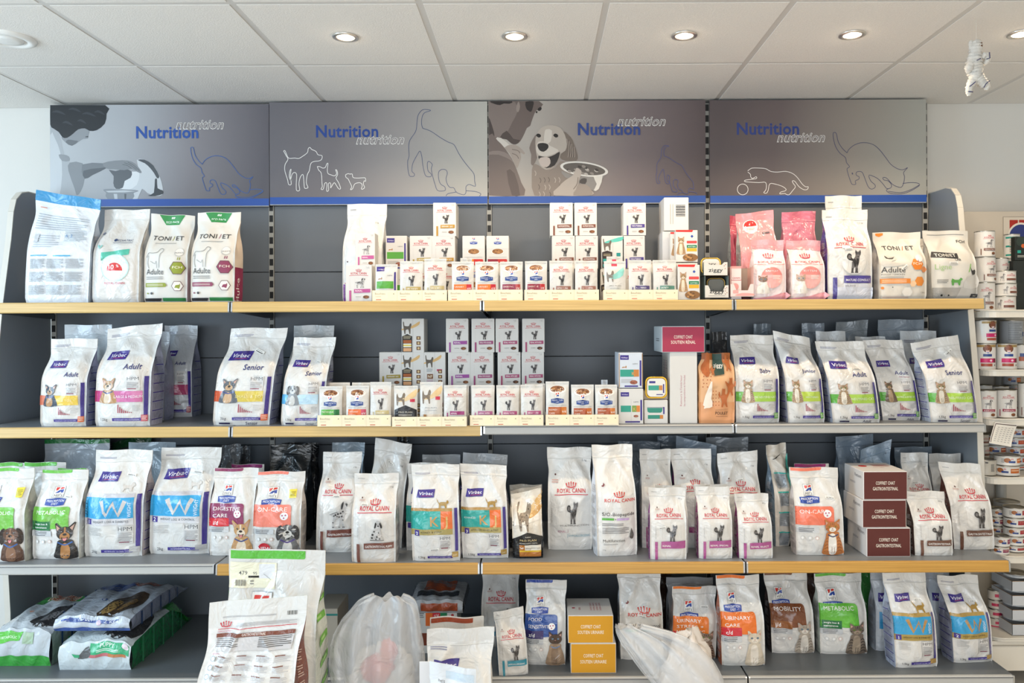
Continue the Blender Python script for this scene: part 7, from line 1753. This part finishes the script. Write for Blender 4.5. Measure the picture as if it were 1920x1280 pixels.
# clear plastic sacks
def plastic(pts_px, yf, D, label, contents, seed):
    """clear polythene sack: silhouette half-widths by height, knotted top with gathered folds"""
    rg = random.Random(seed); rows = []; n = 56
    ph = [rg.uniform(0, 6.28) for _ in range(8)]
    zs = [at(p[0], p[2], yf+D/2)[1] for p in pts_px]
    cen = [((at(p[0], 0, yf+D/2)[0]+at(p[1], 0, yf+D/2)[0])/2, (at(p[1], 0, yf+D/2)[0]-at(p[0], 0, yf+D/2)[0])/2) for p in pts_px]
    zz = np.linspace(zs[0], zs[-1], 44)[::-1] if zs[0] > zs[-1] else np.linspace(zs[0], zs[-1], 44)
    order = np.argsort(zs); zsrt = np.array(zs)[order]; cx = np.array([c[0] for c in cen])[order]; hw = np.array([c[1] for c in cen])[order]
    Z = np.concatenate([[0.0], np.linspace(zsrt[0], zsrt[-1], 44)])
    cx0 = cx[0]
    P = np.zeros((len(Z), n, 3))
    for i, z in enumerate(Z):
        c_ = np.interp(z, zsrt, cx); w_ = np.interp(z, zsrt, hw)
        f = (z-Z[0])/(Z[-1]-Z[0])
        dep = D/2*min(1, (w_/hw.max())**.7)*(1-.75*f**3)
        for j in range(n):
            a = 2*PI*j/n
            ff = 1 + .05*math.sin(7*a+ph[0]+2*f)*(.4+f) + .035*math.sin(13*a+ph[1]-3*f)*(.3+1.3*f) + .02*math.sin(23*a+ph[2]+5*f)
            P[i, j] = (c_ - cx0 + w_*math.cos(a)*(1+.02*math.sin(9*a+8*f+ph[3])), dep*math.sin(a)*ff + .010*math.sin(11*a+6*f+ph[4]), z + .010*math.sin(5*a+ph[5])*f)
    r = empty('clear_plastic_sack', (cx0, yf+D/2, .0005)); tag(r, label, 'plastic sack')
    m = mat('#e8ebee', 'clear')
    mb = MB(); mb.grid(P, m, True, True); mb.add(P[-1], [tuple(range(n))], m); mb.add(P[0], [tuple(range(n))[::-1]], m); mb.build('sack_film', r)
    return r, cx0
r, cx0 = plastic([(618, 786, 1279), (612, 790, 1240), (616, 788, 1205), (622, 785, 1185), (636, 783, 1160), (652, 779, 1143), (662, 774, 1131), (674, 766, 1124), (690, 752, 1119)], 2.62, .24, 'clear plastic sack with something red inside, standing on the floor between the sacks', None, 3)
mb = MB(); m = mat('#bcb9b3', 'foilback')
def lump(mb, cx, cy, cz, rx, ry, rz, m, seed):
    n, k = 22, 14; rg = random.Random(seed); ph = [rg.uniform(0, 6) for _ in range(4)]; P = np.zeros((k, n, 3))
    for i in range(k):
        b = -PI/2 + PI*i/(k-1)
        for j in range(n):
            a = 2*PI*j/n; f = 1+.12*math.sin(3*a+ph[0]+2*b)+.08*math.sin(7*a+ph[1])*math.cos(5*b+ph[2])+.05*math.sin(9*b+4*a+ph[3])
            P[i, j] = (cx+rx*math.cos(b)*math.cos(a)*f, cy+ry*math.cos(b)*math.sin(a)*f, cz+rz*math.sin(b)*f)
    mb.grid(P, m, True, True)
for k, q in enumerate(((-.06, .0, .15, .085, .07, .15), (.06, .01, .16, .08, .07, .16), (-.01, .04, .27, .09, .05, .11), (.07, .03, .30, .05, .04, .08))): lump(mb, *q, m, 1+k)
mb.build('grey_contents', r)
mb = MB(); lump(mb, .01, -.045, .345, .055, .022, .045, mat('#c05a4a', 'foilback'), 2); lump(mb, .045, -.04, .40, .03, .02, .04, mat('#c05a4a', 'foilback'), 3); mb.build('red_packet', r)
r, cx0 = plastic([(1215, 1352, 1279), (1200, 1345, 1262), (1186, 1335, 1243), (1172, 1318, 1222), (1160, 1300, 1207), (1154, 1275, 1194), (1150, 1240, 1184), (1148, 1200, 1174)], 2.70, .20, 'clear plastic sack with pale contents in front of the orange-panel cat bags', None, 9)
mb = MB(); lump(mb, .02, .02, .20, .10, .06, .20, mat('#d8d0c8', 'foilback'), 5); mb.build('pale_contents', r)

# ------------------------------------------------------------------ RIGHT-HAND RACK OF CANS
RY = 3.25
def rack():
    r = empty('can_rack', (2.2, 3.70, 0)); tag(r, 'white rack of cans beyond the right end of the long shelving', 'rack')
    WH = mat('#e6e0d3', 'label')
    def X(px, Y=RY): return at(px, 600, Y)[0]
    zsh = []
    for k, (py, px, th) in enumerate(((582, 1843, .028), (694, 1849, .024), (786, 1838, .026), (896, 1853, .026), (1044, 1880, .026), (1197, 1858, .012))):
        x0 = max(X(px), 1.835); z = at(1880, py, RY)[1]; zsh.append(z)
        w = 2.85 - x0; rad = .05
        pts = [(x0, 3.66), (x0, RY+rad)] + [(x0+rad-rad*math.cos(a), RY+rad-rad*math.sin(a)) for a in [PI/2*i/6 for i in range(1, 7)]] + [(2.85, RY), (2.85, 3.66)]
        pts = [(a-2.2, b-3.70) for a, b in pts]
        mb = MB(); mb.prism(pts, 'z', z-th, z-.003, WH)
        mb.tube([(p[0], p[1], z) for p in pts[1:-1]], .0035, WH, 6)
        mb.build('rack_shelf', r)
    mb = MB(); mb.prism([(1.84-2.2, RY+.01-3.70), (2.85-2.2, RY+.01-3.70), (2.85-2.2, -.02), (1.84-2.2, -.02)], 'z', zsh[-1]-.135, zsh[-1]-.014, WH, ); mb.box(1.84-2.2, .65, RY+.006-3.7, RY+.01-3.7, zsh[-1]-.033, zsh[-1]-.029, mat('#a8a296')); mb.build('drawer_front', r)
    mb = MB(); mb.box(1.84-2.2, .65, -.07, -.02, 0, zsh[-1]-.135, mat('#4a4440')); mb.build('plinth', r)
    zt = at(1860, 394, 3.60)[1]
    mb = MB(); mb.box(1.835-2.2, .65, -.055, -.04, .1, zt, mat('#cfc6b8', 'label')); mb.build('back_board', r)
    mb = MB(); mb.box(1.872-2.2, 1.893-2.2, -.14, -.10, .2, at(1817, 396, 3.57)[1], WH, .003); mb.build('front_post', r)
    for x in (2.10,): 
        mb = MB(); mb.tube([(x-2.2, -.085, .1), (x-2.2, -.085, 1.56)], .022, mat('#a9a8a2', 'steel'), 16); mb.build('round_post', r)
    return zsh
ZR = rack()
# framed emblem on the rack's back board (partly outside the picture)
def emblem():
    Y = 3.642
    x0, z0 = at(1881, 467, Y); x1, z1 = at(1936, 406, Y); W, H = x1-x0, z1-z0
    r = empty('framed_emblem', (x0, Y, z0)); tag(r, 'framed emblem with red squares and a blue arc on the can rack back board', 'sign')
    mb = MB(); mb.box(0, W, 0, .002, 0, H, mat('#d8cfc1', 'label'))
    c = Canvas(W, H, lambda u, v, off: np.stack([u*W, 0*u-off, v*H], 1), 'label', L=0, base=.0003)
    fr = '#8a8278'
    for q in ((0,0,1,.012),(0,.988,1,1),(0,0,.012,1),(.988,0,1,1)): c.rect(*q, fr)
    c.rect(.22,.50,.50,.90,'#a8281e'); c.rect(.54,.50,.80,.90,'#a8281e')
    c.poly([(.16,.36)]+[(.60-.46*math.cos(a), .36+.46*math.sin(a)) for a in [PI*i/14 for i in range(15)]]+[(.95,.36)], '#e6ded2')
    c.poly([(.60-.40*math.cos(a), .36+.40*math.sin(a)) for a in [PI*i/14 for i in range(15)]], '#2c3a7c')
    c.text('I', .20, .13, .16, '#2a2826', bold=1); c.flush(mb); mb.build('plate', r)
    mb = MB(); c = Canvas(.12, .02, lambda u, v, off: np.stack([u*.12, 0*u-off, v*.02-.03], 1), 'label', L=0, base=.0002); c.text('Transport', .0, .1, .12, '#3a3632', al='l', w=.70); c.flush(mb); mb.build('lettering', r)
emblem()

CG = 'cans on the right-hand rack'
def cs(x, w, yts, yb, yf, zb, design, lbs, turn=0, jit=1.0, **kw):
    """stack of cans, lowest first"""
    n = len(yts)
    for k, yt in enumerate(yts):
        low = zb if k == 0 else zprev
        zt = at(x, yt, yf)[1]
        can(x + (k % 2)*jit, w, yt, yf, low, design, lbs[k], CG, turn=turn+.25*((k*5) % 3-1), **kw)
        zprev = zt + .0008
z1, z2, z3, z4, z5, z6 = ZR
cs(1856, 36, (529, 481, 432), 575, 3.30, z1, d_dogcan, ['brown-banded hound can, %s of the left stack on the top rack shelf' % w for w in ('lowest', 'middle', 'topmost')])
cs(1884, 26, (532, 483), 575, 3.44, z1, d_dogcan, ['tall can with a hound standing behind the left stack, %s' % w for w in ('lower', 'upper')], jit=0)
cs(1895, 38, (555, 531, 507), 577, 3.30, z1, d_rcflat, ['flat brown-bar can, %s of three on the top rack shelf' % w for w in ('lowest', 'middle', 'topmost')])
def d_tealcan(c):
    for k in range(3): c.rect(0, .05+.4*k, 1, .13+.4*k, '#2a9a8c')
    c.lines(.2,.9,.5,.2,8,'#9a9a98'); c.rect(.56,.15,.80,.80,'#2c2624')
cs(1905, 28, (529, 484, 438), 575, 3.46, z1, d_tealcan, ['tall can with turquoise rings at the picture edge, %s of three' % w for w in ('lowest', 'middle', 'topmost')], jit=0)
carton(1903, 1925, 437, 3.42, z1+.218, lambda c: (c.ell(.5,.78,.4,'#2c3a34',n=12), c.ell(.7,.60,.18,'#c8602c',n=10), c.rect(.2,.30,.5,.42,'#2aa090'), c.lines(.2,.22,.8,.12,2,'#c9c9c0')), 'dark carton with a teal square at the picture edge on the top rack shelf', D=.03, yb=482, base='#1c2422', flap=False)
carton(1900, 1925, 482, 3.42, z1, d_none, 'dark carton under the teal-square carton at the picture edge', D=.03, yb=577, base='#262c2a', flap=False)
cs(1857, 37, (644, 600), 688, 3.30, z2, d_hcan, ['can with a pink bar and food picture, %s left on the second rack shelf' % w for w in ('lower', 'upper')])
cs(1897, 37, (644,), 688, 3.30, z2, d_hcan, ['pink-bar can standing alone right of the two stacked ones, second rack shelf'])
cs(1844, 22, (645,), 688, 3.44, z2, d_hcan, ['can with a pink bar half hidden at the far left of the second rack shelf'], turn=.4)
cs(1925, 34, (646,), 688, 3.34, z2, lambda c: (c.rect(.3,.3,.7,.5,'#b0562c'), c.rect(.34,.5,.66,.66,'#2a4688')), ['can cut by the picture edge on the second rack shelf'])
cs(1908, 40, (645, 600), 688, 3.47, z2, lambda c: (c.lines(.1,.95,.6,.1,10,'#8d9298'), c.rect(.64,.3,.8,.5,'#33508c')), ['large grey can at the back of the second rack shelf, %s' % w for w in ('lower', 'upper')], base='#b9bec4', jit=0)
cs(1859, 36, (732,), 781, 3.29, z3, d_dogcan, ['tall can with a hound and wine-red band, left one on the third rack shelf'], col='#9a2f4a', txt='RENAL')
cs(1897, 37, (731,), 781, 3.29, z3, d_dogcan, ['tall can with a hound and wine-red band, right one on the third rack shelf'], col='#9a2f4a', txt='RENAL')
cs(1852, 32, (722,), 781, 3.40, z3, d_dogcan, ['tall can behind the left wine-red banded can'], col='#9a2f4a', txt='')
cs(1884, 30, (724,), 781, 3.41, z3, d_dogcan, ['tall can behind the gap between the wine-red banded cans'], col='#9a2f4a', txt='')
cs(1916, 28, (731,), 781, 3.42, z3, d_dogcan, ['tall can behind and right of the right wine-red banded can'], col='#7a2f3a', txt='')
cs(1934, 30, (718,), 781, 3.30, z3, d_dogcan, ['tall can cut by the picture edge on the third rack shelf'], col='#7a2f3a', txt='')
cs(1906, 30, (742, 722, 703), 781, 3.50, z3, d_hflat, ['flat can in the shade at the back of the third rack shelf, %s of three' % w for w in ('lowest', 'middle', 'topmost')], base='#b9bec4')
# note sheet hanging over the third rack shelf edge
def note():
    Y = 3.236
    C = [at(1866, 791, Y), at(1908, 795, Y), at(1897, 838, Y-.02), at(1854, 830, Y-.02)]
    ox, oz = C[0]
    def F(u, v, off):
        t = 1-v
        x = (C[0][0]*(1-u)+C[1][0]*u)*(1-t) + (C[3][0]*(1-u)+C[2][0]*u)*t; z = (C[0][1]*(1-u)+C[1][1]*u)*(1-t) + (C[3][1]*(1-u)+C[2][1]*u)*t
        return np.stack([x-ox, -.02*t*t-.004*np.sin(3*u+2*t)-off, z-oz], 1)
    r = empty('note_sheet', (ox, Y, oz)); tag(r, 'sheet of paper with a printed table hanging from the third rack shelf', 'paper')
    mb = MB(); U, V = np.meshgrid(np.linspace(0, 1, 9), np.linspace(0, 1, 9)); P = F(U.ravel(), V.ravel(), 0).reshape(9, 9, 3)
    mb.grid(P, mat('#e9e4da', 'card')); mb.grid(P[:, ::-1] + np.array([0, .0006, 0]), mat('#e9e4da', 'card'))
    c = Canvas(.09, .09, F, 'card', L=.01, base=.0004); c.line([(.03,.93),(.97,.93)],.04,'#5a4a48'); c.line([(.05,.95),(.05,.05)],.03,'#6a5a58')
    for k in range(8):
        for j in range(5): c.rect(.16+.16*j,.14+.09*k,.25+.16*j,.165+.09*k,'#a9a6a2')
    c.flush(mb); mb.build('paper', r)
note()
cs(1847, 26, (860, 836, 815), 893, 3.44, z4, d_rcflat, ['small pale can at the far left of the fourth rack shelf, %s of three' % w for w in ('lowest', 'middle', 'topmost')], base='#cfc9bd')
cs(1876, 44, (873, 853, 835, 816), 893, 3.46, z4, d_hflat, ['flat can in the rear stack of the fourth rack shelf, %s' % w for w in ('lowest', 'second from below', 'third from below', 'topmost')], base='#c9ced4', col='#a8502c')
cs(1858, 38, (863,), 892, 3.30, z4, lambda c: (c.lines(.6,.8,.75,.2,8,'#6a6a66',.6), c.rect(.40,.86,.5,.95,'#333')), ['low can with a green-grey rim at the front left of the fourth rack shelf'], base='#c9c3b6')
cs(1900, 46, (874, 855), 893, 3.285, z4, d_hflat, ['wide flat can at the front of the fourth rack shelf, %s of two' % w for w in ('lower', 'upper')])
cs(1912, 34, (872, 855, 838, 821, 803), 893, 3.43, z4, d_hflat, ['flat can in the right rear stack of the fourth rack shelf, %s' % w for w in ('lowest', 'second', 'third', 'fourth', 'topmost')], base='#d6d9dc', col='#c04a2a')
cs(1877, 28, (1019, 1003, 987, 970, 954), 1040, 3.38, z5, d_hflat, ['small flat can in the left stack of the fifth rack shelf, %s' % w for w in ('lowest', 'second', 'third', 'fourth', 'topmost')], col='#8a2f4a', base='#d6d0c4')
cs(1884, 32, (1026, 1007), 1042, 3.275, z5, d_hflat, ['small flat can at the front of the fifth rack shelf, %s of two' % w for w in ('lower', 'upper')], col='#8a2f5a')
cs(1912, 38, (1024, 1007, 990, 972, 953), 1042, 3.31, z5, d_hflat, ['flat can in the right stack of the fifth rack shelf, %s' % w for w in ('lowest', 'second', 'third', 'fourth', 'topmost')], col='#a82f3a')
cs(1901, 46, (1020, 1000, 981, 962, 943), 1040, 3.47, z5, d_hflat, ['wide flat can at the back of the fifth rack shelf, %s' % w for w in ('lowest', 'second', 'third', 'fourth', 'topmost')], base='#c4c6c8')
cs(1873, 26, (1176, 1160, 1143, 1126, 1108), 1190, 3.38, z6, lambda c: (c.rect(.2,.25,.8,.7,'#c83a5a'), c.rect(.5,.3,.7,.65,'#7c2038')), ['small flat can beside the white trays at the bottom right, %s' % w for w in ('lowest', 'second', 'third', 'fourth', 'topmost')], base='#d3cabc')
zb_ = z6
for k in range(4):
    yt = 1171 - k*27
    zt = at(1915, yt, 3.28)[1]; H = zt - zb_
    r = empty('cardboard_tray', (at(1915, 0, 3.28)[0]+.012, 3.36, zb_+.0004)); tag(r, 'shallow white cardboard tray at the bottom right, %s of four' % ('lowest', 'second', 'third', 'topmost')[k], 'tray', 'stack of shallow white cardboard trays')
    mb = MB(); m = mat('#c9ccd0', 'card'); w, d = .058, .075
    mb.box(-w, w, -d, d, 0, .002, m); mb.build('tray_base', r)
    for q in ((-w, w, -d, -d+.0015), (-w, w, d-.0015, d), (-w, -w+.0015, -d, d), (w-.0015, w, -d, d)):
        mb = MB(); mb.box(*q, .002, H-.002, m); mb.box(q[0], q[1], q[2], q[3], H-.002, H, mat('#8f7358')); mb.build('tray_wall', r)
    zb_ = zt + .018
    tb_ = can(1917, 44, yt-8, 3.31, zt+.0012, lambda c: c.lines(.2,.8,.5,.2,3,'#8d9298'), 'flat pale can lying on the shallow tray at the bottom right, %s of four' % ('lowest', 'second', 'third', 'topmost')[k], CG, base='#d3d5d6', h=.0155)

# ------------------------------------------------------------------ hanging bandaged doll
def doll():
    Y = 2.70
    def W(px, py): x, z = at(px, py, Y); return x, z
    x0, z0 = W(1829, 130)
    r = empty('hanging_doll', (x0, Y, z0)); tag(r, 'small doll wrapped in white bandages hanging from the ceiling at the right', 'doll')
    m = mat('#e2dfd8', 'cloth')
    def pt(cx, cy, dy=0): px, py = 1790+cx/8.533, 50+cy/8.533; x, z = W(px, py); return (x-x0, dy, z-z0)
    def limb(mb, P, R, n=14, seed=0, m=m):
        P = catmull(P, 6); R = [a[0] for a in catmull([(q, 0) for q in R], 6)]
        rg = random.Random(seed); rr = [q*(1+.10*math.sin(k*1.9+seed)+.09*math.sin(k*3.3+seed)) for k, q in enumerate(R)]
        mb.tube(P, rr, m, n)
    s = 1.10/8.533/FPX*Y
    mb = MB()
    limb(mb, [pt(345,205), pt(350,240), pt(340,330), pt(330,420), pt(320,520), pt(315,620), pt(330,700), pt(330,790), pt(345,860)], [15*s, 62*s, 88*s, 84*s, 100*s, 108*s, 98*s, 92*s, 60*s], 18, 1)
    limb(mb, [pt(330,800,-.003), pt(280,880), pt(240,960), pt(225,1050), pt(228,1110)], [70*s, 64*s, 52*s, 42*s, 20*s], 12, 2)
    limb(mb, [pt(360,800,-.003), pt(410,860), pt(470,920), pt(510,960), pt(500,1020)], [80*s, 78*s, 66*s, 52*s, 24*s], 12, 3)
    mb.build('wrapped_body', r)
    mb = MB(); limb(mb, [pt(270,560,-.01), pt(215,640,-.012), pt(200,690,-.01), pt(215,740)], [40*s, 55*s, 58*s, 26*s], 10, 4); mb.build('arm', r)
    mb = MB(); limb(mb, [pt(400,520,-.012), pt(450,470,-.014), pt(485,500,-.012), pt(480,570,-.012), pt(440,620,-.01)], [34*s, 42*s, 46*s, 42*s, 22*s], 10, 5); mb.build('arm', r)
    mb = MB(); limb(mb, [pt(262,225), pt(258,270), pt(262,340)], [20*s, 34*s, 26*s], 10, 6); mb.build('raised_hand', r)
    mb = MB(); q = [pt(328,362,-.0195), pt(360,295,-.0195), pt(398,272,-.0165), pt(404,345,-.0165)]
    mb.add(q + [(a, b+.012, c) for a, b, c in q], [(0,1,2,3), (4,7,6,5), (0,4,5,1), (1,5,6,2), (2,6,7,3), (3,7,4,0)], mat('#7a5238', 'cloth')); mb.build('face', r)
    nv = mat('#3a3a6a', 'cloth')
    mb = MB()
    for P in ([pt(205,975,-.0065), pt(245,945,-.0105), pt(288,905,-.0125)], [pt(190,1052,-.004), pt(225,1060,-.0085), pt(265,1058,-.004)], [pt(425,995,-.010), pt(450,940,-.014), pt(515,890,-.012)], [pt(488,450,-.020), pt(500,540,-.0185), pt(445,555,-.0195)], [pt(285,580,-.021), pt(330,560,-.021), pt(350,545,-.019)]):
        mb.tube([(a, b-.006, c_) for a, b, c_ in P], .0014, nv, 6)
    mb.build('dark_stitching', r)
    mb = MB(); top = (pt(345,205)[0], 0, ZC - z0); mb.tube([pt(345,215), top], .0007, mat('#d9d4c8'), 6); mb.build('string', r)
    mb = MB()
    for k, cy in enumerate((250, 310, 420, 480, 545, 610, 680, 750)):
        w = (60, 84, 84, 92, 100, 106, 96, 92)[k]
        P = [(pt(330,cy)[0] + w*s*1.02*math.cos(a), w*s*1.02*math.sin(a), pt(330,cy)[2] + w*s*.35*math.cos(a + k)) for a in [2*PI*i/20 for i in range(21)]]
        mb.tube(P, .0011, m, 5)
    mb.build('bandage_wraps', r)
doll()
